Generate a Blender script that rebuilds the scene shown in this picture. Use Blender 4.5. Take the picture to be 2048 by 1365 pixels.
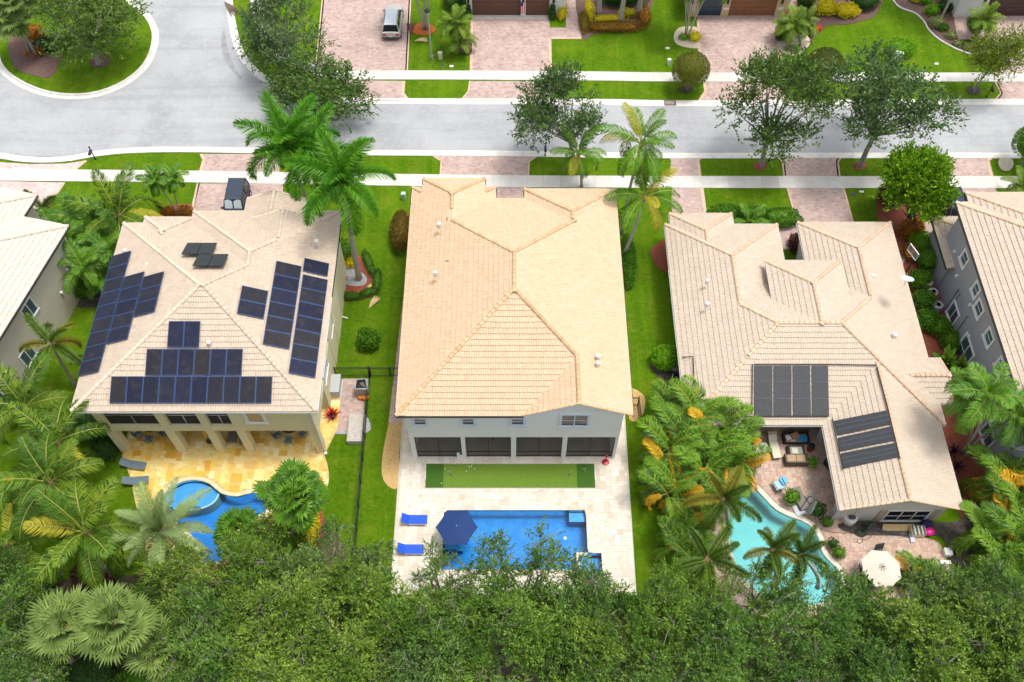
import bpy, math, random
import numpy as np
from mathutils import Vector, Matrix
for _o in list(bpy.data.objects): bpy.data.objects.remove(_o)
R = math.radians
SC = bpy.context.scene
COL = SC.collection
rng = random.Random(7)
# ---------------------------------------------------------------- camera, sky, sun, exposure
CAM_H, PITCH, FPX = 64.0, R(57.5), 1900.0
cd = bpy.data.cameras.new('camera')
cam = bpy.data.objects.new('camera', cd); COL.objects.link(cam)
cam.location = (0, 0, CAM_H); cam.rotation_euler = (R(90) - PITCH, 0, 0)
cd.sensor_width = 36.0; cd.lens = 36.0 * FPX / 2048.0; cd.clip_start = 1.0; cd.clip_end = 3000.0
SC.camera = cam
SUN_EL, SUN_AZ = R(75), R(78)          # azimuth measured from +Y (away from the camera) towards +X
W = bpy.data.worlds.new('World'); SC.world = W; W.use_nodes = True
wn = W.node_tree
bg = wn.nodes['Background']
sky = wn.nodes.new('ShaderNodeTexSky'); sky.sky_type = 'NISHITA'; sky.sun_disc = False
sky.sun_elevation = SUN_EL; sky.sun_rotation = SUN_AZ; sky.dust_density = 4.0; sky.air_density = 1.0; sky.ozone_density = 1.0
hs = wn.nodes.new('ShaderNodeHueSaturation'); hs.inputs['Saturation'].default_value = 0.35   # thin bright overcast: whiter than blue sky
wn.links.new(sky.outputs['Color'], hs.inputs['Color']); wn.links.new(hs.outputs['Color'], bg.inputs['Color'])
bg.inputs['Strength'].default_value = 0.15
sl = bpy.data.lights.new('sun', 'SUN'); sl.energy = 1.3; sl.angle = R(12); sl.color = (1.0, 0.95, 0.87)
sun = bpy.data.objects.new('sun', sl); COL.objects.link(sun)
sun.rotation_euler = (R(90) - SUN_EL, 0, math.pi - SUN_AZ); sun.location = (30, 40, 90)
vs = SC.view_settings
vs.view_transform = 'Standard'; vs.look = 'None'; vs.gamma = 1.0; vs.use_curve_mapping = False; vs.exposure = 0.70
cy = SC.cycles
cy.max_bounces = 5; cy.diffuse_bounces = 3; cy.glossy_bounces = 2; cy.transmission_bounces = 2; cy.transparent_max_bounces = 8
cy.use_adaptive_sampling = True; cy.adaptive_threshold = 0.02; cy.use_denoising = True; cy.caustics_reflective = False; cy.caustics_refractive = False
# ---------------------------------------------------------------- photograph pixel -> point at a known height / plane
_s, _c = math.sin(PITCH), math.cos(PITCH)
def _ray(x, y):
    u = (x - 1024) / FPX; v = (682.5 - y) / FPX
    return u, _c + v * _s, -_s + v * _c
def G(x, y, h=0.0):
    u, dy, dz = _ray(x, y); t = (h - CAM_H) / dz
    return Vector((u * t, dy * t, h))
def VY(x, y, Y):
    u, dy, dz = _ray(x, y); t = Y / dy
    return Vector((u * t, Y, CAM_H + dz * t))
def VX(x, y, X):
    u, dy, dz = _ray(x, y); t = X / u
    return Vector((X, dy * t, CAM_H + dz * t))
def GP(pts, h=0.0): return [G(x, y, h).to_2d() for x, y in pts]
# ---------------------------------------------------------------- objects
def setp(o, label=None, cat=None, group=None, kind=None):
    if label: o['label'] = label
    if cat: o['category'] = cat
    if group: o['group'] = group
    if kind: o['kind'] = kind
    return o
def T(name, label, cat, loc=(0, 0, 0), rz=0.0, group=None):
    o = bpy.data.objects.new(name, None); COL.objects.link(o); o.empty_display_size = .3
    o.location = loc; o.rotation_euler = (0, 0, rz)
    return setp(o, label, cat, group)
def S(name):                                  # structure root
    o = bpy.data.objects.new(name, None); COL.objects.link(o); o['kind'] = 'structure'; return o
def link(name, me, parent=None, world=False):
    o = bpy.data.objects.new(name, me); COL.objects.link(o)
    if parent is not None:
        o.parent = parent
        if world: o.location = -_wl(parent)
    return o
def _wl(p):
    v = Vector(p.location)
    while p.parent is not None: p = p.parent; v = v + Vector(p.location)
    return v
class MB:
    def __init__(s): s.v = []; s.f = []
    def add(s, vs, fs):
        n = len(s.v); s.v += [tuple(v) for v in vs]; s.f += [tuple(i + n for i in f) for f in fs]; return s
    def box(s, x0, y0, z0, x1, y1, z1):
        return s.add([(x0,y0,z0),(x1,y0,z0),(x1,y1,z0),(x0,y1,z0),(x0,y0,z1),(x1,y0,z1),(x1,y1,z1),(x0,y1,z1)],
                     [(0,3,2,1),(4,5,6,7),(0,1,5,4),(1,2,6,5),(2,3,7,6),(3,0,4,7)])
    def obox(s, M, dx, dy, dz):               # box in frame M centred in x,y; z from 0 to dz
        vs = [M @ Vector(p) for p in ((-dx,-dy,0),(dx,-dy,0),(dx,dy,0),(-dx,dy,0),(-dx,-dy,dz),(dx,-dy,dz),(dx,dy,dz),(-dx,dy,dz))]
        return s.add(vs, [(0,3,2,1),(4,5,6,7),(0,1,5,4),(1,2,6,5),(2,3,7,6),(3,0,4,7)])
    def prism(s, poly, z0, z1, bottom=False):
        n = len(poly); a = sum(poly[i][0]*poly[(i+1)%n][1]-poly[(i+1)%n][0]*poly[i][1] for i in range(n))
        if a < 0: poly = poly[::-1]
        vs = [(p[0],p[1],z0) for p in poly] + [(p[0],p[1],z1) for p in poly]
        fs = [tuple(range(n, 2*n))] + [(i,(i+1)%n,n+(i+1)%n,n+i) for i in range(n)]
        if bottom: fs.append(tuple(range(n-1,-1,-1)))
        return s.add(vs, fs)
    def tube(s, path, rad, n=6, cap=True):
        path = [Vector(p) for p in path]
        if not isinstance(rad, (list, tuple)): rad = [rad]*len(path)
        vs = []; fs = []; a = None
        for i, p in enumerate(path):
            d = (path[min(i+1,len(path)-1)] - path[max(i-1,0)]).normalized()
            if a is None:
                a = d.orthogonal().normalized()
            else:
                a = (a - d*a.dot(d))
                a = a.normalized() if a.length > 1e-5 else d.orthogonal().normalized()
            b = d.cross(a)
            for k in range(n):
                t = 2*math.pi*k/n; vs.append(p + (a*math.cos(t)+b*math.sin(t))*rad[i])
        for i in range(len(path)-1):
            for k in range(n):
                k2 = (k+1)%n; fs.append((i*n+k, i*n+k2, (i+1)*n+k2, (i+1)*n+k))
        if cap: fs.append(tuple(range(n-1,-1,-1))); fs.append(tuple(range((len(path)-1)*n, len(path)*n)))
        return s.add(vs, fs)
    def lathe(s, prof, n=12, c=(0,0,0)):      # prof [(r,z)]
        vs = []; fs = []
        for r, z in prof:
            for k in range(n):
                t = 2*math.pi*k/n; vs.append((c[0]+r*math.cos(t), c[1]+r*math.sin(t), c[2]+z))
        for i in range(len(prof)-1):
            for k in range(n):
                k2=(k+1)%n; fs.append((i*n+k,i*n+k2,(i+1)*n+k2,(i+1)*n+k))
        fs.append(tuple(range(n-1,-1,-1))); fs.append(tuple(range((len(prof)-1)*n,len(prof)*n)))
        return s.add(vs, fs)
    def mesh(s, name, mat=None, smooth=False):
        me = bpy.data.meshes.new(name); me.from_pydata(s.v, [], s.f); me.update()
        if mat: me.materials.append(mat)
        if smooth: me.polygons.foreach_set('use_smooth', [True]*len(me.polygons))
        return me
    def build(s, name, mat, parent=None, world=False, smooth=False, bevel=0):
        o = link(name, s.mesh(name, mat, smooth), parent, world)
        if bevel:
            m = o.modifiers.new('bevel', 'BEVEL'); m.width = bevel; m.segments = 2; m.limit_method = 'ANGLE'
        return o
def npmesh(name, verts, nper, mat, extra=None):
    """verts: (N*nper,3) array, faces of nper consecutive vertices; extra=(verts,faces) appended"""
    verts = np.asarray(verts, dtype=np.float64).reshape(-1, 3); nf = len(verts)//nper
    ev, ef = extra if extra else ([], [])
    allv = np.vstack([verts, np.array(ev).reshape(-1,3)]) if len(ev) else verts
    me = bpy.data.meshes.new(name); me.vertices.add(len(allv)); me.vertices.foreach_set('co', allv.astype(np.float32).ravel())
    idx = list(range(len(verts))); starts = list(range(0, len(verts), nper)); 
    off = len(verts)
    for f in ef: starts.append(len(idx)); idx.extend(i+off for i in f)
    me.loops.add(len(idx)); me.loops.foreach_set('vertex_index', idx)
    me.polygons.add(len(starts)); me.polygons.foreach_set('loop_start', starts)
    me.update(calc_edges=True); me.validate()
    if mat: me.materials.append(mat)
    return me
# ---------------------------------------------------------------- materials
MATS = {}
def _new(name):
    m = bpy.data.materials.new(name); m.use_nodes = True; nt = m.node_tree
    b = nt.nodes['Principled BSDF']; return m, nt, b
def _noise(nt, scale, detail=6, rough=.6, coord='pos', vec=None):
    n = nt.nodes.new('ShaderNodeTexNoise'); n.inputs['Scale'].default_value = scale; n.inputs['Detail'].default_value = detail; n.inputs['Roughness'].default_value = rough
    if vec is None:
        if coord == 'pos': g = nt.nodes.new('ShaderNodeNewGeometry'); vec = g.outputs['Position']
        else: g = nt.nodes.new('ShaderNodeTexCoord'); vec = g.outputs['Object']
    nt.links.new(vec, n.inputs['Vector']); return n
def _mix(nt, a, b, fac, mode='MIX'):
    m = nt.nodes.new('ShaderNodeMix'); m.data_type = 'RGBA'; m.blend_type = mode
    for k, x in ((6, a), (7, b)):
        if isinstance(x, tuple): m.inputs[k].default_value = (*x, 1) if len(x) == 3 else x
        else: nt.links.new(x, m.inputs[k])
    if isinstance(fac, (int, float)): m.inputs[0].default_value = fac
    else: nt.links.new(fac, m.inputs[0])
    return m.outputs[2]
def _ramp(nt, fac, stops):
    r = nt.nodes.new('ShaderNodeValToRGB'); e = r.color_ramp.elements
    while len(e) < len(stops): e.new(.5)
    for i, (p, c) in enumerate(stops):
        e[i].position = p; e[i].color = (*c, 1) if isinstance(c, tuple) else (c, c, c, 1)
    nt.links.new(fac, r.inputs[0]); return r.outputs[0]
def _rand(nt, isl=1.0):
    g = nt.nodes.new('ShaderNodeNewGeometry'); o = nt.nodes.new('ShaderNodeObjectInfo')
    a = nt.nodes.new('ShaderNodeMath'); a.operation = 'MULTIPLY_ADD'; a.inputs[1].default_value = isl; nt.links.new(g.outputs['Random Per Island'], a.inputs[0]); nt.links.new(o.outputs['Random'], a.inputs[2])
    f = nt.nodes.new('ShaderNodeMath'); f.operation = 'FRACT'; nt.links.new(a.outputs[0], f.inputs[0]); return f.outputs[0]
def _bump(nt, b, h, strength, dist=.02):
    n = nt.nodes.new('ShaderNodeBump'); n.inputs['Strength'].default_value = strength; n.inputs['Distance'].default_value = dist
    nt.links.new(h, n.inputs['Height']); nt.links.new(n.outputs['Normal'], b.inputs['Normal'])
def mat(name, c1, c2=None, scale=2.0, rough=.8, metal=0.0, bump=0.0, bscale=30.0, pieces=None, stain=None, coord='pos', spec=None):
    """c1..c2 mixed by noise; pieces: list of colours picked per piece (island/object); stain=(colour, scale, amount)"""
    if name in MATS: return MATS[name]
    m, nt, b = _new(name)
    if pieces:
        n = len(pieces); col = _ramp(nt, _rand(nt), [(i/(n-1) if n > 1 else 0, p) for i, p in enumerate(pieces)])
        if c2: col = _mix(nt, col, _mix(nt, col, c2, 1.0, 'MULTIPLY'), _ramp(nt, _noise(nt, scale, coord=coord).outputs[0], [(.35, 0.0), (.7, 1.0)]))
    elif c2:
        col = _mix(nt, c1, c2, _ramp(nt, _noise(nt, scale, coord=coord).outputs[0], [(.35, 0.0), (.65, 1.0)]))
    else: col = None
    if stain:
        if col is None: col = c1
        col = _mix(nt, col, stain[0], _ramp(nt, _noise(nt, stain[1], 8, .7, coord).outputs[0], [(.5, 0.0), (.75, stain[2])]))
    if col is None: b.inputs['Base Color'].default_value = (*c1, 1)
    else: nt.links.new(col, b.inputs['Base Color'])
    b.inputs['Roughness'].default_value = rough; b.inputs['Metallic'].default_value = metal
    if spec is not None: b.inputs['Specular IOR Level'].default_value = spec
    if bump: _bump(nt, b, _noise(nt, bscale, 4, .6, coord).outputs[0], bump)
    MATS[name] = m; return m
LEAFGAIN = 1.45
def leafmat(name, cols, trans=.25, rough=.6, patch=None, isl=1.0, tint=False, spec=.22):
    if name in MATS: return MATS[name]
    m, nt, b = _new(name); n = len(cols); cols = [(min(.8,c[0]*LEAFGAIN*1.12), min(.8,c[1]*LEAFGAIN), c[2]*LEAFGAIN*.8) for c in cols]
    col = _ramp(nt, _rand(nt, isl), [(i/(n-1), c) for i, c in enumerate(cols)])
    if tint:
        oi = nt.nodes.new('ShaderNodeObjectInfo'); col = _mix(nt, col, _ramp(nt, oi.outputs['Random'], [(0, (.98,.95,1.5)), (.3, (.78,.88,1.0)), (.6, (1.0,1.05,.85)), (1, (1.22,1.13,1.0))]), 1.0, 'MULTIPLY')
    if patch: col = _mix(nt, col, _mix(nt, col, patch[0], 1.0, 'MULTIPLY'), _ramp(nt, _noise(nt, patch[1], 3).outputs[0], [(.4, 0.0), (.62, 1.0)]))
    if patch: col = _mix(nt, col, _mix(nt, col, (1.55,1.5,1.25), 1.0, 'MULTIPLY'), _ramp(nt, _noise(nt, patch[1]*3.6, 3, .6).outputs[0], [(.47, 0.0), (.64, 1.0)]))
    nt.links.new(col, b.inputs['Base Color']); b.inputs['Roughness'].default_value = rough; b.inputs['Specular IOR Level'].default_value = spec
    t = nt.nodes.new('ShaderNodeBsdfTranslucent'); nt.links.new(col, t.inputs['Color'])
    mx = nt.nodes.new('ShaderNodeMixShader'); mx.inputs[0].default_value = trans
    nt.links.new(b.outputs[0], mx.inputs[1]); nt.links.new(t.outputs[0], mx.inputs[2]); nt.links.new(mx.outputs[0], nt.nodes['Material Output'].inputs['Surface'])
    MATS[name] = m; return m
def glassmat(name, col=(.02,.03,.04), rough=.08):
    return mat(name, col, None, rough=rough, spec=.6)
def screenmat(name, col, fac):
    if name in MATS: return MATS[name]
    m, nt, b = _new(name); b.inputs['Base Color'].default_value = (*col, 1); b.inputs['Roughness'].default_value = .7
    t = nt.nodes.new('ShaderNodeBsdfTransparent'); mx = nt.nodes.new('ShaderNodeMixShader'); mx.inputs[0].default_value = fac
    nt.links.new(t.outputs[0], mx.inputs[1]); nt.links.new(b.outputs[0], mx.inputs[2]); nt.links.new(mx.outputs[0], nt.nodes['Material Output'].inputs['Surface'])
    MATS[name] = m; return m
def watermat(name, absorb, dens):
    m, nt, b = _new(name); nt.nodes.remove(b); out = nt.nodes['Material Output']
    t = nt.nodes.new('ShaderNodeBsdfTransparent'); g = nt.nodes.new('ShaderNodeBsdfGlossy'); g.inputs['Roughness'].default_value = .06
    f = nt.nodes.new('ShaderNodeFresnel'); f.inputs['IOR'].default_value = 1.33
    n1 = _noise(nt, 3.0, 3, .55); bp = nt.nodes.new('ShaderNodeBump'); bp.inputs['Strength'].default_value = .25; bp.inputs['Distance'].default_value = .05
    nt.links.new(n1.outputs[0], bp.inputs['Height']); nt.links.new(bp.outputs[0], g.inputs['Normal']); nt.links.new(bp.outputs[0], f.inputs['Normal'])
    mx = nt.nodes.new('ShaderNodeMixShader'); nt.links.new(f.outputs[0], mx.inputs[0]); nt.links.new(t.outputs[0], mx.inputs[1]); nt.links.new(g.outputs[0], mx.inputs[2])
    nt.links.new(mx.outputs[0], out.inputs['Surface'])
    va = nt.nodes.new('ShaderNodeVolumeAbsorption'); va.inputs['Color'].default_value = (*absorb, 1); va.inputs['Density'].default_value = dens
    nt.links.new(va.outputs[0], out.inputs['Volume']); MATS[name] = m; return m
def paver_mat(name, cols, bw, bh, joint):
    m, nt, b = _new(name)
    g = nt.nodes.new('ShaderNodeNewGeometry'); t = nt.nodes.new('ShaderNodeTexBrick'); nt.links.new(g.outputs['Position'], t.inputs['Vector'])
    t.inputs['Scale'].default_value = 1.0; t.inputs['Brick Width'].default_value = bw; t.inputs['Row Height'].default_value = bh; t.inputs['Mortar Size'].default_value = .008; t.inputs['Mortar Smooth'].default_value = .3
    t.inputs['Color1'].default_value = (0,0,0,1); t.inputs['Color2'].default_value = (1,1,1,1); t.inputs['Mortar'].default_value = (.5,.5,.5,1)
    n = len(cols); col = _ramp(nt, t.outputs['Color'], [(i/(n-1), c) for i, c in enumerate(cols)])
    col = _mix(nt, col, _mix(nt, col, (.78,.74,.76), 1.0, 'MULTIPLY'), _ramp(nt, _noise(nt, .55, 8, .72).outputs[0], [(.38, 0.0), (.68, 1.0)]))
    col = _mix(nt, col, _mix(nt, col, (1.12,1.06,.98), 1.0, 'MULTIPLY'), _ramp(nt, _noise(nt, 3.0, 6, .7).outputs[0], [(.42, 0.0), (.62, 1.0)]))
    col = _mix(nt, col, joint, t.outputs['Fac'])
    nt.links.new(col, b.inputs['Base Color']); b.inputs['Roughness'].default_value = .85
    inv = nt.nodes.new('ShaderNodeMath'); inv.operation = 'SUBTRACT'; inv.inputs[0].default_value = 1; nt.links.new(t.outputs['Fac'], inv.inputs[1]); _bump(nt, b, inv.outputs[0], .4, .01)
    MATS[name] = m; return m
# grass: fine blades, mottled clumps, dry spots
def grass_mat():
    m, nt, b = _new('grass')
    c = _mix(nt, (.060,.145,.003), (.13,.255,.006), _ramp(nt, _noise(nt, 3.2, 9, .8).outputs[0], [(.38, 0.0), (.62, 1.0)]))
    c = _mix(nt, c, (.155,.275,.007), _ramp(nt, _noise(nt, .35, 6, .65).outputs[0], [(.42, 0.0), (.68, .75)]))
    c = _mix(nt, c, (.25,.265,.026), _ramp(nt, _noise(nt, .75, 9, .75).outputs[0], [(.51, 0.0), (.68, .65)]))
    c = _mix(nt, c, (.030,.085,.003), _ramp(nt, _noise(nt, 7.0, 6, .8).outputs[0], [(.52, 0.0), (.72, .8)]))
    g = nt.nodes.new('ShaderNodeNewGeometry'); mp = nt.nodes.new('ShaderNodeMapping'); mp.inputs['Scale'].default_value = (1.7,.06,1); nt.links.new(g.outputs['Position'], mp.inputs['Vector'])
    c = _mix(nt, c, _mix(nt, c, (.80,.86,.80), 1.0, 'MULTIPLY'), _ramp(nt, _noise(nt, 1.0, 2, .5, vec=mp.outputs[0]).outputs[0], [(.45, 0.0), (.55, .7)]))
    nt.links.new(c, b.inputs['Base Color']); b.inputs['Roughness'].default_value = .95; b.inputs['Specular IOR Level'].default_value = .1
    _bump(nt, b, _noise(nt, 14.0, 6, .85).outputs[0], 1.0, .12); MATS['grass'] = m; return m
M_GRASS = grass_mat()
def asphalt_mat():
    m, nt, b = _new('asphalt')
    c = _mix(nt, (.31,.32,.335), (.385,.395,.405), _ramp(nt, _noise(nt, .22, 6, .62).outputs[0], [(.35, 0.0), (.62, 1.0)]))
    c = _mix(nt, c, (.24,.25,.27), _ramp(nt, _noise(nt, .13, 7, .65).outputs[0], [(.55, 0.0), (.72, .75)]))
    c = _mix(nt, c, (.50,.50,.50), _ramp(nt, _noise(nt, 14.0, 6, .8).outputs[0], [(.52, 0.0), (.8, .8)]))
    c = _mix(nt, c, (.17,.17,.18), _ramp(nt, _noise(nt, 22.0, 3, .8).outputs[0], [(.58, 0.0), (.8, .6)]))
    mp = nt.nodes.new('ShaderNodeMapping'); mp.inputs['Scale'].default_value = (.05,.9,1); g2 = nt.nodes.new('ShaderNodeNewGeometry'); nt.links.new(g2.outputs['Position'], mp.inputs['Vector'])
    c = _mix(nt, c, (.27,.28,.295), _ramp(nt, _noise(nt, 1.0, 5, .6, vec=mp.outputs[0]).outputs[0], [(.5, 0.0), (.68, .55)]))
    c = _mix(nt, c, (.47,.47,.47), _ramp(nt, _noise(nt, 2.2, 8, .8).outputs[0], [(.5, 0.0), (.7, .6)]))
    c = _mix(nt, c, (.20,.20,.205), _ramp(nt, _noise(nt, 4.5, 7, .8).outputs[0], [(.57, 0.0), (.72, .5)]))
    v = nt.nodes.new('ShaderNodeTexVoronoi'); v.feature = 'DISTANCE_TO_EDGE'; v.inputs['Scale'].default_value = .16
    g = nt.nodes.new('ShaderNodeNewGeometry'); nz = _noise(nt, .8, 5, .7); av = nt.nodes.new('ShaderNodeVectorMath'); av.operation = 'MULTIPLY_ADD'
    nt.links.new(nz.outputs[1], av.inputs[0]); av.inputs[1].default_value = (1.6,1.6,0); nt.links.new(g.outputs['Position'], av.inputs[2]); nt.links.new(av.outputs[0], v.inputs['Vector'])
    c = _mix(nt, c, (.23,.24,.26), _ramp(nt, v.outputs[0], [(.0, .22), (.008, 0.0)]))
    nt.links.new(c, b.inputs['Base Color']); b.inputs['Roughness'].default_value = .85; _bump(nt, b, _noise(nt, 60.0, 3, .7).outputs[0], .5, .01)
    MATS['asphalt'] = m; return m
M_ASPH = asphalt_mat()
M_CONC = mat('concrete', (.70,.68,.63), (.60,.58,.53), 1.5, .85, bump=.2, bscale=50, stain=((.36,.34,.30), 1.2, .35))
M_SLAB = mat('sidewalk_concrete', None, (.90,.89,.87), .9, .85, pieces=[(.56,.54,.50),(.66,.64,.60),(.60,.58,.54),(.68,.65,.61)], bump=.2, bscale=60, stain=((.42,.40,.37), .8, .4))
M_DRIVE = paver_mat('driveway_pavers', [(.38,.265,.235),(.50,.375,.335),(.45,.345,.325),(.55,.44,.39)], .30, .20, (.33,.27,.25))
M_DRIVE2 = paver_mat('pale_driveway_pavers', [(.50,.38,.35),(.62,.50,.47),(.54,.46,.45),(.66,.57,.53)], .30, .20, (.42,.36,.34))
M_BORDER = mat('paver_border', (.58,.38,.27), (.64,.47,.36), 3, .85)
M_MULCH = mat('brown_mulch', (.10,.055,.045), (.17,.10,.085), 8, .95, bump=1, bscale=20, stain=((.26,.17,.14), 14, .6))
M_REDMULCH = mat('red_mulch', (.22,.05,.028), (.34,.10,.055), 8, .95, bump=1, bscale=20, stain=((.12,.03,.02), 12, .7))
M_ORMULCH = mat('orange_mulch', (.42,.08,.018), (.52,.15,.03), 7, .95, bump=1, bscale=22, stain=((.28,.07,.03), 12, .6))
M_DIRT = mat('dark_soil', (.05,.04,.034), (.10,.085,.07), 3, .95, bump=1, bscale=16, stain=((.17,.15,.12), 6, .5))
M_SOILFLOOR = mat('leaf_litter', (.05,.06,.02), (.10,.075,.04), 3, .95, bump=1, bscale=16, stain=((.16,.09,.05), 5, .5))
M_GRAVEL = mat('golden_gravel', (.46,.28,.09), (.62,.44,.20), 9, .9, bump=1, bscale=24, stain=((.28,.18,.08), 18, .8))
M_PEBBLE = mat('beige_pebbles', (.50,.40,.29), (.70,.62,.50), 8, .9, bump=1, bscale=20, stain=((.30,.22,.16), 15, .8))
M_GREYPEB = mat('grey_pebbles', (.26,.27,.29), (.48,.49,.50), 9, .9, bump=1, bscale=24, stain=((.12,.12,.13), 15, .8))
M_WHITE = mat('white_paint', (.78,.78,.77), (.70,.70,.69), 2, .55)
M_BLACK = mat('black_metal', (.012,.013,.014), None, rough=.45)
M_DKGREY = mat('dark_grey_plastic', (.05,.05,.055), (.08,.08,.085), 6, .6)
M_ALU = mat('aluminium', (.55,.56,.58), (.48,.49,.50), 5, .4, .6)
M_TRUNK = mat('grey_bark', (.21,.19,.165), (.34,.32,.29), 5, .9, bump=.7, bscale=18, stain=((.12,.10,.08), 4, .6))
M_PTRUNK = mat('palm_bark', (.36,.33,.29), (.46,.43,.39), 3, .9, bump=.5, bscale=14, stain=((.22,.18,.14), 3, .5))
M_BPTRUNK = mat('brown_palm_bark', (.22,.15,.10), (.34,.26,.18), 6, .9, bump=.7, bscale=16)
M_WOOD = mat('brown_wood', (.16,.075,.045), (.22,.11,.07), 3, .6)
# ================================================================ ground, road, pavements, pools
import bmesh
def inside(p, poly):
    x, y = p[0], p[1]; r = False; n = len(poly); j = n - 1
    for i in range(n):
        xi, yi = poly[i][0], poly[i][1]; xj, yj = poly[j][0], poly[j][1]
        if (yi > y) != (yj > y) and x < (xj-xi)*(y-yi)/(yj-yi)+xi: r = not r
        j = i
    return r
def smooth(pts, k=6, closed=True):
    pts = [Vector((p[0], p[1])) for p in pts]; n = len(pts); out = []
    for i in range(n if closed else n-1):
        g = (lambda j: pts[j % n]) if closed else (lambda j: pts[min(max(j,0),n-1)])
        p0,p1,p2,p3 = g(i-1),g(i),g(i+1),g(i+2)
        for t in [q/k for q in range(k)]:
            out.append(.5*((2*p1)+(p2-p0)*t+(2*p0-5*p1+4*p2-p3)*t*t+(3*p1-p0-3*p2+p3)*t**3))
    if not closed: out.append(pts[-1])
    return out
def offset_poly(poly, d):                    # grow (d>0) a closed polygon
    n = len(poly); a = sum(poly[i][0]*poly[(i+1)%n][1]-poly[(i+1)%n][0]*poly[i][1] for i in range(n)); sg = 1 if a > 0 else -1
    out = []
    for i in range(n):
        t = (Vector(poly[(i+1)%n]) - Vector(poly[i-1])).normalized(); out.append(Vector(poly[i]) + Vector((t.y, -t.x))*d*sg)
    return out
def sheet(name, outer, holes, z, m, parent=None, skirt=0):
    bm = bmesh.new()
    for lp in [outer] + holes:
        vs = [bm.verts.new((p[0], p[1], z)) for p in lp]
        for i in range(len(vs)): bm.edges.new((vs[i], vs[(i+1) % len(vs)]))
    bmesh.ops.triangle_fill(bm, use_beauty=True, use_dissolve=False, edges=bm.edges[:], normal=(0,0,1))
    for f in bm.faces:
        if f.normal.z < 0: f.normal_flip()
    if skirt:
        be = [e for e in bm.edges if len(e.link_faces) == 1]
        r = bmesh.ops.extrude_edge_only(bm, edges=be)
        for v in [g for g in r['geom'] if isinstance(g, bmesh.types.BMVert)]: v.co.z -= skirt
    me = bpy.data.meshes.new(name); bm.to_mesh(me); bm.free(); me.materials.append(m)
    return link(name, me, parent)
def struct(o): o['kind'] = 'structure'; return o

# pools (world outlines)
POOLB = [(-4.9,21.95),(4.62,21.95),(4.62,21.2),(6.28,21.2),(6.28,23.2),(5.32,23.2),(5.32,26.4),(-4.9,26.4)]
POOLA = smooth(GP([(322,1002),(331,985),(350,970),(375,961),(400,961),(422,969),(437,983),(455,991),(478,993),(506,985),(532,992),(540,1010),(528,1028),(500,1040),(476,1060),(456,1085),(450,1115),(430,1128),(406,1120),(396,1090),(372,1060),(340,1034)]), 4)
POOLC = smooth(GP([(1505,974),(1530,998),(1552,1020),(1578,1033),(1604,1042),(1624,1055),(1637,1075),(1641,1096),(1651,1115),(1669,1132),(1681,1152),(1683,1172),(1670,1195),(1630,1210),(1575,1212),(1520,1190),(1474,1135),(1456,1065),(1462,1005),(1482,974)]), 4)
HOLES = [POOLA, POOLB, POOLC]
HOLES_OUT = [offset_poly(POOLA, .02), [(-4.92,21.93),(4.6,21.93),(4.6,21.18),(6.3,21.18),(6.3,23.22),(5.34,23.22),(5.34,26.42),(-4.92,26.42)], offset_poly(POOLC, .02)]
struct(sheet('ground', [(-1500,-700),(1500,-700),(1500,2500),(-1500,2500)], HOLES_OUT, 0.0, M_GRASS))

# ---- road
south = [G(x,y).to_2d() for x,y in ((-260,286),(-90,297),(0,306),(60,314),(130,313),(190,303),(260,296),(360,294),(500,296),(700,300),(1000,302),(1300,306),(1700,306),(2300,306))]
rs = south + [Vector((60,67.2))]
north = [G(x,y).to_2d() for x,y in ((2300,210),(2000,210),(1400,213),(1200,210),(900,209),(740,208),(690,206),(620,200),(560,182),(513,155),(482,122),(467,90),(458,50),(452,10),(446,-60))]
road_poly = rs + north + [Vector((-30,140)), Vector((-120,140)), Vector((-120,61))]
struct(sheet('road', road_poly, [], .012, M_ASPH))
def frac_mat(nm, c): return mat(nm, c, None, rough=.9)
M_PATCH = mat('asphalt_patch', (.23,.24,.255), (.33,.34,.35), 1.2, .9, bump=.4, bscale=50)
# dark worn patch at the kerb of the side road
struct(sheet('road_patch', smooth(GP([(448,60),(455,95),(466,128),(485,160),(470,150),(452,125),(442,90)]), 4), [], .018, M_PATCH))

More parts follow.
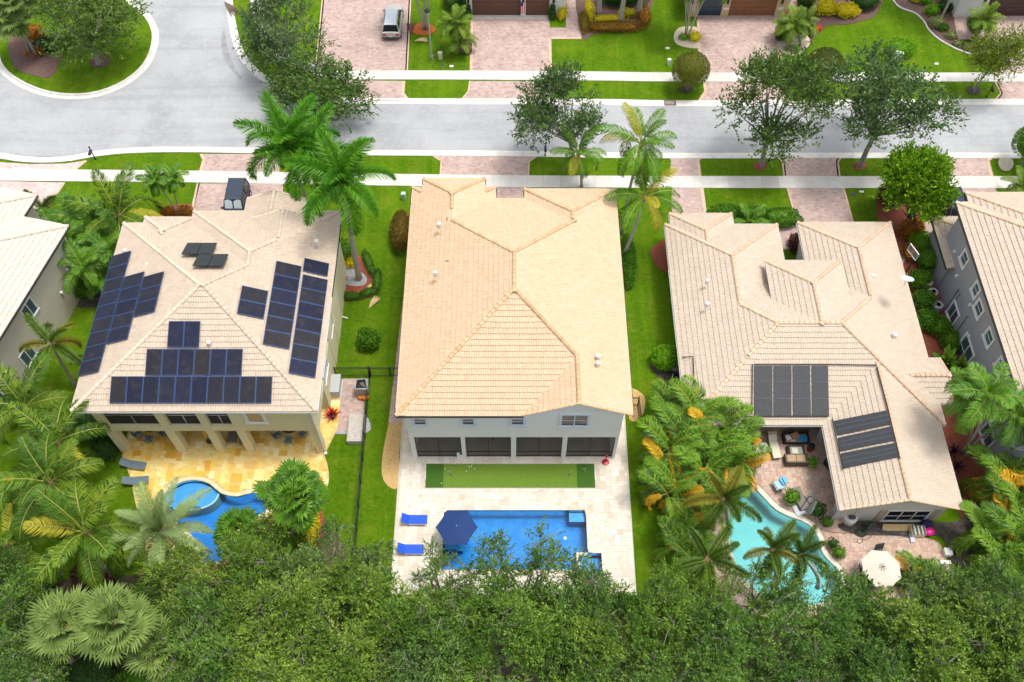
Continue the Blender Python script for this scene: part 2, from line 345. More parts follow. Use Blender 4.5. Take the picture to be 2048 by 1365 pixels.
def band(root, name, line, prof, seg, m, gap=.012, lateral=1):
    """slabs/kerb stones along a polyline: prof [(offset,z)...] across; one object per stone"""
    line = [Vector((p[0], p[1])) for p in line]
    cum = [0.0]
    for a, b in zip(line, line[1:]): cum.append(cum[-1] + (b-a).length)
    def at(s):
        s = min(max(s, 0), cum[-1]); i = 0
        while i < len(cum)-2 and cum[i+1] < s: i += 1
        t = (s-cum[i])/max(cum[i+1]-cum[i], 1e-6); p = line[i].lerp(line[i+1], t)
        e = .6; return p
    def nrm(s):
        d = (at(s+.4) - at(s-.4)).normalized(); return Vector((-d.y, d.x))*lateral
    n = max(1, round(cum[-1]/seg)); L = cum[-1]/n; k = len(prof)
    for i in range(n):
        s0, s1 = i*L + gap/2, (i+1)*L - gap/2; ns = max(2, int(round(L/.9))+1); vs = []; fs = []
        c = at((s0+s1)/2); jz = rng.uniform(-.003,.003)
        for j in range(ns):
            s = s0 + (s1-s0)*j/(ns-1); p = at(s); q = nrm(s)
            for (o, z) in prof: w = p + q*o - c; vs.append((w.x, w.y, z + jz))
            for o in (prof[0][0], prof[-1][0]): w = p + q*o - c; vs.append((w.x, w.y, -.05))
        kk = k + 2
        for j in range(ns-1):
            a, b2 = j*kk, (j+1)*kk
            for q in range(k-1): fs.append((a+q, b2+q, b2+q+1, a+q+1))
            fs.append((a+k, b2+k, b2, a)); fs.append((a+k-1, b2+k-1, b2+k+1, a+k+1))
        fs.append(tuple([k] + list(range(k)) + [k+1])[::1]); e = (ns-1)*kk; fs.append(tuple([e+k+1] + list(range(e+k-1, e-1, -1)) + [e+k]))
        o = MB().add(vs, fs).build(name, m, root); o.location = (c.x, c.y, 0)
KERBP = [(0,.02),(.42,.026),(.5,.055),(.66,.07),(.72,.07)]
kerb = S('kerb')
sl_line = smooth(south, 8, False)
band(kerb, 'kerb_stone', sl_line, KERBP, 3.05, M_CONC, lateral=-1)
nl_line = smooth(north, 8, False)
band(kerb, 'kerb_stone', nl_line, KERBP, 3.05, M_CONC, lateral=-1)
# ---- island in the turning circle
isl = smooth(GP([(-14,104),(-4,140),(28,168),(78,190),(132,199),(192,195),(252,172),(296,136),(315,96),(317,62),(302,32),(276,10),(236,-22),(176,-46),(100,-50),(34,-24),(-4,40)]), 5)
a_ = sum(isl[i].x*isl[(i+1)%len(isl)].y-isl[(i+1)%len(isl)].x*isl[i].y for i in range(len(isl)))
islk = S('island_kerb')
band(islk, 'kerb_stone', isl + [isl[0]], [(0,.02),(.42,.03),(.47,.16),(.62,.17),(.66,.15)], 3.05, M_CONC, lateral=1 if a_ > 0 else -1)
struct(sheet('island_lawn', offset_poly(isl, -.62), [], .13, M_GRASS, skirt=.12))
# ---- sidewalks
SWP = [(0,.05),(.02,.055),(1.38,.055),(1.4,.05)]
sw = S('sidewalk')
wl = [G(x,y).to_2d() for x,y in ((-150,358),(0,362),(200,364),(400,366),(700,371),(1000,375),(1200,376),(1600,377),(2300,377))]
band(sw, 'sidewalk_slab', smooth(wl, 8, False), SWP, 1.5, M_SLAB, lateral=1)
nw = [G(x,y).to_2d() for x,y in ((2300,164),(1400,164),(1200,162),(900,160),(760,160),(690,160),(664,158),(630,150),(590,138),(556,120),(530,92),(512,55),(502,15),(495,-40))]
band(sw, 'sidewalk_slab', smooth(nw, 8, False), [(0,.05),(.02,.055),(1.23,.055),(1.25,.05)], 1.5, M_SLAB, lateral=-1)

# ---- driveways and walks (paver sheets with a soldier-course border)
DRV = []
def drive(name, px, m=M_DRIVE, z=.035, border=True, world=False):
    poly = [Vector(p) for p in px] if world else GP(px)
    z = .030 + .004*(len(DRV) % 5); DRV.append(1); o = struct(sheet(name, poly, [], z, m, skirt=z+.02)); return o
BORD = S('driveway_border')
def border(px, w=.13, world=False, z=.042):
    pts = [Vector(p) for p in px] if world else GP(px)
    mb = MB()
    for a, b in zip(pts, pts[1:]):
        d = (b-a).normalized(); n = Vector((-d.y, d.x))*w
        mb.prism([a-n, b-n, b+n, a+n], 0, z)
    mb.build('border_strip', M_BORDER, BORD)
drive('driveway', [(-200,322),(-90,318),(0,325),(60,329),(130,328),(172,322),(143,346),(60,344),(-200,338)], M_DRIVE2)
drive('driveway', [(-200,362),(0,363),(128,366),(104,402),(74,446),(40,470),(-200,470)], M_DRIVE2)
drive('driveway', [(402,309),(540,309),(560,320),(558,356),(398,355),(408,320)])
drive('driveway', [(397,368),(566,368),(566,470),(376,470),(385,430)])
border([(128,366),(104,402),(74,446)]); border([(143,346),(172,322)]); border([(402,309),(408,320),(398,355)]); border([(397,368),(376,455)])
drive('driveway', [(868,313),(1072,313),(1057,323),(1055,354),(882,354),(884,322)])
drive('driveway', [(-5.2,49.0),(1.75,49.0),(1.75,56.98),(-5.2,56.98)], world=True)
border([(868,313),(884,322),(882,354)]); border([(1072,313),(1057,323),(1055,354)])
drive('driveway', [(1336,314),(1402,314),(1396,322),(1400,355),(1340,355),(1342,322)])
drive('driveway', [(1343,377),(1404,377),(1411,430),(1470,446),(1600,446),(1600,500),(1345,500)])
drive('driveway', [(1556,314),(1682,314),(1674,324),(1678,355),(1570,355),(1566,324)])
drive('driveway', [(1576,377),(1686,377),(1704,452),(1704,480),(1540,480),(1540,440),(1594,440)])
border([(1402,314),(1396,322),(1400,355)]); border([(1404,377),(1411,430)]); border([(1556,314),(1566,324),(1570,355)]); border([(1682,314),(1674,324),(1678,355)])
border([(1576,377),(1594,440)]); border([(1686,377),(1706,450)])
drive('driveway', [(1890,314),(1985,314),(1976,322),(1984,355),(1900,355),(1896,322)])
drive('driveway', [(1904,377),(1990,377),(2010,412),(2030,450),(1790,520),(1790,470),(1840,450),(1910,420)])
border([(1985,314),(1976,322),(1984,355)])
# north side
drive('driveway', [(705,203),(818,203),(806,187),(808,163),(690,161)])
drive('driveway', [(632,144),(813,144),(823,-60),(652,-60)])
drive('driveway', [(922,203),(1118,203),(1105,187),(1104,164),(941,163),(938,184)])
drive('driveway', [(942,146),(1101,146),(1100,77),(1163,77),(1158,0),(1154,-50),(1128,-50),(1132,56),(1100,56),(1098,30),(944,30)])
drive('driveway', [(1398,203),(1580,203),(1570,190),(1564,165),(1408,163),(1411,184)])
drive('driveway', [(1401,146),(1564,146),(1559,100),(1553,60),(1556,40),(1592,60),(1596,-50),(1556,-50),(1548,30),(1394,30)])
drive('driveway', [(1990,203),(2120,203),(2120,164),(1992,164),(2003,188)])
drive('driveway', [(2002,146),(2120,146),(2120,30),(1985,30),(1988,60),(1958,60),(1948,45),(1935,-30),(1892,-30),(1916,80),(1988,80)])
for b_ in ([(632,144),(652,-60)],[(813,144),(823,-60)],[(818,203),(806,187),(808,163)],[(922,203),(938,184),(941,163)],[(942,146),(944,34)],[(1101,146),(1100,77),(1163,77)],[(1398,203),(1411,184),(1408,163)],[(1401,146),(1396,40)],[(1564,146),(1553,60)],[(1990,203),(2003,188),(1992,164)]): border(b_)

# ---- planting beds
def bed(name, px, m, z=.05, k=4, hump=0):
    return struct(sheet(name, smooth(GP(px), k), [], z, m, skirt=z+.02))
bed('mulch_bed', [(18,85),(30,70),(60,66),(95,72),(125,92),(131,106),(118,130),(112,148),(95,159),(70,154),(40,144),(24,125)], M_MULCH, .17)
bed('mulch_bed', [(180,126),(195,117),(212,114),(222,122),(216,133),(198,138),(184,135)], M_MULCH, .18)
bed('mulch_bed', [(822,60),(832,50),(848,47),(864,51),(871,60),(862,68),(845,71),(830,68)], M_ORMULCH)
bed('mulch_bed', [(904,92),(912,80),(930,74),(943,76),(943,107),(928,109),(912,104)], M_MULCH)
bed('mulch_bed', [(1160,-40),(1300,-40),(1301,20),(1297,45),(1280,60),(1255,66),(1220,64),(1185,70),(1164,75)], M_MULCH)
bed('pebble_bed', [(1348,70),(1356,58),(1372,54),(1396,58),(1398,94),(1384,97),(1362,93),(1350,85)], M_PEBBLE)
bed('pebble_bed', [(1555,85),(1562,62),(1590,68),(1624,70),(1620,88),(1606,104),(1588,112),(1562,104)], M_PEBBLE)
bed('mulch_bed', [(1602,10),(1760,-40),(1768,-10),(1752,30),(1720,44),(1690,50),(1655,52),(1640,66),(1622,80),(1610,60)], M_MULCH)
FARBED = [(1768,-40),(1780,-8),(1798,15),(1830,28),(1848,45),(1858,62),(1878,80),(1908,97),(1940,109),(1962,108),(1985,100),(1992,84),(1916,82),(1893,-40)]
bed('mulch_bed', FARBED, M_MULCH)
bed('mulch_bed', [(1932,180),(1940,173),(1955,173),(1961,182),(1955,190),(1940,189)], M_DIRT)
bed('mulch_bed', [(1358,178),(1370,172),(1382,174),(1386,181),(1374,186),(1362,184)], M_DIRT)
bed('mulch_bed', [(1507,331),(1514,325),(1526,323),(1534,331),(1528,340),(1514,341)], M_REDMULCH)
bed('mulch_bed', [(1705,331),(1713,325),(1726,324),(1733,331),(1726,339),(1711,340)], M_REDMULCH)
bed('pebble_bed', [(1996,325),(2006,314),(2022,318),(2027,330),(2018,342),(2003,340)], M_PEBBLE)
bed('mulch_bed', [(324,432),(326,420),(345,412),(384,411),(380,442),(352,444),(332,441)], M_REDMULCH)
bed('gravel_bed', [(70,450),(82,430),(105,426),(140,440),(150,480),(110,500),(60,500)], M_GRAVEL)
bed('mulch_bed', [(110,500),(200,470),(260,470),(250,560),(200,610),(150,612),(120,560)], M_DIRT)
bed('mulch_bed', [(1755,390),(1795,370),(1830,380),(1840,420),(1822,470),(1790,490),(1760,450)], M_REDMULCH)
bed('mulch_bed', [(1796,486),(1830,466),(1850,472),(1838,486),(1810,500),(1795,505)], M_REDMULCH, .06)
drive('garden_walk', [(1795,505),(1838,486),(1870,470),(1862,455),(1880,440),(1880,560),(1800,560)], M_DRIVE2)
bed('mulch_bed', [(1798,545),(1870,500),(1890,600),(1960,860),(2020,1040),(1925,1040),(1900,930),(1855,720)], M_REDMULCH, .045)
bed('mulch_bed', [(672,505),(690,500),(720,512),(748,540),(760,565),(757,585),(738,596),(705,601),(672,596)], M_REDMULCH)
bed('pebble_bed', [(674,530),(690,528),(708,540),(726,548),(734,560),(726,572),(700,572),(676,560)], M_GREYPEB, .062)
drive('side_patio', [(640,758),(728,758),(730,862),(690,868),(655,866),(640,862)], M_DRIVE)
bed('pebble_bed', [(652,868),(690,862),(718,835),(735,835),(735,866)], M_GREYPEB, .047)
drive('garden_walk', [(-9.35,33.4),(-7.3,33.4),(-7.3,46.6),(-8.9,46.6)], M_DRIVE, world=True)
bed('gravel_bed', [(766,905),(778,845),(790,790),(816,790),(812,850),(799,900),(797,972),(778,974),(764,950)], M_GRAVEL, .03)
bed('gravel_bed', [(1258,780),(1286,790),(1290,812),(1280,840),(1258,838)], M_GRAVEL)
bed('mulch_bed', [(1302,500),(1330,480),(1345,480),(1350,545),(1330,545),(1310,530)], M_REDMULCH)
bed('soil_bed', [(1300,730),(1345,720),(1362,720),(1372,800),(1330,800),(1315,755)], M_DIRT)
bed('soil_bed', [(1690,1045),(1905,1045),(1935,1020),(1960,1100),(1940,1140),(1898,1120),(1890,1085),(1870,1072),(1780,1072),(1700,1068)], M_DIRT, .08)
bed('mulch_bed', [(586,1118),(612,1090),(632,1055),(640,1020),(648,1040),(646,1075),(624,1105),(600,1122)], M_REDMULCH)
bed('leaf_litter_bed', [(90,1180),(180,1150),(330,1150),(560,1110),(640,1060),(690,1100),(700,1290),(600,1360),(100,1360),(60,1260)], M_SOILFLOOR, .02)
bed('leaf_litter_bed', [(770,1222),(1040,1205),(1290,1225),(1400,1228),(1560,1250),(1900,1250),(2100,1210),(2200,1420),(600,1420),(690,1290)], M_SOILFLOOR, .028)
bed('leaf_litter_bed', [(-60,700),(60,720),(120,800),(250,930),(330,1080),(220,1190),(-100,1260)], M_GRASS, .015)
bed('mulch_bed', [(550,1012),(570,1000),(640,1020),(632,1055),(600,1100),(530,1110),(472,1104),(466,1086),(490,1066),(520,1046),(540,1034)], M_REDMULCH, .07)

# ---- pools: basin, water
def pool(name, label, poly, floor_m, water_m, depth, wl=-.12, loc=None):
    c = sum((Vector((p[0],p[1])) for p in poly), Vector((0,0)))/len(poly)
    r = T(name, label, 'pool', (c.x, c.y, 0)); lp = [(p[0]-c.x, p[1]-c.y) for p in poly]
    b = MB(); n = len(lp); a = sum(lp[i][0]*lp[(i+1)%n][1]-lp[(i+1)%n][0]*lp[i][1] for i in range(n))
    if a < 0: lp = lp[::-1]
    big = offset_poly(lp, .01)
    vs = [(p[0],p[1],.05) for p in big] + [(p[0],p[1],-depth) for p in big]
    fs = [(i, n+i, n+(i+1)%n, (i+1)%n) for i in range(n)] + [tuple(range(n,2*n))]
    b.add(vs, fs).build('basin', floor_m, r)
    w = MB(); sm = offset_poly(lp, -.012); w.prism([tuple(p) for p in sm], -depth+.02, wl, bottom=True); w.build('water', water_m, r)
    return r, c
M_BLUEPLASTER = mat('blue_plaster', (.02,.26,.66), (.04,.33,.74), 1.5, .7, stain=((.08,.45,.85), 5, .5))
M_PALEPLASTER = mat('pale_plaster', (.36,.68,.68), (.44,.74,.74), .8, .7, stain=((.62,.82,.84), 30, .4))
W_BLUE = watermat('blue_pool_water', (.10,.72,.97), .40); W_PALE = watermat('aqua_pool_water', (.08,.78,.80), .42)
pB, cB = pool('swimming_pool', 'rectangular deep blue swimming pool behind the tan roofed middle house', POOLB, M_BLUEPLASTER, W_BLUE, 1.35)
pA, cA = pool('swimming_pool', 'kidney shaped blue pool on golden stone terrace of the solar panel house', POOLA, M_BLUEPLASTER, W_BLUE, 1.5)
pC, cC = pool('swimming_pool', 'pale aqua freeform pool behind the right single storey house', POOLC, M_PALEPLASTER, W_PALE, 1.5)
def loc_of(c, pts): return [(p[0]-c.x, p[1]-c.y) for p in pts]
M_STEP = mat('pool_step_plaster', (.05,.34,.74), (.08,.40,.80), 2, .7)
MB().box(-4.85-cB.x,23.6-cB.y,-1.3,-3.9-cB.x,26.36-cB.y,-.42).build('pool_step', M_STEP, pB)
MB().box(-3.9-cB.x,23.6-cB.y,-1.3,-3.5-cB.x,26.36-cB.y,-.72).build('pool_step', M_STEP, pB)
MB().box(4.1-cB.x,25.65-cB.y,-1.3,5.28-cB.x,26.36-cB.y,-.40).build('pool_bench', M_STEP, pB)
MB().box(4.7-cB.x,21.22-cB.y,-1.3,5.25-cB.x,23.15-cB.y,-.55).box(5.25-cB.x,21.22-cB.y,-1.3,6.26-cB.x,21.7-cB.y,-.55).build('spa_bench', M_STEP, pB)
MB().box(4.73-cB.x,21.24-cB.y,-1.3,6.24-cB.x,23.08-cB.y,-.8).build('spa_floor', M_STEP, pB)
MB().box(4.5-cB.x,21.97-cB.y,-1.3,4.72-cB.x,23.3-cB.y,-.16).box(4.72-cB.x,23.1-cB.y,-1.3,5.3-cB.x,23.3-cB.y,-.16).build('spa_wall', mat('travertine_trim', (.62,.56,.46), (.70,.64,.54), 4, .7), pB)
shelf = smooth(GP([(324,1003),(333,986),(352,971),(376,962),(400,962),(421,970),(434,982),(424,998),(402,1010),(374,1015),(346,1012)]), 4)
MB().prism(loc_of(cA, shelf), -1.48, -.42).build('sun_shelf', M_STEP, pA)
shelfe = smooth(GP([(434,981),(437,983),(426,1001),(403,1013),(374,1018),(345,1014),(346,1012),(374,1015.5),(402,1010.5),(424,998.5)]), 3)
MB().prism(loc_of(cA, shelfe), -1.48, -.40).build('shelf_edge', M_PALEPLASTER, pA)

# ---- stone pieces laid by packing a cell grid
def pack(mask, x0, x1, y0, y1, cell, sizes, seed):
    r = random.Random(seed); nx = int((x1-x0)/cell); ny = int((y1-y0)/cell)
    ok = [[all(mask((x0+(i+a)*cell, y0+(j+b)*cell)) for a in (.02,.98) for b in (.02,.98)) for i in range(nx)] for j in range(ny)]
    out = []
    for j in range(ny):
        for i in range(nx):
            if not ok[j][i]: continue
            cand = sizes[:]; r.shuffle(cand)
            for (w, h) in cand + [(1,1)]:
                if i+w <= nx and j+h <= ny and all(ok[j+b][i+a] for a in range(w) for b in range(h)):
                    for a in range(w):
                        for b in range(h): ok[j+b][i+a] = False
                    out.append((x0+i*cell, y0+j*cell, w*cell, h*cell)); break
    return out
_pm = {}
def lay(root, rects, z0, z1, m, name, stuff, gap=.012, limit=300, key=None):
    rects = sorted(rects, key=key or (lambda q: (q[0]+q[2]/2)**2 + (q[1]+q[3]/2)**2))
    mb = MB()
    for i, (x, y, w, h) in enumerate(rects):
        dz = rng.uniform(-.003,.003)
        if i < limit:
            k = (name, round(w,3), round(h,3), m.name)
            if k not in _pm:
                g = gap; b = .006; a0, a1, b0, b1 = -w/2+g/2, w/2-g/2, -h/2+g/2, h/2-g/2
                t = MB().add([(a0,b0,0),(a1,b0,0),(a1,b1,0),(a0,b1,0),(a0,b0,z1-z0-b),(a1,b0,z1-z0-b),(a1,b1,z1-z0-b),(a0,b1,z1-z0-b),(a0+b,b0+b,z1-z0),(a1-b,b0+b,z1-z0),(a1-b,b1-b,z1-z0),(a0+b,b1-b,z1-z0)],
                    [(0,1,5,4),(1,2,6,5),(2,3,7,6),(3,0,4,7),(4,5,9,8),(5,6,10,9),(6,7,11,10),(7,4,8,11),(8,9,10,11)])
                _pm[k] = t.mesh(name, m)
            o = link(name, _pm[k], root); o.location = (x+w/2, y+h/2, z0+dz)
        else: 
            g = gap/2; mb.add([(x+g,y+g,z0),(x+w-g,y+g,z0),(x+w-g,y+h-g,z0),(x+g,y+h-g,z0),(x+g,y+g,z1+dz),(x+w-g,y+g,z1+dz),(x+w-g,y+h-g,z1+dz),(x+g,y+h-g,z1+dz)],[(4,5,6,7),(0,1,5,4),(1,2,6,5),(2,3,7,6),(3,0,4,7)])
    if mb.v: o = mb.build(stuff, m, root); o['kind'] = 'stuff'
# middle terrace: cream travertine
M_TRAV = mat('cream_travertine', None, (.90,.86,.80), 2.5, .7, pieces=[(.66,.60,.50),(.72,.67,.58),(.74,.71,.65),(.70,.63,.52),(.75,.72,.67),(.60,.51,.40),(.73,.68,.60)], bump=.15, bscale=30, stain=((.52,.44,.34), 3, .35))
M_TRAVG = mat('travertine_grout', (.52,.46,.38), (.60,.54,.46), 3, .9)
TB = [(-8.35,20.2),(8.5,20.2),(8.6,34.6),(7.2,34.6),(7.2,33.9),(-7.0,33.9),(-7.0,34.6),(-8.3,34.6)]
tb = S('pool_terrace')
sheet('grout_bed', TB, [[(-4.91,21.94),(4.61,21.94),(4.61,21.19),(6.29,21.19),(6.29,23.21),(5.33,23.21),(5.33,26.41),(-4.91,26.41)]], .04, M_TRAVG, tb, skirt=.06)
def inB(p):
    x, y = p; return inside(p, TB) and not (-4.93 < x < 5.35 and 21.92 < y < 26.43) and not (4.59 < x < 6.31 and 21.17 < y < 23.23) and not (-6.5 < x < 6.25 and 28.05 < y < 30.02)
lay(tb, pack(inB, -8.34, 8.6, 20.21, 34.6, .205, [(2,2),(3,2),(3,3),(4,2),(2,3),(2,4),(2,1)], 3), .03, .06, M_TRAV, 'travertine_tile', 'travertine_tiles', limit=300, key=lambda q: abs(q[1]-26))
# left terrace: golden travertine
M_GOLD = mat('golden_travertine', None, (.95,.84,.66), 3.5, .7, pieces=[(.82,.58,.16),(.86,.70,.29),(.80,.48,.06),(.88,.78,.44),(.70,.37,.02),(.84,.64,.20),(.87,.74,.35),(.82,.57,.11),(.88,.79,.48)], bump=.15, bscale=30, stain=((.55,.28,.04), 2.2, .55))
TA = smooth(GP([(244,912),(262,960),(272,1010),(290,1060),(300,1120),(380,1150),(450,1140),(470,1090),(520,1060),(600,1040),(628,1010),(650,985),(658,960),(655,930),(648,908)]), 3, False) + [Vector((-13.75,31.2)), Vector((-13.15,33.0)), Vector((-13.15,36.0)), Vector((-28.9,36.0)), Vector((-28.9,31.0))]
ta = S('pool_terrace'); sheet('grout_bed', TA, [offset_poly(POOLA, .015)], .04, mat('golden_grout', (.55,.36,.14), (.66,.50,.26), 3, .9), ta, skirt=.06)
PA1 = offset_poly(POOLA, .25)
def inA(p): return inside(p, TA) and not inside(p, PA1)
lay(ta, pack(inA, -30, -13, 20, 36, .205, [(2,2),(3,2),(3,3),(2,3),(4,2),(2,4),(4,3)], 5), .03, .06, M_GOLD, 'travertine_tile', 'travertine_tiles', key=lambda q: abs(q[1]-28.5)+abs(q[0]+20)*.05)
# right terrace: blended brick pavers
M_BLEND = mat('blended_brick', None, (.86,.80,.74), 1.2, .85, pieces=[(.56,.37,.29),(.68,.50,.40),(.50,.33,.28),(.70,.56,.45),(.50,.39,.38),(.64,.43,.32),(.68,.53,.40),(.46,.34,.32)], bump=.2, bscale=40, stain=((.28,.18,.11), .45, .55))
TC = [Vector(p) for p in ((14.6,34.8),(14.6,29.5))] + smooth(GP([(1480,955),(1420,990),(1410,1080),(1440,1180),(1540,1240),(1690,1225),(1760,1235),(1850,1235),(1900,1160),(1888,1110),(1876,1085),(1840,1074)]), 3, False) + [Vector(p) for p in ((28.6,24.4),(24.0,24.6),(24.0,34.8))]
tc = S('pool_terrace'); sheet('sand_bed', TC, [offset_poly(POOLC, .015)], .04, mat('paver_sand', (.34,.24,.19), (.44,.33,.26), 3, .9), tc, skirt=.06)
PC1 = offset_poly(POOLC, .34)
def inC(p): return inside(p, TC) and not inside(p, PC1)
lay(tc, pack(inC, 12, 33, 18, 34.8, .16, [(2,1),(2,1),(2,2),(1,2),(2,2),(1,1)], 9), .03, .06, M_BLEND, 'brick_paver', 'brick_pavers', gap=.014, key=lambda q: abs(q[1]-26)+abs(q[0]-22)*.4)
# copings: rim stones round the pools
def coping(root, poly, w, m, seg):
    a = sum(poly[i].x*poly[(i+1)%len(poly)].y-poly[(i+1)%len(poly)].x*poly[i].y for i in range(len(poly)))
    band(root, 'coping_stone', list(poly)+[poly[0]], [(-.03,.06),(0,.085),(w-.02,.085),(w,.06)], seg, m, lateral=-1 if a > 0 else 1)
M_COPE = mat('cream_coping', (.66,.60,.48), (.74,.69,.58), 4, .75, stain=((.5,.44,.34), 3, .4))
copA = S('pool_coping'); coping(copA, POOLA, .26, mat('gold_coping', (.74,.58,.32), (.80,.68,.44), 4, .7), .6)
copC = S('pool_coping'); coping(copC, POOLC, .34, M_COPE, .6)
copB = S('pool_coping')
pbv = [Vector(p) for p in POOLB]
band(copB, 'coping_stone', pbv+[pbv[0]], [(-.03,.055),(0,.066),(.28,.066),(.3,.055)], .61, M_TRAV, lateral=-1)
# ================================================================ houses
def clip(poly, a, b, c):                      # keep a*x+b*y+c >= 0
    out = []
    for i in range(len(poly)):
        p, q = poly[i], poly[(i+1) % len(poly)]; dp = a*p[0]+b*p[1]+c; dq = a*q[0]+b*q[1]+c
        if dp >= 0: out.append(p)
        if (dp > 0 and dq < 0) or (dp < 0 and dq > 0):
            t = dp/(dp-dq); out.append((p[0]+(q[0]-p[0])*t, p[1]+(q[1]-p[1])*t))
    return out
class Vol:
    def __init__(s, x0, x1, y0, y1, he, sides='WESN', slope=.42, inset=.5, wall=True):
        s.cut = {}
        s.x0, s.x1, s.y0, s.y1, s.he, s.sides, s.sl, s.inset, s.wall = x0, x1, y0, y1, he, sides, slope, inset, wall
    def d(s, k):                              # distance to side k as linear (a,b,c)
        return {'W': (1,0,-s.x0), 'E': (-1,0,s.x1), 'S': (0,1,-s.y0), 'N': (0,-1,s.y1)}[k]
    def h(s, x, y):
        for k, (a, b, c) in s.cut.items():
            if a*x+b*y+c < 0 and all(s.d(k)[0]*x+s.d(k)[1]*y+s.d(k)[2] <= s.d(q)[0]*x+s.d(q)[1]*y+s.d(q)[2]+1e-6 for q in s.sides): return -99
        if not (s.x0-1e-6 <= x <= s.x1+1e-6 and s.y0-1e-6 <= y <= s.y1+1e-6): return -99
        return s.he + s.sl*min(a*x+b*y+c for a,b,c in (s.d(k) for k in s.sides))
    def rect(s): return [(s.x0,s.y0),(s.x1,s.y0),(s.x1,s.y1),(s.x0,s.y1)]
    def face(s, k):
        P = s.rect(); a, b, c = s.d(k)
        for q in s.sides:
            if q != k: a2, b2, c2 = s.d(q); P = clip(P, a2-a, b2-b, c2-c)
        if k in s.cut: P = clip(P, *s.cut[k])
        return P
TW, TL = .325, .40                            # tile width, course length along the slope
_tm = {}
def tile_geo():
    xs = [-.5,-.3,-.12,.0,.12,.3,.5]; pz = [.004,.028,.028,.004,.028,.028,.004]
    xs = [x*(TW-.006) for x in xs]; n = len(xs); L = TL + .05
    v = [(x, -.03, z+.066) for x, z in zip(xs, pz)] + [(x, L-.03, z+.006) for x, z in zip(xs, pz)] + [(x, -.03, -.004) for x in xs]
    f = [(i, i+1, n+i+1, n+i) for i in range(n-1)] + [(2*n+i, 2*n+i+1, i+1, i) for i in range(n-1)]
    return v, f
TV, TF = tile_geo(); TVv = [Vector(p) for p in TV]
def cap_geo(r=.13, L=.42):
    v = []; f = []
    for y, rr, z0 in ((0, r, .035), (L, r*.86, .0)):
        for k in range(7): t = math.pi*k/6; v.append((rr*math.cos(t), y, rr*.75*math.sin(t)+z0-.05))
    f = [(i, 7+i, 8+i, i+1) for i in range(6)] + [tuple(range(6,-1,-1))]; return v, f
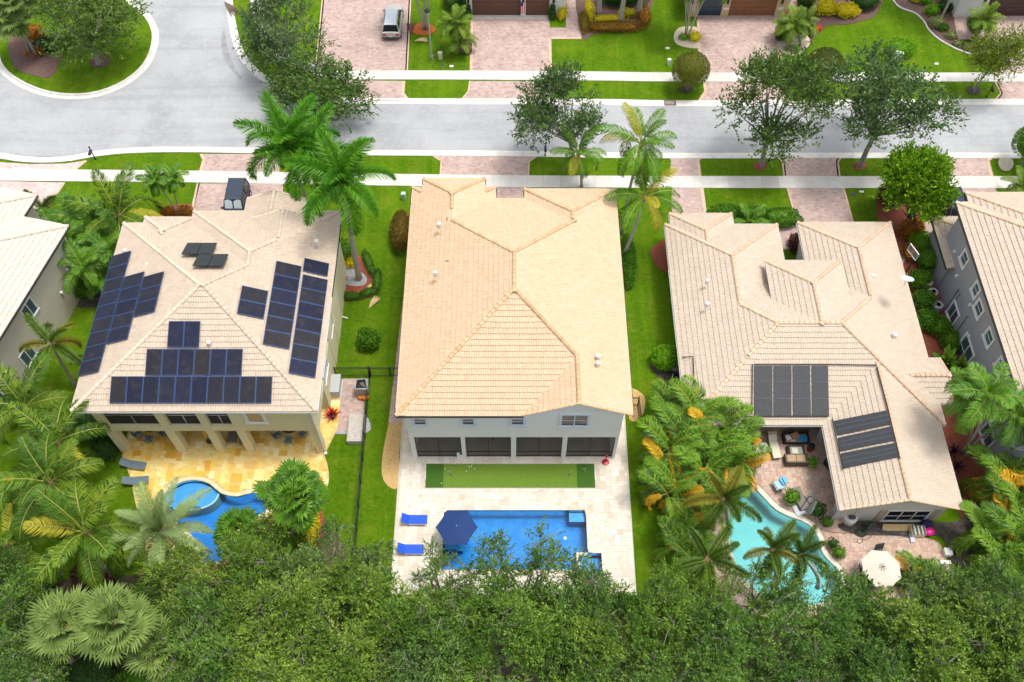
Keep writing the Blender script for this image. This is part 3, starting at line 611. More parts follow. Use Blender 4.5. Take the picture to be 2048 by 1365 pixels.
def house_roof(root, vols, mt, mcap, mtrim, limit=300, tiles=True, vis=None, capm=None):
    """deck, tiles, ridge tiles, rake tiles and gutters of one house; vols in root-local coordinates"""
    wl = Vector(root.location); rz = root.rotation_euler.z; RM = Matrix.Rotation(rz, 3, 'Z')
    campos = RM.inverted() @ (Vector((0,0,CAM_H)) - wl)
    deck = MB()
    for i, v in enumerate(vols):
        off = -.006*i
        for k in v.sides:
            P = v.face(k); a, b, c = v.d(k)
            if len(P) < 3: continue
            top = [(p[0], p[1], v.he + v.sl*(a*p[0]+b*p[1]+c) + off) for p in P]; n = len(top)
            deck.add(top + [(x,y,z-.11) for x,y,z in top], [tuple(range(n)), tuple(range(2*n-1,n-1,-1))] + [(j, n+j, n+(j+1)%n, (j+1)%n) for j in range(n)])
    roof = deck.build('roof', mt, root)
    def env(i, x, y, h):                      # is the point of volume i covered by another volume
        for j, o in enumerate(vols):
            if j == i: continue
            q = o.h(x, y)
            if q > h + .03 or (abs(q-h) <= .03 and j < i): return True
        return False
    full = []; loose = MB()
    for i, v in enumerate(vols):
        cs = 1/math.sqrt(1+v.sl*v.sl)
        for k in v.sides:
            P = v.face(k); a, b, c = v.d(k)
            if len(P) < 3: continue
            U = Vector({'W':(0,-1,0),'E':(0,1,0),'S':(1,0,0),'N':(-1,0,0)}[k]); D = Vector((a,b,0))
            Wv = (D + Vector((0,0,v.sl))).normalized(); N = U.cross(Wv)
            org = Vector({'W':(v.x0,v.y1),'E':(v.x1,v.y0),'S':(v.x0,v.y0),'N':(v.x1,v.y1)}[k]).to_3d()
            us = [(Vector(p).to_3d()-org).dot(U) for p in P]; ds = [(Vector(p).to_3d()-org).dot(D) for p in P]
            loc = list(zip(us, ds)); umax = max(us); dmax = max(ds); st = TL*cs; r = 0
            # edges of the local polygon as half planes for clipping
            ar = sum(loc[j][0]*loc[(j+1)%len(loc)][1]-loc[(j+1)%len(loc)][0]*loc[j][1] for j in range(len(loc)))
            lp = loc if ar > 0 else loc[::-1]
            hp = []
            for j in range(len(lp)):
                p, q = lp[j], lp[(j+1)%len(lp)]; ex, ey = q[0]-p[0], q[1]-p[1]; ln = math.hypot(ex, ey)
                if ln > 1e-5: hp.append((-ey/ln, ex/ln, (ey*p[0]-ex*p[1])/ln))
            while r*st < dmax:
                d0 = r*st; nU = int(umax/TW)+2; sh = (r % 2)*TW*.5
                for q in range(-1, nU):
                    u0 = q*TW + sh; cu, cdp = u0+TW/2, d0+st/2
                    rect = [(u0,d0),(u0+TW,d0),(u0+TW,d0+st),(u0,d0+st)]
                    mn = min(min(A*x+B*y+C for A,B,C in hp) for x,y in rect)
                    if max(A*cu+B*cdp+C < -.4 for A,B,C in hp): continue
                    w = org + U*cu + D*cdp; h = v.he + v.sl*cdp
                    if env(i, w.x, w.y, h): 
                        if all(env(i, (org+U*x+D*y).x, (org+U*x+D*y).y, v.he+v.sl*y) for x,y in rect): continue
                    pos = org + U*cu + D*d0; pos.z = v.he + v.sl*d0
                    if mn >= -.02: full.append((pos, U, Wv, N))
                    else:
                        pc = rect
                        for A,B,C in hp:
                            pc = clip(pc, A, B, C)
                            if len(pc) < 3: break
                        if len(pc) < 3: continue
                        def lift(x, y): return org + U*x + D*y + Vector((0,0,v.he + v.sl*y))
                        tp = [lift(x,y) + N*(.085-.06*(y-d0)/st) for x,y in pc]; bt = [lift(x,y) for x,y in pc]; n = len(tp)
                        loose.add(tp+bt, [tuple(range(n))] + [(j, n+j, n+(j+1)%n, (j+1)%n) for j in range(n)])
                r += 1
    def wpos(p): return RM @ p + wl
    def inframe(p):
        w = wpos(p) - Vector((0,0,CAM_H)); zc = w.y*_c - w.z*_s; u = w.x/zc*FPX; v2 = (w.y*_s+w.z*_c)/zc*FPX
        return abs(u) < 1024 and abs(v2) < 682
    order = sorted(full, key=lambda t: (0 if (inframe(t[0]) and t[3].dot(campos-t[0]) > 0) else 1, (t[0]-campos).length))
    me = MB().add(TV, TF).mesh('roof_tile', mt)
    for n, (p, U, Wv, N) in enumerate(order):
        ji = rng.uniform(-.012,.012); U2 = (U + Wv*ji).normalized(); W2 = (Wv - U*ji).normalized(); q = p + N*rng.uniform(0,.006)
        if n < limit:
            o = link('roof_tile', me, roof); M = Matrix((U2, W2, N)).transposed().to_4x4(); M.translation = q; o.matrix_local = M
        else: loose.add([q + U2*t.x + W2*t.y + N*t.z for t in TVv], TF)
    lo = loose.build('roof_tiles', mt, roof); lo['kind'] = 'stuff'
    # ridge and hip tiles, rake tiles
    segs = {}
    for i, v in enumerate(vols):
        for k in v.sides:
            P = v.face(k); a, b, c = v.d(k)
            for j in range(len(P)):
                p, q = P[j], P[(j+1) % len(P)]
                dp, dq = a*p[0]+b*p[1]+c, a*q[0]+b*q[1]+c
                if math.hypot(p[0]-q[0], p[1]-q[1]) < .05 or (dp < .01 and dq < .01): continue
                onb = any(abs(v.d(s)[0]*p[0]+v.d(s)[1]*p[1]+v.d(s)[2]) < .01 and abs(v.d(s)[0]*q[0]+v.d(s)[1]*q[1]+v.d(s)[2]) < .01 for s in 'WESN' if s not in v.sides)
                A = Vector((p[0],p[1],v.he+v.sl*dp)); B = Vector((q[0],q[1],v.he+v.sl*dq))
                if A.z > B.z: A, B = B, A
                key = (i,) + tuple(sorted((tuple(round(t,1) for t in A), tuple(round(t,1) for t in B))))
                segs[key] = (i, A, B, onb)
    cme = {}
    for (i, A, B, onb) in segs.values():
        n = int((B-A).length/.38); d = (B-A).normalized()
        for j in range(n+1):
            p = A + d*(.38*j)
            if (p-A).length > (B-A).length - .1: continue
            m2 = p + d*.19
            if env(i, m2.x, m2.y, m2.z) or any(j2 != i and o2.h(m2.x, m2.y) > m2.z-.03 for j2, o2 in enumerate(vols)): continue
            kk = 'rake_tile' if onb else 'ridge_tile'
            if kk not in cme: cme[kk] = MB().add(*cap_geo(.10 if onb else .15)).mesh(kk, mcap, True)
            X = d.cross(Vector((0,0,1))).normalized(); Z = X.cross(d); M = Matrix((X, d, Z)).transposed().to_4x4(); M.translation = p + Z*.085
            o = link(kk, cme[kk], roof); o.matrix_local = M
    # gutters along exposed eaves
    for i, v in enumerate(vols):
        for k in v.sides:
            a, b, c = v.d(k); L = (v.y1-v.y0) if k in 'WE' else (v.x1-v.x0); n = max(2, int(L/.25)); run = None
            def pt(t): return (v.x0 if k == 'W' else v.x1, v.y0+(v.y1-v.y0)*t) if k in 'WE' else (v.x0+(v.x1-v.x0)*t, v.y0 if k == 'S' else v.y1)
            P = v.face(k)
            for j in range(n+1):
                t = (j+.5)/n; ex = False
                if j < n:
                    x, y = pt(t); x2, y2 = x-a*.1, y-b*.1
                    ex = inside((x+a*.02, y+b*.02), P) and not any(o is not v and o.h(x2, y2) > -50 and abs(o.he-v.he) < 2.5 for o in vols)
                if ex and run is None: run = j/n
                if not ex and run is not None:
                    x0, y0 = pt(run); x1, y1 = pt(j/n); g = .11; z = v.he
                    lo_ = (min(x0,x1) - (g if k == 'W' else 0) + (.002 if k=='E' else 0), min(y0,y1) - (g if k == 'S' else 0)+ (.002 if k=='N' else 0)); hi_ = (max(x0,x1) + (g if k == 'E' else 0), max(y0,y1) + (g if k == 'N' else 0))
                    gb = MB(); gb.box(lo_[0], lo_[1], z-.15, hi_[0], hi_[1], z-.12)
                    ox = .02
                    if k in 'WE':
                        xa = lo_[0] if k == 'W' else hi_[0]-ox; gb.box(xa, lo_[1], z-.12, xa+ox, hi_[1], z-.01)
                    else:
                        ya = lo_[1] if k == 'S' else hi_[1]-ox; gb.box(lo_[0], ya, z-.12, hi_[0], ya+ox, z-.01)
                    gb.build('gutter', mtrim, root); run = None
    return roof
def house_walls(root, vols, m, z0=0, skip=()):
    for i, v in enumerate(vols):
        if not v.wall or i in skip: continue
        e = v.inset + .005*i; x0, x1, y0, y1 = v.x0+e, v.x1-e, v.y0+e, v.y1-e; zb = z0 if v.wall is True else v.wall
        MB().box(x0, y0, zb, x1, y1, v.he-.03).build('wall', m, root)
        gables(root, v, e, m)
def gables(root, v, e, m):
    x0, x1, y0, y1 = v.x0+e, v.x1-e, v.y0+e, v.y1-e
    for k in 'WESN':
        if k in v.sides: continue
        if k in 'SN':
            y = y0 if k == 'S' else y1-.2; xm = (v.x0+v.x1)/2; zr = v.he + v.sl*(v.x1-v.x0)/2 - .13; zl = v.he + v.sl*e - .13
            pr = [(x0, zl), (x1, zl), (xm, zr)]; vs = [(p[0], y, p[1]) for p in pr] + [(p[0], y+.2, p[1]) for p in pr]
        else:
            x = x0 if k == 'W' else x1-.2; ym = (v.y0+v.y1)/2; zr = v.he + v.sl*(v.y1-v.y0)/2 - .22; zl = v.he + v.sl*e - .22
            pr = [(y0, zl), (y1, zl), (ym, zr)]; vs = [(x, p[0], p[1]) for p in pr] + [(x+.2, p[0], p[1]) for p in pr]
        MB().add(vs, [(0,1,2),(5,4,3),(0,3,4,1),(1,4,5,2),(2,5,3,0)]).build('gable_wall', m, root)
M_GLASS = glassmat('window_glass', (.015,.02,.026)); M_GLASSB = glassmat('window_glass_blue', (.05,.09,.12))
M_BLIND = mat('window_blind', (.5,.5,.48), (.42,.42,.41), 4, .6)
def window(root, axis, fix, a, b, z0, z1, out, mf=None, trim=.14, mull=0, rail=True, glass=None, deep=.06):
    """window on wall plane; axis 'x': wall runs along x at y=fix; out=+-1 outward direction"""
    mf = mf or M_WHITE; glass = glass or M_GLASS
    def bx(mb, u0, u1, za, zb, d0, d1):
        lo, hi = sorted((fix+out*d0, fix+out*d1))
        if axis == 'x': mb.box(u0, lo, za, u1, hi, zb)
        else: mb.box(lo, u0, za, hi, u1, zb)
    fr = MB(); t = trim
    bx(fr, a-t, b+t, z1, z1+t, 0, deep); bx(fr, a-t-.05, b+t+.05, z0-t, z0, 0, deep+.05); bx(fr, a-t, a, z0, z1, 0, deep); bx(fr, b, b+t, z0, z1, 0, deep)
    w = fr.build('window', mf, root)
    gl = MB(); bx(gl, a, b, z0, z1, .002, .012); gl.build('pane', glass, w)
    sb = MB(); s = .035
    bx(sb, a, a+s, z0, z1, .012, .035); bx(sb, b-s, b, z0, z1, .012, .035); bx(sb, a+s, b-s, z1-s, z1, .012, .035); bx(sb, a+s, b-s, z0, z0+s, .012, .035)
    if rail: bx(sb, a+s, b-s, (z0+z1)/2-s/2, (z0+z1)/2+s/2, .014, .04)
    for q in range(mull): xm = a+(b-a)*(q+1)/(mull+1); bx(sb, xm-s, xm+s, z0+s, z1-s, .016, .045)
    sb.build('sash', mf, w); return w

# ---------------------------------------------------------------- middle house (tan roof)
M_TANROOF = mat('tan_roof_tile', None, None, .5, .75, pieces=[(.58,.42,.272),(.592,.432,.283),(.603,.445,.295),(.583,.424,.275),(.61,.455,.305),(.56,.40,.255),(.597,.438,.288)], bump=.15, bscale=40, stain=((.49,.34,.20), 6, .22))
M_TANCAP = mat('tan_ridge_tile', None, (.9,.85,.78), 1, .75, pieces=[(.55,.36,.19),(.60,.41,.24),(.63,.45,.28),(.57,.38,.21)], bump=.15, bscale=30)
M_BWALL = mat('cool_white_stucco', (.78,.78,.78), (.82,.82,.82), 1.2, .85, bump=.25, bscale=60, stain=((.68,.68,.67), .6, .3))
M_DKTRIM = mat('dark_bronze_trim', (.03,.028,.027), None, rough=.5)
M_SCREEN = screenmat('porch_screen', (.03,.03,.03), .45)
hB = T('house', 'two storey white stucco house with plain tan tiled roof, middle of the row', 'house', (.15, 40, 0))
BX, BY = .15, 40
def lv(x0, x1, y0, y1, he, sides='WESN', **k): return (x0, x1, y0, y1, he, sides, k)
def vols_at(lst, ox, oy): return [Vol(a-ox, b-ox, c-oy, d-oy, he, s, **k) for a,b,c,d,he,s,k in lst]
EB = 7.5
vB = vols_at([lv(-7.8,8.1,30.05,49.1,EB), lv(-7.8,-1.3,42,50.3,EB,'WEN'), lv(-6.95,-2.15,44,50.85,EB+.377,'WEN',inset=.5), lv(1.0,8.1,42,50.1,EB,'WEN'), lv(.72,8.1,30.08,38,EB,'WE')], BX, BY)
for v_ in (vB[1], vB[2], vB[3]): v_.sides = 'WEN'
vB[0].wall = False; vB[4].wall = False
for v_ in vB: v_.sl = .444
vB[1].y0 = vB[1].y0; 
vB[0].cut = {'S': (-1, 1, (.72-BX) - (30.05-BY))}
house_roof(hB, vB, M_TANROOF, M_TANCAP, M_DKTRIM)
house_walls(hB, vB, M_BWALL)
def P_(root, mb, name, m, **k): return mb.build(name, m, root, world=True, **k)
P_(hB, MB().box(-7.3,34.0,0,7.6,48.6,3.6), 'wall', M_BWALL)
P_(hB, MB().box(-7.302,30.45,3.6,7.602,48.602,7.47), 'wall', M_BWALL)
gables(hB, vB[4], .374, M_BWALL)
PC = [-7.31,-6.62,-.0,.0]
cols = [(-7.3,-6.35),(-2.75,-2.2),(.95,1.45),(4.6,5.15),(7.0,7.6)]
wpx = lambda px: (px-1024)*70.9/1900
bays = [(837,926),(934,1022),(1032,1121),(1130,1222)]
bw = [(wpx(a), wpx(b)) for a, b in bays]
edges = [-7.3] + [v for ab in bw for v in ab] + [7.6]
for q in range(0, len(edges), 2): P_(hB, MB().box(edges[q],30.452,0.05,edges[q+1],30.8,3.6), 'column', M_BWALL)
P_(hB, MB().box(-7.3,30.454,3.5,7.6,30.78,3.61), 'beam', M_BWALL)
P_(hB, MB().box(-7.3,30.8,.05,-7.0,34.0,3.6), 'wall', M_BWALL); P_(hB, MB().box(7.3,30.8,.05,7.6,34.0,3.6), 'wall', M_BWALL)
P_(hB, MB().box(-7.0,30.7,.05,7.3,34.0,.075), 'porch_floor', mat('porch_tile', (.46,.40,.33), (.54,.48,.40), 1.5, .6))
for a, b in bw:
    P_(hB, MB().add([(a,30.63,.06),(b,30.63,.06),(b,30.63,3.5),(a,30.63,3.5)], [(0,1,2,3)]), 'porch_screen', M_SCREEN)
    f = MB(); m_ = (a+b)/2
    for x0, x1, z0, z1 in ((a,a+.06,.05,3.5),(b-.06,b,.05,3.5),(a+.06,b-.06,.05,.13),(a+.06,b-.06,3.42,3.5),(m_-.03,m_+.03,.13,3.42),(a+.06,m_-.03,.8,.86),(m_+.03,b-.06,.8,.86)): f.box(x0,30.60,z0,x1,30.66,z1)
    P_(hB, f, 'screen_frame', M_DKTRIM)
Yb = 30.45; M_BLUETRIM = mat('pale_blue_trim', (.62,.68,.76), (.66,.71,.78), 3, .6)
for (x0p,x1p,ty,by,ml) in ((829,852,836,849,0),(925,948,836,849,0),(1023,1047,836,849,0),(1122,1174,829,851,1)):
    a = VY(x0p, by, Yb); b = VY(x1p, ty, Yb); window(hB, 'x', Yb-40, a.x-BX, VY(x1p,by,Yb).x-BX, a.z, b.z-.05, -1, M_BLUETRIM, .17, ml, deep=.09)
for sx, w_ in ((-1,-7.35),(1,7.65)): 
    pass
# side path details: downspout
P_(hB, MB().tube([(-7.36,30.9,7.3),(-7.36,30.9,.2)],.05,6), 'downspout', M_WHITE)
# roof vents
def vent(root, px, py, h, r=.16, n='roof_vent', mt=None):
    p = G(px, py, h); b = MB(); b.lathe([(r,-.35),(r,.12),(r*.2,.2)], 10, (p.x, p.y, p.z)); P_(root, b, n, mt or M_VENT, smooth=False)
M_VENT = mat('vent_cream', (.70,.66,.58), None, rough=.6)
for px, py, h in ((878,449,9.6),(871,546,9.6),(1196,713,8.9),(1196,727,8.9)): vent(hB, px, py, h)

# ---------------------------------------------------------------- left house (solar panels, yellow walls)
M_BEIGEROOF = mat('beige_roof_tile', None, None, .6, .78, pieces=[(.495,.40,.305),(.52,.425,.33),(.54,.445,.35),(.505,.41,.315),(.53,.435,.34)], bump=.15, bscale=40, stain=((.34,.26,.19), 1.2, .35))
M_BEIGECAP = mat('beige_ridge_tile', None, (.9,.86,.82), 1, .78, pieces=[(.58,.47,.37),(.64,.54,.44),(.60,.50,.40)], bump=.15, bscale=30)
M_YWALL = mat('yellow_stucco', (.68,.62,.40), (.73,.67,.45), 1.0, .85, bump=.25, bscale=60, stain=((.58,.52,.33), .5, .35))
AX, AY = -21.5, 38.7; EA = 7.2
hA = T('house', 'two storey yellow house with dark solar panels on its hip roof', 'house', (AX, AY, 0))
vA = vols_at([lv(-29.85,-13.25,30.55,46.9,EA,slope=.40), lv(-24.65,-13.3,38,48.1,EA,'WEN',slope=.40), lv(-21.3,-13.25,40,46.9,EA,'WE',slope=.40), lv(-20.7,-16.2,42,49.4,EA,'WE',slope=.40,wall=3.4), lv(-28.3,-24.5,42,47.5,EA,'WEN',slope=.40)], AX, AY)
vA[0].wall = False; vA[3].wall = True
house_roof(hA, vA, M_BEIGEROOF, M_BEIGECAP, M_WHITE)
house_walls(hA, vA, M_YWALL)
Ya = 30.95
zb1 = VY(300,854,Ya).z; zb0 = VY(300,862,Ya).z       # gallery beam
P_(hA, MB().box(-29.3,34.6,.0,-13.85,46.3,zb0), 'wall', M_YWALL)
P_(hA, MB().box(-29.298,33.4,zb0+.01,-13.9,46.298,7.17), 'wall', M_YWALL)
acol = [(-29.0,-28.4),(-24.75,-24.1),(-21.85,-21.25),(-19.65,-19.05)]
for a, b in acol: P_(hA, MB().box(a,30.95,.05,b,31.55,7.16), 'column', M_YWALL)
P_(hA, MB().box(-19.052,30.953,zb0,-13.85,33.6,7.165), 'wall', M_YWALL)                  # closed upper room on the right
P_(hA, MB().box(-14.45,30.957,.05,-13.86,31.5,zb0+.02), 'column', M_YWALL)
P_(hA, MB().box(-13.98,31.5,3.0,-13.862,34.6,zb0), 'wall', M_YWALL)
P_(hA, MB().box(-28.4,30.96,zb0-.05,-19.05,31.3,zb1), 'beam', M_YWALL)
P_(hA, MB().box(-28.4,31.3,zb0,-19.05,33.5,zb1-.02), 'gallery_floor', M_DKGREY)
P_(hA, MB().box(-29.0,31.55,zb0,-28.85,33.5,7.15), 'wall', M_YWALL)
P_(hA, MB().box(-29.0,30.956,6.75,-19.0,31.4,7.16), 'beam', M_WHITE)
P_(hA, MB().box(-19.05,30.9,6.7,-13.9,30.952,7.16), 'fascia', M_WHITE)
for (a0,a),(b,b1) in zip(acol, acol[1:]):
    P_(hA, MB().add([(a,31.2,zb1),(b,31.2,zb1),(b,31.2,6.75),(a,31.2,6.75)], [(0,1,2,3)]), 'porch_screen', screenmat('gallery_screen', (.02,.021,.026), .82))
    f = MB(); zm = (zb1+6.75)/2
    f.box(a,31.17,zm-.03,b,31.23,zm+.03); f.box((a+b)/2-.03,31.17,zb1,(a+b)/2+.03,31.23,zm-.03)
    P_(hA, f, 'screen_frame', M_ALU)
a = VY(494,833,Ya); window(hA, 'x', Ya-AY, VY(493,832,Ya).x-AX, VY(524,832,Ya).x-AX, VY(500,840,Ya).z-.3, 6.62, -1, M_WHITE, .2, 0, False, glassmat('amber_blind_glass', (.42,.26,.09), .3))
Xa = -13.86
for (px, ya, yb) in ((664,640,682),(653,730,775)):
    p1 = VX(px+4, ya, Xa); p0 = VX(px-2, yb, Xa); window(hA, 'y', Xa-AX, p0.y-AY+.25, p1.y-AY-.25, p0.z+.2, max(p1.z-.1, p0.z+1.1), 1, M_WHITE, .16, 0)
P_(hA, MB().tube([(-13.8,30.88,7.0),(-13.82,30.86,6.6),(-13.82,30.86,.25)],.06,6).box(-13.9,30.7,.08,-13.7,30.9,.3), 'downspout', M_WHITE)
P_(hA, MB().tube([(-13.35,43.0,7.05),(-13.78,43.0,6.6),(-13.78,43.0,.2),(-13.3,42.9,.1)],.06,6), 'downspout', M_WHITE)
for px, py, h in ((633,483,8.6),(295,530,8.4),(250,502,7.6),(418,686,9.2)): vent(hA, px, py, h)
# ---- solar arrays: glass panels on rails
M_PV = mat('solar_cell_glass', None, (.75,.75,.9), 3, .4, pieces=[(.010,.014,.034),(.020,.020,.026),(.013,.018,.042),(.024,.022,.024)], stain=((.055,.048,.046), 1.6, .7), spec=.18)  # stain here paints a grey-brown speckled reflection into the cell colour
M_PVF = mat('solar_frame', (.035,.08,.20), None, rough=.4, metal=.3)
def solar(name, label, k, cells, w, l, du, dd, gap=.03, cat='solar array', m=None, mf=None, thick=.05, lift=.12):
    """cells: list of (u,d) grid positions on roof plane k of house A's main volume"""
    v = vA[0]; a, b, c = v.d(k)
    U = Vector({'W':(0,-1,0),'E':(0,1,0),'S':(1,0,0),'N':(-1,0,0)}[k]); D = Vector((a,b,0)); Wv = (D + Vector((0,0,v.sl))).normalized(); N = U.cross(Wv)
    return U, D, Wv, N
def panel_array(label, mesh_w, mesh_l, places, U, Wv, N, m, mf, fr=.035, name='solar_array', pname='solar_panel', cat='solar array', thick=.045):
    c = sum((p for p in places), Vector())/len(places); r = T(name, label, cat, c)
    f = MB(); w, l = mesh_w, mesh_l
    f.box(-w/2,-l/2,0,w/2,-l/2+fr,thick).box(-w/2,l/2-fr,0,w/2,l/2,thick).box(-w/2,-l/2+fr,0,-w/2+fr,l/2-fr,thick).box(w/2-fr,-l/2+fr,0,w/2,l/2-fr,thick)
    fme = f.mesh('frame', mf); g = MB().box(-w/2+fr,-l/2+fr,.005,w/2-fr,l/2-fr,thick-.006).mesh('cell_glass', m)
    B = Matrix((U, Wv, N)).transposed().to_4x4()
    for p in places:
        o = link(pname, fme, r); M = B.copy(); M.translation = p - c; o.matrix_local = M
        link('cell_glass', g, o)
    rl = MB()
    us = [(p-c).dot(U) for p in places]; ws = sorted(set(round((p-c).dot(Wv),2) for p in places))
    for wv in ws:
        row = [u for u, p in zip(us, places) if abs((p-c).dot(Wv)-wv) < .05]
        for s in (-.25,.25):
            M = B.copy(); M.translation = U*((min(row)+max(row))/2) + Wv*(wv+s*l) - N*.06
            rl.obox(M, (max(row)-min(row))/2+w/2, .025, .05)
    rl.build('mounting_rail', M_ALU, r); return r
def roof_pt(v, k, px, py, ox, oy, lift=.2):
    """intersection of a photograph ray with roof plane k of volume v (world)"""
    u, dy, dz = _ray(px, py); d = Vector((u, dy, dz)); o = Vector((0,0,CAM_H)); a, b, c = v.d(k)
    # z = he + sl*(a*(x-ox)+b*(y-oy)+c) + lift
    nrm = Vector((-v.sl*a, -v.sl*b, 1)); k0 = v.he + v.sl*(c - a*ox - b*oy) + lift
    t = (k0 - nrm.dot(o))/nrm.dot(d); return o + d*t
def basis(v, k):
    a, b, c = v.d(k); U = Vector({'W':(0,-1,0),'E':(0,1,0),'S':(1,0,0),'N':(-1,0,0)}[k]); Wv = (Vector((a,b,0)) + Vector((0,0,v.sl))).normalized(); return U, Wv, U.cross(Wv)
def grid_places(v, k, ox, oy, px, cols_rows, w, l):
    """first panel's centre at photograph pixel px; others offset by (i,j) panel steps"""
    U, Wv, N = basis(v, k); p0 = roof_pt(v, k, px[0], px[1], ox, oy)
    return [p0 + U*(i*w) + Wv*(j*l) for i, j in cols_rows], U, Wv, N
vm = vA[0]
# measure panel pitch from the photograph: rear array bottom row
pL = roof_pt(vm,'S',221,780,AX,AY); pR = roof_pt(vm,'S',544,780,AX,AY); pw = (pR-pL).length/10
pT = roof_pt(vm,'S',400,753,AX,AY); pB_ = roof_pt(vm,'S',400,807,AX,AY); pl = (pT-pB_).length
U, Wv, N = basis(vm,'S')
p0 = pL + U*pw/2; places = [p0 + U*pw*i for i in range(10)]
q0 = roof_pt(vm,'S',292,725,AX,AY) + U*pw/2; places += [q0 + U*pw*i for i in range(6)]
s0 = roof_pt(vm,'S',336,669,AX,AY) + U*pw/2; places += [s0 + U*pw*i for i in range(2)]
panel_array('stepped array of eighteen dark solar panels on the rear roof slope facing the pool', pw-.02, pl-.02, places, U, Wv, N, M_PV, M_PVF)
# east slope: panels lie with their long side along the slope
U, Wv, N = basis(vm,'E')
eT = roof_pt(vm,'E',641,560,AX,AY); eB = roof_pt(vm,'E',604,745,AX,AY); 
ph = abs((roof_pt(vm,'E',632,552,AX,AY) - roof_pt(vm,'E',603,748,AX,AY)).dot(U))/7; 
def colplace(top_px, n, step): 
    c0 = roof_pt(vm,'E',top_px[0],top_px[1],AX,AY); return [c0 - U*step*i for i in range(n)]
places = colplace((629,568), 7, ph); c1 = colplace((576,541), 6, ph); places += c1 + colplace((508,591), 2, ph) + colplace((632,535), 1, ph)
slw = abs((roof_pt(vm,'E',629,568,AX,AY) - roof_pt(vm,'E',576,568,AX,AY)).dot(Wv))
panel_array('stepped block of solar panels on the right hand slope beside the green side lawn', ph-.02, slw-.03, places, U, Wv, N, M_PV, M_PVF)
U, Wv, N = basis(vm,'W')
wph = abs((roof_pt(vm,'W',240,520,AX,AY) - roof_pt(vm,'W',178,735,AX,AY)).dot(U))/8
def colw(px, n): c0 = roof_pt(vm,'W',px[0],px[1],AX,AY); return [c0 + U*wph*i for i in range(n)]
swl = abs((roof_pt(vm,'W',231,560,AX,AY) - roof_pt(vm,'W',266,566,AX,AY)).dot(Wv))
places = colw((240,520), 9) + colw((266,562), 5) + colw((305,562), 3)
panel_array('long stepped strip of solar panels on the left hand slope beside the palms', wph-.02, swl-.02, places, U, Wv, N, M_PV, M_PVF)
v1 = vA[0]; U, Wv, N = basis(v1,'N')
f0 = roof_pt(v1,'N',384,498,AX,AY,.45); fw = abs((roof_pt(v1,'N',384,498,AX,AY)-roof_pt(v1,'N',414,498,AX,AY)).dot(U)); fl = abs((roof_pt(v1,'N',400,498,AX,AY)-roof_pt(v1,'N',400,521,AX,AY)).dot(Wv))
g0 = roof_pt(v1,'N',406,521,AX,AY,.45)
panel_array('four black solar panels in a zigzag high on the front roof slope', fw-.02, fl-.03, [f0, f0-U*fw, g0, g0-U*fw], U, Wv, N, mat('black_cell_glass', (.012,.016,.02), (.02,.025,.03), 3, .25), M_BLACK)

# ---------------------------------------------------------------- right house (single storey)
M_PINKROOF = mat('pinkish_roof_tile', None, None, .6, .78, pieces=[(.505,.415,.325),(.525,.435,.345),(.545,.455,.365),(.515,.425,.335),(.535,.445,.355)], bump=.15, bscale=40, stain=((.42,.32,.24), 3, .25))
M_PINKCAP = mat('peach_ridge_tile', None, (.92,.88,.84), 1, .78, pieces=[(.62,.44,.30),(.66,.49,.35),(.60,.42,.28)], bump=.15, bscale=30)
M_CWALL = mat('grey_white_stucco', (.58,.57,.54), (.64,.63,.60), 1.2, .85, bump=.25, bscale=60, stain=((.48,.47,.44), .5, .3))
CX, CY, EC = 22, 38, 3.3
hC = T('house', 'sprawling single storey house with black pool heating mats on its roof', 'house', (CX, CY, 0))
vC = vols_at([lv(12.55,31.05,31.55,45.4,EC,slope=.40), lv(22.3,30.7,25.05,38,EC,'WE',slope=.40), lv(12.58,21.75,36,50.0,EC,'WEN',slope=.40), lv(13.05,18.15,40,51.15,EC,'WEN',slope=.40), lv(23.5,31.1,36,50.2,EC,'WEN',slope=.40), lv(19.7,25.6,38.4,45.0,4.95,'WEN',slope=.40), lv(26,32.0,33.3,37.1,EC,'SN',slope=.40)], CX, CY)
vC[0].wall = False; vC[1].wall = False
house_roof(hC, vC, M_PINKROOF, M_PINKCAP, M_WHITE)
house_walls(hC, vC, M_CWALL)
P_(hC, MB().box(13.05,35.0,0,30.55,45.0,3.26), 'wall', M_CWALL)
P_(hC, MB().box(24.1,25.6,0,30.2,38,3.27), 'wall', M_CWALL)
P_(hC, MB().box(13.05,32.0,0,15.0,35.0,3.25), 'wall', M_CWALL)
gables(hC, vC[1], .552, M_CWALL)
P_(hC, MB().box(22.8,31.8,0,23.15,32.15,3.2), 'column', M_CWALL); P_(hC, MB().box(22.75,25.65,.0,24.15,25.95,3.2).box(22.75,25.95,.0,23.0,26.3,3.2), 'column', M_CWALL)
P_(hC, MB().box(15.0,31.9,3.0,22.7,32.2,3.26), 'beam', M_WHITE)
Yc = 25.6
p0 = VY(1763,1041,Yc); p1 = VY(1850,1022,Yc)
window(hC, 'x', Yc-CY, p0.x-CX, VY(1845,1041,Yc).x-CX, p0.z, p1.z, -1, M_WHITE, .12, 2)
for xs in (p0.x-.62, VY(1845,1041,Yc).x+.16): P_(hC, MB().box(xs,25.53,p0.z-.15,xs+.42,25.6,p1.z+.2), 'shutter', mat('taupe_shutter', (.40,.34,.26), (.46,.40,.31), 3, .7))
for px, py, h in ((1415,562,5.2),(1415,608,5.2)): vent(hC, px, py, h, .15, mt=M_WHITE)
for px, py, h in ((1746,552,4.6),(1790,670,4.7)): vent(hC, px, py, h, .17, mt=M_WHITE)
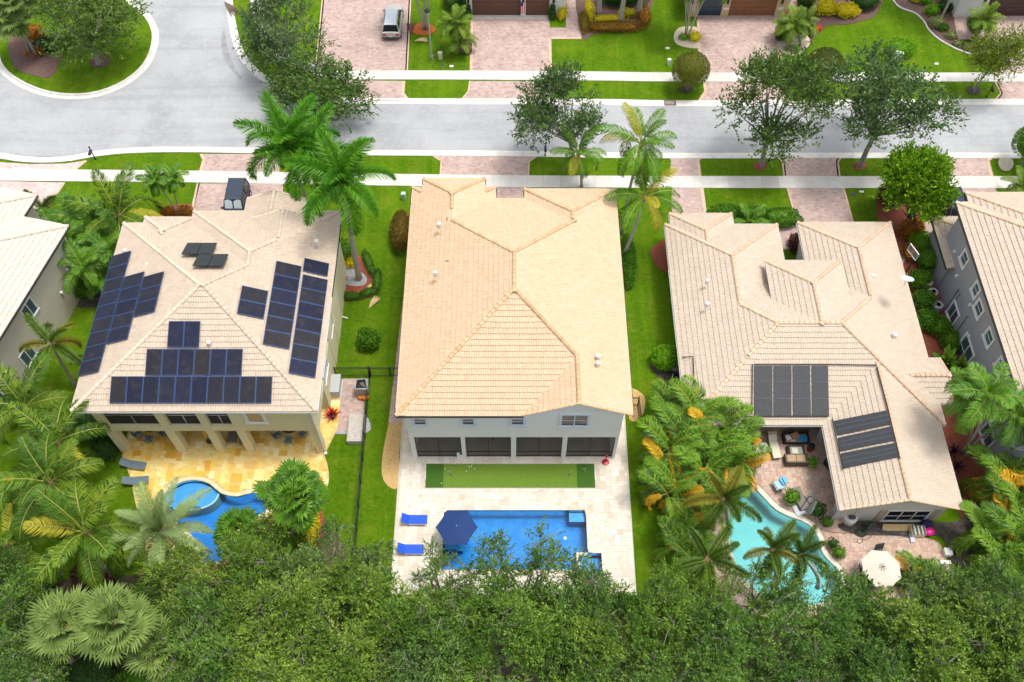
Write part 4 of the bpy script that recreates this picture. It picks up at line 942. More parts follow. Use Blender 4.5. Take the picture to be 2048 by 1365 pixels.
# pool heating mats with header pipes
M_MAT = mat('black_rubber_mat', (.018,.021,.026), (.03,.034,.04), 5, .6, bump=.4, bscale=25)
def heat_mats(label, v, k, quads, pipes, ox=CX, oy=CY):
    c = roof_pt(v, k, *quads[0][0], ox, oy); r = T('pool_heater', label, 'pool heater', c)
    for q in quads:
        t = [roof_pt(v, k, x, y, ox, oy, .19) - c for x, y in q]; b = [p - Vector((0,0,.05)) for p in t]
        mb = MB().add(t + b, [(0,1,2,3),(0,4,5,1),(1,5,6,2),(2,6,7,3),(3,7,4,0)]); 
        if (t[1]-t[0]).cross(t[2]-t[0]).z < 0: mb.f = [f[::-1] for f in mb.f]
        mp = mb.build('heating_mat', M_MAT, r)
        st = MB()
        for s in (.33,.66): st.tube([t[0].lerp(t[3], s)+Vector((0,0,.015)), t[1].lerp(t[2], s)+Vector((0,0,.015))], .014, 4)
        st.build('hold_down_strap', mat('grey_strap', (.12,.14,.2), None, rough=.6), mp)
    for line in pipes:
        MB().tube([roof_pt(v, k2, x, y, ox, oy, .22) - c for k2, x, y in line], .04, 6).build('pipe', M_BLACK, r)
hx = [(1509,1545),(1548,1583),(1586,1620),(1624,1656)]
heat_mats('four upright black pool heating mats on the rear roof slope above the lanai', vC[0], 'S',
   [[(a,732),(b,732),(b+(2 if i>1 else 0),832),(a+(1 if i>1 else 0),832)] for i,(a,b) in enumerate(hx)],
   [[('S',1508,729),('S',1656,729),('S',1752,731)], [('S',1490,833),('S',1658,833)], [('S',1505,729),('S',1504,828),('S',1485,829)], [('W',1364,715),('W',1386,713),('W',1388,752)]])
heat_mats('three tilted black pool heating mats on the rear wing roof slope', vC[1], 'W',
   [[(1668,842),(1774,821),(1781,849),(1675,871)], [(1676,876),(1782,853),(1789,881),(1680,903)], [(1682,907),(1790,886),(1797,914),(1687,937)]],
   [[('W',1664,838),('W',1686,940)], [('W',1754,735),('W',1776,818),('W',1800,918)]])
P_(hC, MB().tube([(22.32,31.5,3.15),(22.6,31.9,2.9),(22.75,32.0,.2)],.05,6), 'downspout', M_WHITE)

# ---------------------------------------------------------------- far left house
M_DWALL = mat('sand_stucco', (.50,.46,.39), (.55,.51,.44), 1, .85, bump=.25, bscale=60, stain=((.42,.39,.33), .5, .35))
M_PALEROOF = mat('pale_roof_tile', None, None, .6, .78, pieces=[(.56,.50,.42),(.60,.54,.46),(.58,.52,.44),(.62,.56,.48)], bump=.15, bscale=40)
hD = T('house', 'sand coloured house at the left edge with pale tiled roof', 'house', (-42.5, 40.6, 0), R(-13))
vD = [Vol(-6,6.4,-9,8.2,6.6,slope=.40), Vol(-6,2.5,4,10.5,6.6,'WEN',slope=.40)]
house_roof(hD, vD, M_PALEROOF, M_PALEROOF, M_DKTRIM, limit=120)
house_walls(hD, vD, M_DWALL)
for (yw, z0, z1) in ((1.3,4.0,5.5),(-1.2,1.4,2.9),(-5.5,1.6,3.1)): window(hD, 'y', 5.9, yw-.65, yw+.65, z0, z1, 1, M_WHITE, .09, 1, False, M_GLASSB)
MB().tube([(6.1,7.55,6.3),(6.0,7.55,.3),(6.5,7.5,.1)],.06,6).build('downspout', M_WHITE, hD)
for y_, z_ in ((4.5,2.6),(-3.5,3.4),(6.2,3.4)): MB().box(5.9,y_-.1,z_-.1,6.08,y_+.1,z_+.12).build('wall_vent', M_WHITE, hD)

# ---------------------------------------------------------------- far right house (grey walls)
M_EWALL = mat('dark_grey_stucco', (.29,.30,.33), (.33,.34,.37), 1, .85, bump=.25, bscale=60, stain=((.25,.26,.28), .5, .4))
EX, EY, EE = 42, 40, 7.2
hE = T('house', 'grey stucco two storey house with white window trims at the right edge', 'house', (EX, EY, 0))
vE = vols_at([lv(34.7,50.5,28,49.0,EE,slope=.40), lv(35.7,43.0,42,50.0,EE,'WEN',slope=.40), lv(34.65,41.0,45.5,50.8,3.3,'WEN',slope=.40,inset=.42)], EX, EY)
house_roof(hE, vE, M_PINKROOF, M_PINKCAP, M_DKTRIM)
house_walls(hE, vE, M_EWALL)
Xe = 35.2
def ewin(px, py, w, h, mull=1, rail=True, g=None):
    p = VX(px, py, Xe-.02); window(hE, 'y', Xe-EX, p.y-EY-w/2, p.y-EY+w/2, p.z-h/2, p.z+h/2, -1, M_WHITE, .16, mull, rail, g or M_GLASSB, .08)
ewin(1929,518,.9,1.0,0); ewin(1952,580,.75,1.0,0); ewin(1958,618,1.0,1.0,0); ewin(1978,676,1.0,1.0,0); ewin(2002,738,1.2,1.0,0)
ewin(1906,628,1.3,1.5,1,False); ewin(1928,706,1.9,2.4,1,True); ewin(1975,872,1.5,1.5,1,False)
P_(hE, MB().box(Xe-.06,29,6.15,Xe,48.4,6.32), 'trim_band', M_WHITE)
for y_ in (43.6,43.2,41.0): P_(hE, MB().tube([(Xe-.05,y_,.2),(Xe-.05,y_,3.2)],.025,5), 'conduit', M_DKGREY)
for y_, z_ in ((46.5,4.2),(44.7,3.4),(41.5,4.0),(39.6,2.5)): P_(hE, MB().box(Xe-.14,y_-.1,z_-.1,Xe,y_+.1,z_+.12), 'wall_vent', M_WHITE)

# ---------------------------------------------------------------- houses across the street
M_BROWND = mat('walnut_garage_door', (.105,.045,.028), (.15,.07,.045), 4, .5)
def garage(root, x0, x1, y, zt, m, rows=5, ox=0, oy=0):
    r = MB().box(x0-ox, y-oy+.12, .03, x1-ox, y-oy+.16, zt).build('garage_door', m, root)
    h = zt/rows
    for i in range(rows):
        n = max(2, round((x1-x0)/1.2)); w = (x1-x0)/n
        MB().box(x0-ox+.01, y-oy+.07, .03+i*h+.012, x1-ox-.01, y-oy+.12, .03+(i+1)*h-.012).build('door_panel', m, r)
def nhouse(name, label, x0, x1, yf, mw, mr, doors, loc):
    h = T('house', label, 'house', loc); ox, oy = loc[0], loc[1]
    v = [Vol(x0-.5-ox, x1+.5-ox, yf-.45-oy, yf+13-oy, 3.6, slope=.4)]
    house_roof(h, v, mr, mr, M_WHITE, limit=0)
    ds = sorted(doors); e = [x0] + [q for d in ds for q in d[:2]] + [x1]
    for i in range(0, len(e), 2): P_(h, MB().box(e[i], yf, 0, e[i+1], yf+.4, 3.55), 'wall', mw)
    for d in ds:
        P_(h, MB().box(d[0], yf+.002, 2.5, d[1], yf+.39, 3.55), 'lintel', mw)
        garage(h, d[0], d[1], yf+.1, 2.5, d[2], ox=ox, oy=oy)
    P_(h, MB().box(x0+.01, yf+.4, 0, x1-.01, yf+12.5, 3.55), 'wall', mw); return h
yN2 = G(1000,33).y
gx = lambda px, py=33: G(px, py).x
hN = nhouse('house', 'white house across the street with dark brown double garage doors and flag', gx(934), gx(1130), yN2, M_WHITE, M_PINKROOF, [(gx(945), gx(1041), M_BROWND), (gx(1051), gx(1098), M_BROWND)], (gx(1030), yN2+6, 0))
for px in (938,1046,1106):
    c = Vector((gx(px)-.0, yN2-.08, 1.9)); lt = MB().lathe([(.05,-.25),(.11,-.18),(.13,.1),(.04,.22)], 8, c).build('wall_lantern', M_BLACK, hN, world=True)
P_(hN, MB().box(gx(944), yN2-.5, .03, gx(1100), yN2+.1, .06), 'threshold', M_CONC)
yN3 = G(1500,34).y; M_TANPIER = mat('tan_stone_pier', (.52,.40,.22), (.60,.48,.29), 4, .8, bump=.3, bscale=20)
hN3 = nhouse('house', 'tan house across the street with one garage bay open and wood door beside it', gx(1375), gx(1572), yN3, M_TANPIER, M_PINKROOF, [(gx(1394), gx(1440), glassmat('painted_bay_shade', (.02,.05,.09), .3)), (gx(1455), gx(1547), mat('reddish_wood_door', (.20,.085,.038), (.27,.12,.06), 3, .5))], (gx(1470), yN3+6, 0))  # open bay is a closed door, coloured dark for the shade inside
for px in (1449,1556): MB().lathe([(.05,-.3),(.1,-.25),(.11,.25),(.04,.3)], 8, (gx(px), yN3-.08, 1.9)).build('wall_lantern', M_BLACK, hN3, world=True)
for px in (1447.5,1556): P_(hN3, MB().box(gx(px)-.28, yN3-.06, .9, gx(px)+.3, yN3-.002, 1.15), 'pier_band', M_WHITE)
yN4 = G(2000,35).y
hN4 = nhouse('house', 'white house at the top right corner with a very dark garage door', gx(1905), gx(2140), yN4, M_WHITE, M_PINKROOF, [(gx(1962), gx(2075), mat('espresso_garage_door', (.05,.022,.022), (.07,.034,.032), 4, .5))], (gx(2010), yN4+6, 0))
MB().lathe([(.05,-.3),(.1,-.25),(.11,.25),(.04,.3)], 8, (gx(1953), yN4-.08, 1.9)).build('wall_lantern', M_BLACK, hN4, world=True)
# ================================================================ vegetation generators
NR = np.random.RandomState(11)
def _unit(a): return a/np.maximum(np.linalg.norm(a, axis=-1, keepdims=True), 1e-9)
def leaf_quads(c, d, ln, wd, r=NR, flat=.5):
    """rhombic leaves at c pointing along d"""
    n = len(c); up = np.tile(np.array([0,0,1.0]), (n,1)); rnd = r.normal(size=(n,3))
    side = _unit(np.cross(d, up*flat + rnd*(1-flat) + 1e-6)); ln = np.asarray(ln).reshape(-1,1); wd = np.asarray(wd).reshape(-1,1)
    a = c; t = c + d*ln; m = c + d*ln*.5
    return np.stack([a, m+side*wd*.5, t, m-side*wd*.5], axis=1).reshape(-1,3)
def sphere_dirs(n, r, zmin=-1.0):
    z = r.uniform(zmin, 1, n); p = r.uniform(0, 2*np.pi, n); q = np.sqrt(1-z*z); return np.stack([q*np.cos(p), q*np.sin(p), z], 1)
def crown_arrays(seed, rx, ry, rz, lobes, sprigs, per, lobe_r, leaf=(.2,.08), up=.5, spl=.9, zmin=-.5):
    """crown centred at the origin: lobes of sprigs, each sprig a run of leaves. Returns quads, lobe centres, sprig starts/dirs"""
    r = np.random.RandomState(seed)
    L = sphere_dirs(lobes, r, zmin)*np.array([rx,ry,rz])*(.4+.6*r.rand(lobes,1)**.7); L[:,2] += .1*rz
    ls = lobe_r*(.6+.7*r.rand(lobes)); w = ls**2; w /= w.sum()
    li = r.choice(lobes, sprigs, p=w); D = sphere_dirs(sprigs, r, -.55); rad = (r.rand(sprigs)**.45)
    S = L[li] + D*(ls[li]*rad)[:,None]*np.array([1,1,.75])
    sd = _unit(D*.8 + np.array([0,0,up]) + r.normal(size=(sprigs,3))*.45)
    sl = spl*(.75 + .6*r.rand(sprigs))
    f = np.tile(np.linspace(.1,1,per), sprigs); k = np.repeat(np.arange(sprigs), per)
    c = S[k] + sd[k]*(sl[k]*f)[:,None] + r.normal(size=(sprigs*per,3))*.05
    ld = _unit(sd[k]*.9 + r.normal(size=(sprigs*per,3))*.5 + np.array([0,0,.1]))
    q = leaf_quads(c, ld, leaf[0]*(.7+.6*r.rand(len(c))), leaf[1]*(.7+.6*r.rand(len(c))), r, .45)
    return q, L, (S, sd, sl)
M_OAK = leafmat('street_oak_leaf', [(.040,.084,.026),(.056,.115,.032),(.088,.155,.042),(.048,.098,.032),(.115,.185,.055)], .22, patch=((.66,.74,.66), .35), tint=True)
M_OAK2 = leafmat('yard_oak_leaf', [(.062,.125,.024),(.095,.185,.034),(.14,.25,.05),(.075,.15,.032),(.20,.31,.085),(.10,.18,.055)], .35, patch=((.55,.66,.60), .45), tint=True)
M_TWIG = mat('grey_twig', (.34,.31,.27), (.24,.22,.19), 3, .9)
_oak = {}
def oak_mesh(kind, seed, m, **k):
    key = (kind, seed)
    if key not in _oak:
        q, L, sp = crown_arrays(seed, **k); me = npmesh('crown', q, 4, m)
        _oak[key] = (me, L, sp)
    return _oak[key]
def branch_mesh(name, base_h, L, sp, trunk_r, lean, ntw, seed, m=None):
    """trunk from the ground to the crown base at z=base_h under crown centre 0, limbs to the lobes (crown coordinates, crown centre at 'lean')"""
    r = random.Random(seed); b = MB(); cx, cy, cz = lean
    fork = Vector((cx*.55, cy*.55, base_h)); g = Vector((0,0,-.1))
    mid = g.lerp(fork, .5) + Vector((r.uniform(-.15,.15), r.uniform(-.15,.15), 0))
    b.tube([g, g+Vector((0,0,.3)), mid, fork], [trunk_r*1.5, trunk_r*1.1, trunk_r*.95, trunk_r*.85], 9)
    for i, p in enumerate(L):
        e = Vector((cx+p[0], cy+p[1], cz+p[2])); s = g.lerp(fork, r.uniform(.82,1.0)); mm = s.lerp(e, .5) + Vector((r.uniform(-.4,.4), r.uniform(-.4,.4), r.uniform(.0,.5)))
        b.tube([s, mm, e], [trunk_r*.5, trunk_r*.3, trunk_r*.1], 6)
        for q in range(ntw):
            d = Vector((r.gauss(0,1), r.gauss(0,1), abs(r.gauss(.4,.7)))).normalized(); ln = r.uniform(.8,1.7); t0 = mm.lerp(e, r.random())
            b.tube([t0, t0+d*ln*.5+Vector((0,0,.1)), t0+d*ln], [.035,.025,.01], 4)
    return b
def twig_stems(b, sp, n, off, Rz, scale, seed):
    S_, sd, sl_ = sp; r = np.random.RandomState(seed)
    for i in r.choice(len(S_), min(n, len(S_)), replace=False):
        f = lambda p: Rz @ Vector((p[0]*scale[0], p[1]*scale[1], p[2]*scale[2])) + off
        p = S_[i]; d = sd[i]; b.tube([f(p-d*.7), f(p+d*sl_[i]*.4), f(p+d*sl_[i]*1.05)], [.03,.02,.008], 3, False)
def tree(name, label, base, crown_c, variant, m, scale=(1,1,1), rz=0, trunk_r=.2, ntw=2, group=None, cat='tree', par=None, base_h=None):
    """base: world point; crown_c: world crown centre"""
    par = par or dict(rx=4.2, ry=4.0, rz=2.6, lobes=13, sprigs=1500, per=12, lobe_r=1.7)
    me, L, sp = oak_mesh(name + str(sorted(par.items())) + m.name, variant, m, **par)
    t = T(name, label, cat, base, 0, group); off = Vector(crown_c) - Vector(base)
    o = link('crown', me, t); o.location = off; o.rotation_euler = (0,0,rz); o.scale = scale
    Rz = Matrix.Rotation(rz, 3, 'Z'); L2 = [Rz @ Vector((p[0]*scale[0], p[1]*scale[1], p[2]*scale[2])) for p in L]
    bh = base_h if base_h else max(1.0, off.z - par['rz']*scale[2]*.75)
    bm_ = branch_mesh('trunk', bh, L2, sp, trunk_r, off, ntw, variant+int(rz*10))
    if ntw >= 2: twig_stems(bm_, sp, 160 if ntw > 2 else 60, off, Rz, scale, variant)
    bm_.build('trunk', M_TRUNK if ntw < 3 else M_TWIG, t, smooth=True); return t
# ---------------------------------------------------------------- palms
def pinnate(seed, L, n, ll, droop, ldroop, lw=.06, start=.12, mode='flat', stiff=.5, taper=.55, vee=.25):
    r = np.random.RandomState(seed); S = 14; s = np.linspace(0,1,S); ang = -droop*s**1.6; ds = L/(S-1)
    px = np.concatenate([[0], np.cumsum(np.cos(ang[:-1])*ds)]); pz = np.concatenate([[0], np.cumsum(np.sin(ang[:-1])*ds)]); py = np.cumsum(r.normal(0,.012*L/S*4,S)); py -= py[0]
    pos = np.stack([px,py,pz],1); tan = np.stack([np.cos(ang), np.zeros(S), np.sin(ang)],1); nor = np.stack([-np.sin(ang), np.zeros(S), np.cos(ang)],1)
    fr = np.linspace(start, 1, n); sides = [1,-1] if mode == 'flat' else [1,-1,2,-2]
    Q = []
    for sd in sides:
        f = np.clip(fr + r.normal(0,.006,n), 0, 1); P = np.stack([np.interp(f,s,pos[:,i]) for i in range(3)],1); Tn = np.stack([np.interp(f,s,tan[:,i]) for i in range(3)],1); Nn = np.stack([np.interp(f,s,nor[:,i]) for i in range(3)],1)
        lat = np.array([0,1.0,0])*np.sign(sd)
        prof = np.sin(np.pi*np.clip((f-start)/(1-start)*.86+.12,0,1))**.6; ln = ll*prof*(.85+.3*r.rand(n))
        fw = taper*(.6+.8*f)
        v = {1: vee, 2: 1.1}[abs(sd)]
        d1 = _unit(lat*1.0*(1 if abs(sd)==1 else .35) + Tn*fw[:,None] + Nn*(v + r.normal(0,.16,n))[:,None])
        d2 = _unit(d1 + np.array([0,0,-1.0])*(ldroop*(.7+.6*r.rand(n)))[:,None])
        mid = P + d1*(ln*.5)[:,None]; tip = mid + d2*(ln*.5)[:,None]
        wv = _unit(Tn - d1*np.sum(Tn*d1,1)[:,None])*lw*.5
        Q.append(np.stack([P-wv*.4, mid-wv, mid+wv, P+wv*.4],1)); Q.append(np.stack([mid-wv, tip-wv*.15, tip+wv*.15, mid+wv],1))
    q = np.concatenate(Q).reshape(-1,3)
    b = MB(); b.tube([tuple(p) for p in pos], [L*.012*(1-.85*x)+.006 for x in s], 5)
    return q, (b.v, b.f)
def fan(seed, rad, seg=26, pet=.9, arc=300, w=.11, droop=.25):
    r = np.random.RandomState(seed); a = np.radians(np.linspace(-arc/2, arc/2, seg)) + r.normal(0,.03,seg)
    c = np.array([pet,0,.0]); Q = []
    d = np.stack([np.cos(a), np.sin(a), .12+.1*r.rand(seg)],1); d = _unit(d); ln = rad*(.8+.2*np.cos(a*.5))*(.9+.2*r.rand(seg))
    mid = c + d*(ln*.62)[:,None]; tip = mid + _unit(d+np.array([0,0,-1.0])*(droop*(1+r.rand(seg)))[:,None])*(ln*.45)[:,None]
    sd = np.stack([-np.sin(a), np.cos(a), np.zeros(seg)],1)*w*.5*rad; z = np.array([0,0,.03*rad])
    Q.append(np.stack([np.tile(c,(seg,1)), mid-sd-z, mid+z*1.5, np.tile(c,(seg,1))+z*.1],1)); Q.append(np.stack([np.tile(c,(seg,1)), mid+z*1.5, mid+sd-z, np.tile(c,(seg,1))-z*.1],1))
    Q.append(np.stack([mid-sd-z, tip, tip+z*.1, mid+z*1.5],1)); Q.append(np.stack([mid+z*1.5, tip+z*.1, tip, mid+sd-z],1))
    b = MB(); b.tube([(0,0,-.05*pet),(pet*.5,0,.05*pet),(pet,0,0)], [.028,.02,.016], 4)
    return np.concatenate(Q).reshape(-1,3), (b.v, b.f)
def strap(seed, L, w, droop, fold=.25):
    """one broad undivided leaf (banana, bromeliad) with a fold along the midrib"""
    S = 7; s = np.linspace(0,1,S); ang = .3-droop*s**1.4; ds = L/(S-1)
    px = np.concatenate([[0], np.cumsum(np.cos(ang[:-1])*ds)]); pz = np.concatenate([[0], np.cumsum(np.sin(ang[:-1])*ds)]); pr = np.sin(np.pi*np.clip(s*.9+.08,0,1))**.7*w*.5
    v = []; f = []
    for i in range(S): v += [(px[i], -pr[i], pz[i]+fold*pr[i]), (px[i],0,pz[i]), (px[i], pr[i], pz[i]+fold*pr[i])]
    for i in range(S-1): k = 3*i; f += [(k,k+3,k+4,k+1),(k+1,k+4,k+5,k+2)]
    return v, f
FR = {}
M_STALK = mat('frond_stalk', (.26,.30,.05), (.34,.34,.07), 4, .6)
def fronds(kind, m, nv=3, stalk=None, **k):
    key = (kind, m.name)
    if key not in FR:
        FR[key] = []
        for i in range(nv):
            kk = dict(k)
            if kind.startswith('fan'): q, ex = fan(50+i, **kk)
            else:
                kk['droop'] = k['droop']*(.65+.35*i); q, ex = pinnate(20+i, **kk)
            me_ = npmesh('frond', q, 4, m, ex); me_.materials.append(stalk or M_STALK); nq = len(q)//4; me_.polygons.foreach_set('material_index', [0]*nq + [1]*(len(me_.polygons)-nq)); FR[key].append(me_)
    return FR[key]
def put_fronds(root, top, meshes, n, el0, el1, seed, scale=1.0, alt=None, altp=0.0, spread=0.0, roll=.25, az0=0.0):
    r = random.Random(seed)
    for i in range(n):
        f = i/max(1,n-1); el = el0 + (el1-el0)*f**.9 + r.uniform(-8,8); az = az0 + i*137.5 + r.uniform(-14,14)
        k = min(len(meshes)-1, int(f*len(meshes))); ms = alt if (alt and r.random() < altp) else meshes
        o = link('frond', ms[min(k,len(ms)-1)], root); s = scale*r.uniform(.85,1.12); o.scale = (s,s*r.uniform(.9,1.1),s)
        o.rotation_euler = (R(r.uniform(-1,1)*roll*57), -R(el), R(az)); a = R(az)
        o.location = Vector(top) + Vector((math.cos(a)*spread, math.sin(a)*spread, 0))
def palm(name, label, base, top, meshes, n, el=(82,-25), seed=1, trunk_r=.16, tm=None, scale=1.0, alt=None, altp=0, shaft=None, group=None, bend=.0, nuts=0, cat='palm tree'):
    base = Vector(base); top = Vector(top); t = T(name, label, cat, base, 0, group); d = top-base; r = random.Random(seed)
    perp = Vector((-d.y, d.x, 0)); perp = perp.normalized() if perp.length > .3 else Vector((1,0,0))
    path = []; rad = []
    for i in range(13):
        s = i/12; p = d*s; h = Vector((d.x,d.y,0)); p -= h*(s - s**1.6)*.8; p += perp*bend*math.sin(math.pi*s)
        path.append(p); rad.append(trunk_r*(1.35 if i == 0 else 1.0-.28*s + (.05 if i%2 else 0)))
    MB().tube(path, rad, 9).build('trunk', tm or M_PTRUNK, t, smooth=True)
    tp = d
    if shaft:
        MB().tube([d - Vector((0,0,.1)), d + Vector((0,0,.6)), d + Vector((0,0,1.3))], [trunk_r*.85, trunk_r*.95, trunk_r*.45], 9).build('crownshaft', shaft, t, smooth=True); tp = d + Vector((0,0,1.2))
    for i in range(nuts):
        a = i*2.4; MB().lathe([(.02,-.14),(.1,-.06),(.12,.03),(.05,.13)], 8, tp + Vector((math.cos(a)*.25, math.sin(a)*.25, -.25))).build('coconut', mat('coconut', (.22,.16,.05), (.30,.22,.07), 5, .6), t, smooth=True)
    if not shaft: MB().lathe([(trunk_r*.7,-.5),(trunk_r*1.5,-.15),(trunk_r*1.2,.12),(.03,.3)], 8, tp).build('crown_base', mat('frond_boot_fibre', (.26,.17,.09), (.38,.27,.15), 9, .9), t)
    put_fronds(t, tp, meshes, n, el[0], el[1], seed, scale, alt, altp); return t
M_COCO = leafmat('coconut_leaf', [(.020,.062,.008),(.038,.10,.010),(.075,.155,.012),(.13,.215,.016)], .3, .5, isl=.5, spec=.25)
M_COCOG = leafmat('street_coconut_leaf', [(.035,.12,.008),(.06,.17,.010),(.10,.22,.012)], .3, .5, isl=.5, spec=.22)
M_COCOY = leafmat('yellow_coconut_leaf', [(.24,.25,.02),(.30,.28,.03),(.20,.24,.025)], .3, isl=.4)
M_ROYAL = leafmat('royal_palm_leaf', [(.028,.125,.008),(.05,.18,.010),(.09,.24,.013)], .3, .5, isl=.5, spec=.25)
M_FOX = leafmat('foxtail_leaf', [(.028,.075,.010),(.05,.115,.013),(.085,.16,.018)], .25, .45, isl=.5, spec=.35)
M_FOXY = leafmat('foxtail_yellow_leaf', [(.13,.15,.02),(.17,.17,.025),(.10,.13,.02)], .25, isl=.4)
M_ARECA = leafmat('areca_leaf', [(.022,.07,.008),(.045,.125,.010),(.085,.20,.014),(.13,.26,.018)], .28, .42, isl=.5, spec=.28)
M_ARECAY = leafmat('areca_yellow_leaf', [(.42,.22,.012),(.50,.30,.02),(.34,.26,.02)], .3, isl=.4)
M_SILVER = leafmat('silver_date_leaf', [(.12,.20,.09),(.17,.26,.13),(.14,.22,.08),(.20,.28,.11)], .2, isl=.4)
M_FAN = leafmat('sabal_leaf', [(.085,.15,.045),(.12,.20,.06),(.16,.24,.07)], .25, isl=.4)
M_FANG = leafmat('lush_fan_leaf', [(.03,.10,.010),(.055,.15,.012),(.09,.21,.016)], .25, .45, isl=.5, spec=.35)
M_BRIGHT = leafmat('bright_palm_leaf', [(.035,.12,.010),(.06,.17,.012),(.10,.23,.016)], .28, .45, isl=.5, spec=.35)
M_DATE = leafmat('pygmy_date_leaf', [(.05,.12,.012),(.09,.18,.02),(.14,.22,.03)], .25, isl=.4)
COCO = fronds('coco', M_COCO, L=4.6, n=50, ll=1.2, droop=1.4, ldroop=1.3, lw=.09, start=.2, taper=.6)
COCOG = fronds('coco2', M_COCOG, L=4.2, n=44, ll=1.05, droop=1.45, ldroop=1.2, lw=.085, start=.2, taper=.6)
COCOY = fronds('coco3', M_COCOY, L=4.2, n=44, ll=1.0, droop=1.4, ldroop=1.2, lw=.085, start=.2, taper=.6)
ROYAL = fronds('royal', M_ROYAL, stalk=M_ROYAL, L=4.3, n=46, ll=1.05, droop=1.5, ldroop=.8, lw=.09, start=.06, mode='plume', taper=.5)
FOX = fronds('fox', M_FOX, L=2.9, n=72, ll=.56, droop=1.1, ldroop=.3, lw=.055, start=.12, mode='plume', taper=.35)
FOXY = fronds('fox', M_FOXY, L=2.8, n=72, ll=.56, droop=1.3, ldroop=.3, lw=.055, start=.12, mode='plume', taper=.35)
ARECA = fronds('areca', M_ARECA, L=2.9, n=30, ll=.8, droop=2.1, ldroop=.9, lw=.08, start=.18, taper=.7, vee=.55)
ARECAY = fronds('areca', M_ARECAY, L=2.4, n=30, ll=.65, droop=1.9, ldroop=.8, lw=.07, start=.18, taper=.7, vee=.55)
SILVER = fronds('silver', M_SILVER, stalk=M_SILVER, L=3.5, n=70, ll=.6, droop=.8, ldroop=.12, lw=.05, start=.1, taper=.75, vee=.5)
FANS = fronds('fan', M_FAN, stalk=M_FAN, rad=1.15, seg=30, pet=1.1, arc=310, w=.16)
FANG = fronds('fang', M_FANG, rad=1.15, seg=22, pet=1.1, arc=300, w=.24, droop=.5)
BRIGHT = fronds('bright', M_BRIGHT, L=2.6, n=32, ll=.75, droop=1.6, ldroop=.9, lw=.085, start=.12, taper=.5, vee=.4)
BRIGHTS = fronds('brights', M_BRIGHT, L=2.4, n=22, ll=.8, droop=1.6, ldroop=.9, lw=.15, start=.12, taper=.5, vee=.4)
DATE = fronds('date', M_DATE, L=1.9, n=44, ll=.45, droop=1.3, ldroop=.25, lw=.045, start=.1, taper=.5)
def pygmy(label, bpx, tpx, n=22, scale=1.0, seed=1, name='palm_tree', group=None, meshes=None, r=.1, tm=None):
    b = G(*bpx); tp = VY(tpx[0], tpx[1], b.y); return palm(name, label, b, tp, meshes or DATE, n, (80,-35), seed, r, tm or M_BPTRUNK, scale, group=group)
# ---------------------------------------------------------------- shrubs and hedges
def leafball(seed, rx, ry, rz, n, leaf=(.14,.08), m=None, box=False, core=.82, lump=.12, outward=.7):
    r = np.random.RandomState(seed); D = sphere_dirs(n, r, -.55)
    if box:
        D = r.uniform(-1,1,(n,3)); k = r.randint(0,3,n); sg = np.sign(r.uniform(-1,1,n)); sg[k==2] = 1; D[np.arange(n),k] = sg
    nz = sum(np.sin(D@r.normal(size=3)*w+r.rand()*6) for w in (2.2,3.4,5.1))/3
    rad = (1 + lump*nz)*(1-.16*r.rand(n)**2); P = D*rad[:,None]*np.array([rx,ry,rz])
    Nn = _unit(D/np.array([rx,ry,rz])); d = _unit(Nn*outward + r.normal(size=(n,3))*.6 + np.array([0,0,.25]))
    q = leaf_quads(P, d, leaf[0]*(.7+.6*r.rand(n)), leaf[1]*(.7+.6*r.rand(n)), r, .35)
    b = MB()
    if box:
        b.box(-rx*core,-ry*core,-rz,rx*core,ry*core,rz*core)
    else:
        b.lathe([(rx*core*math.cos(t)*.98+.01, rz*core*math.sin(t)) for t in [R(x) for x in (-60,-30,0,30,60,85)]], 12); b.v = [(x, y*ry/rx, z) for x,y,z in b.v]
    return npmesh('foliage', q, 4, m, (b.v, b.f))
_lb = {}
def shrub(name, label, at, size, m, n=900, leaf=(.14,.08), box=False, seed=1, cat='shrub', group=None, lump=.26, rz=0, stem=None):
    """at: world centre on the ground; size: half extents (rx,ry,height/2)"""
    rx, ry, hz = size; me = leafball(seed, rx, ry, hz, n, leaf, m, box, lump=lump); p = Vector(at)
    if stem:                                   # clipped ball on a stem
        t = T(name, label, cat, p, rz, group); o = link('crown', me, t); o.location = (0,0,stem+hz*.9)
        MB().tube([(0,0,-.05),(.04,0,stem*.6),(0,0,stem+hz*.5)], [.1,.07,.05], 7).build('trunk', M_TRUNK, t); return t
    o = link(name, me); o.location = (p.x, p.y, p.z + hz*.92); o.rotation_euler = (0,0,rz); return setp(o, label, cat, group)
def rosette(name, label, at, m, n=20, L=.6, w=.1, droop=1.1, seed=1, cat='plant', group=None, el=(80,15)):
    t = T(name, label, cat, at, 0, group); r = random.Random(seed); key = ('strap', m.name, L, w, droop)
    if key not in FR: FR[key] = [MB().add(*strap(1, L, w, droop)).mesh('leaf', m)]
    for i in range(n):
        o = link('leaf', FR[key][0], t); o.rotation_euler = (R(r.uniform(-15,15)), -R(el[0]+(el[1]-el[0])*i/n+r.uniform(-8,8)), R(i*137.5)); s = r.uniform(.8,1.15); o.scale = (s,s,s)
    return t
L_HEDGE = leafmat('hedge_leaf', [(.035,.105,.010),(.06,.165,.013),(.095,.22,.016)], .2)
L_DHEDGE = leafmat('dark_hedge_leaf', [(.014,.045,.012),(.024,.07,.016),(.035,.09,.02)], .2)
L_BRIGHT = leafmat('bright_shrub_leaf', [(.06,.19,.008),(.10,.26,.010),(.14,.32,.014)], .25)
L_YELLOW = leafmat('golden_shrub_leaf', [(.38,.36,.012),(.48,.44,.015),(.26,.30,.012)], .25)
L_RUSTY = leafmat('rusty_hedge_leaf', [(.05,.07,.012),(.09,.08,.014),(.16,.08,.014),(.06,.09,.016)], .2)
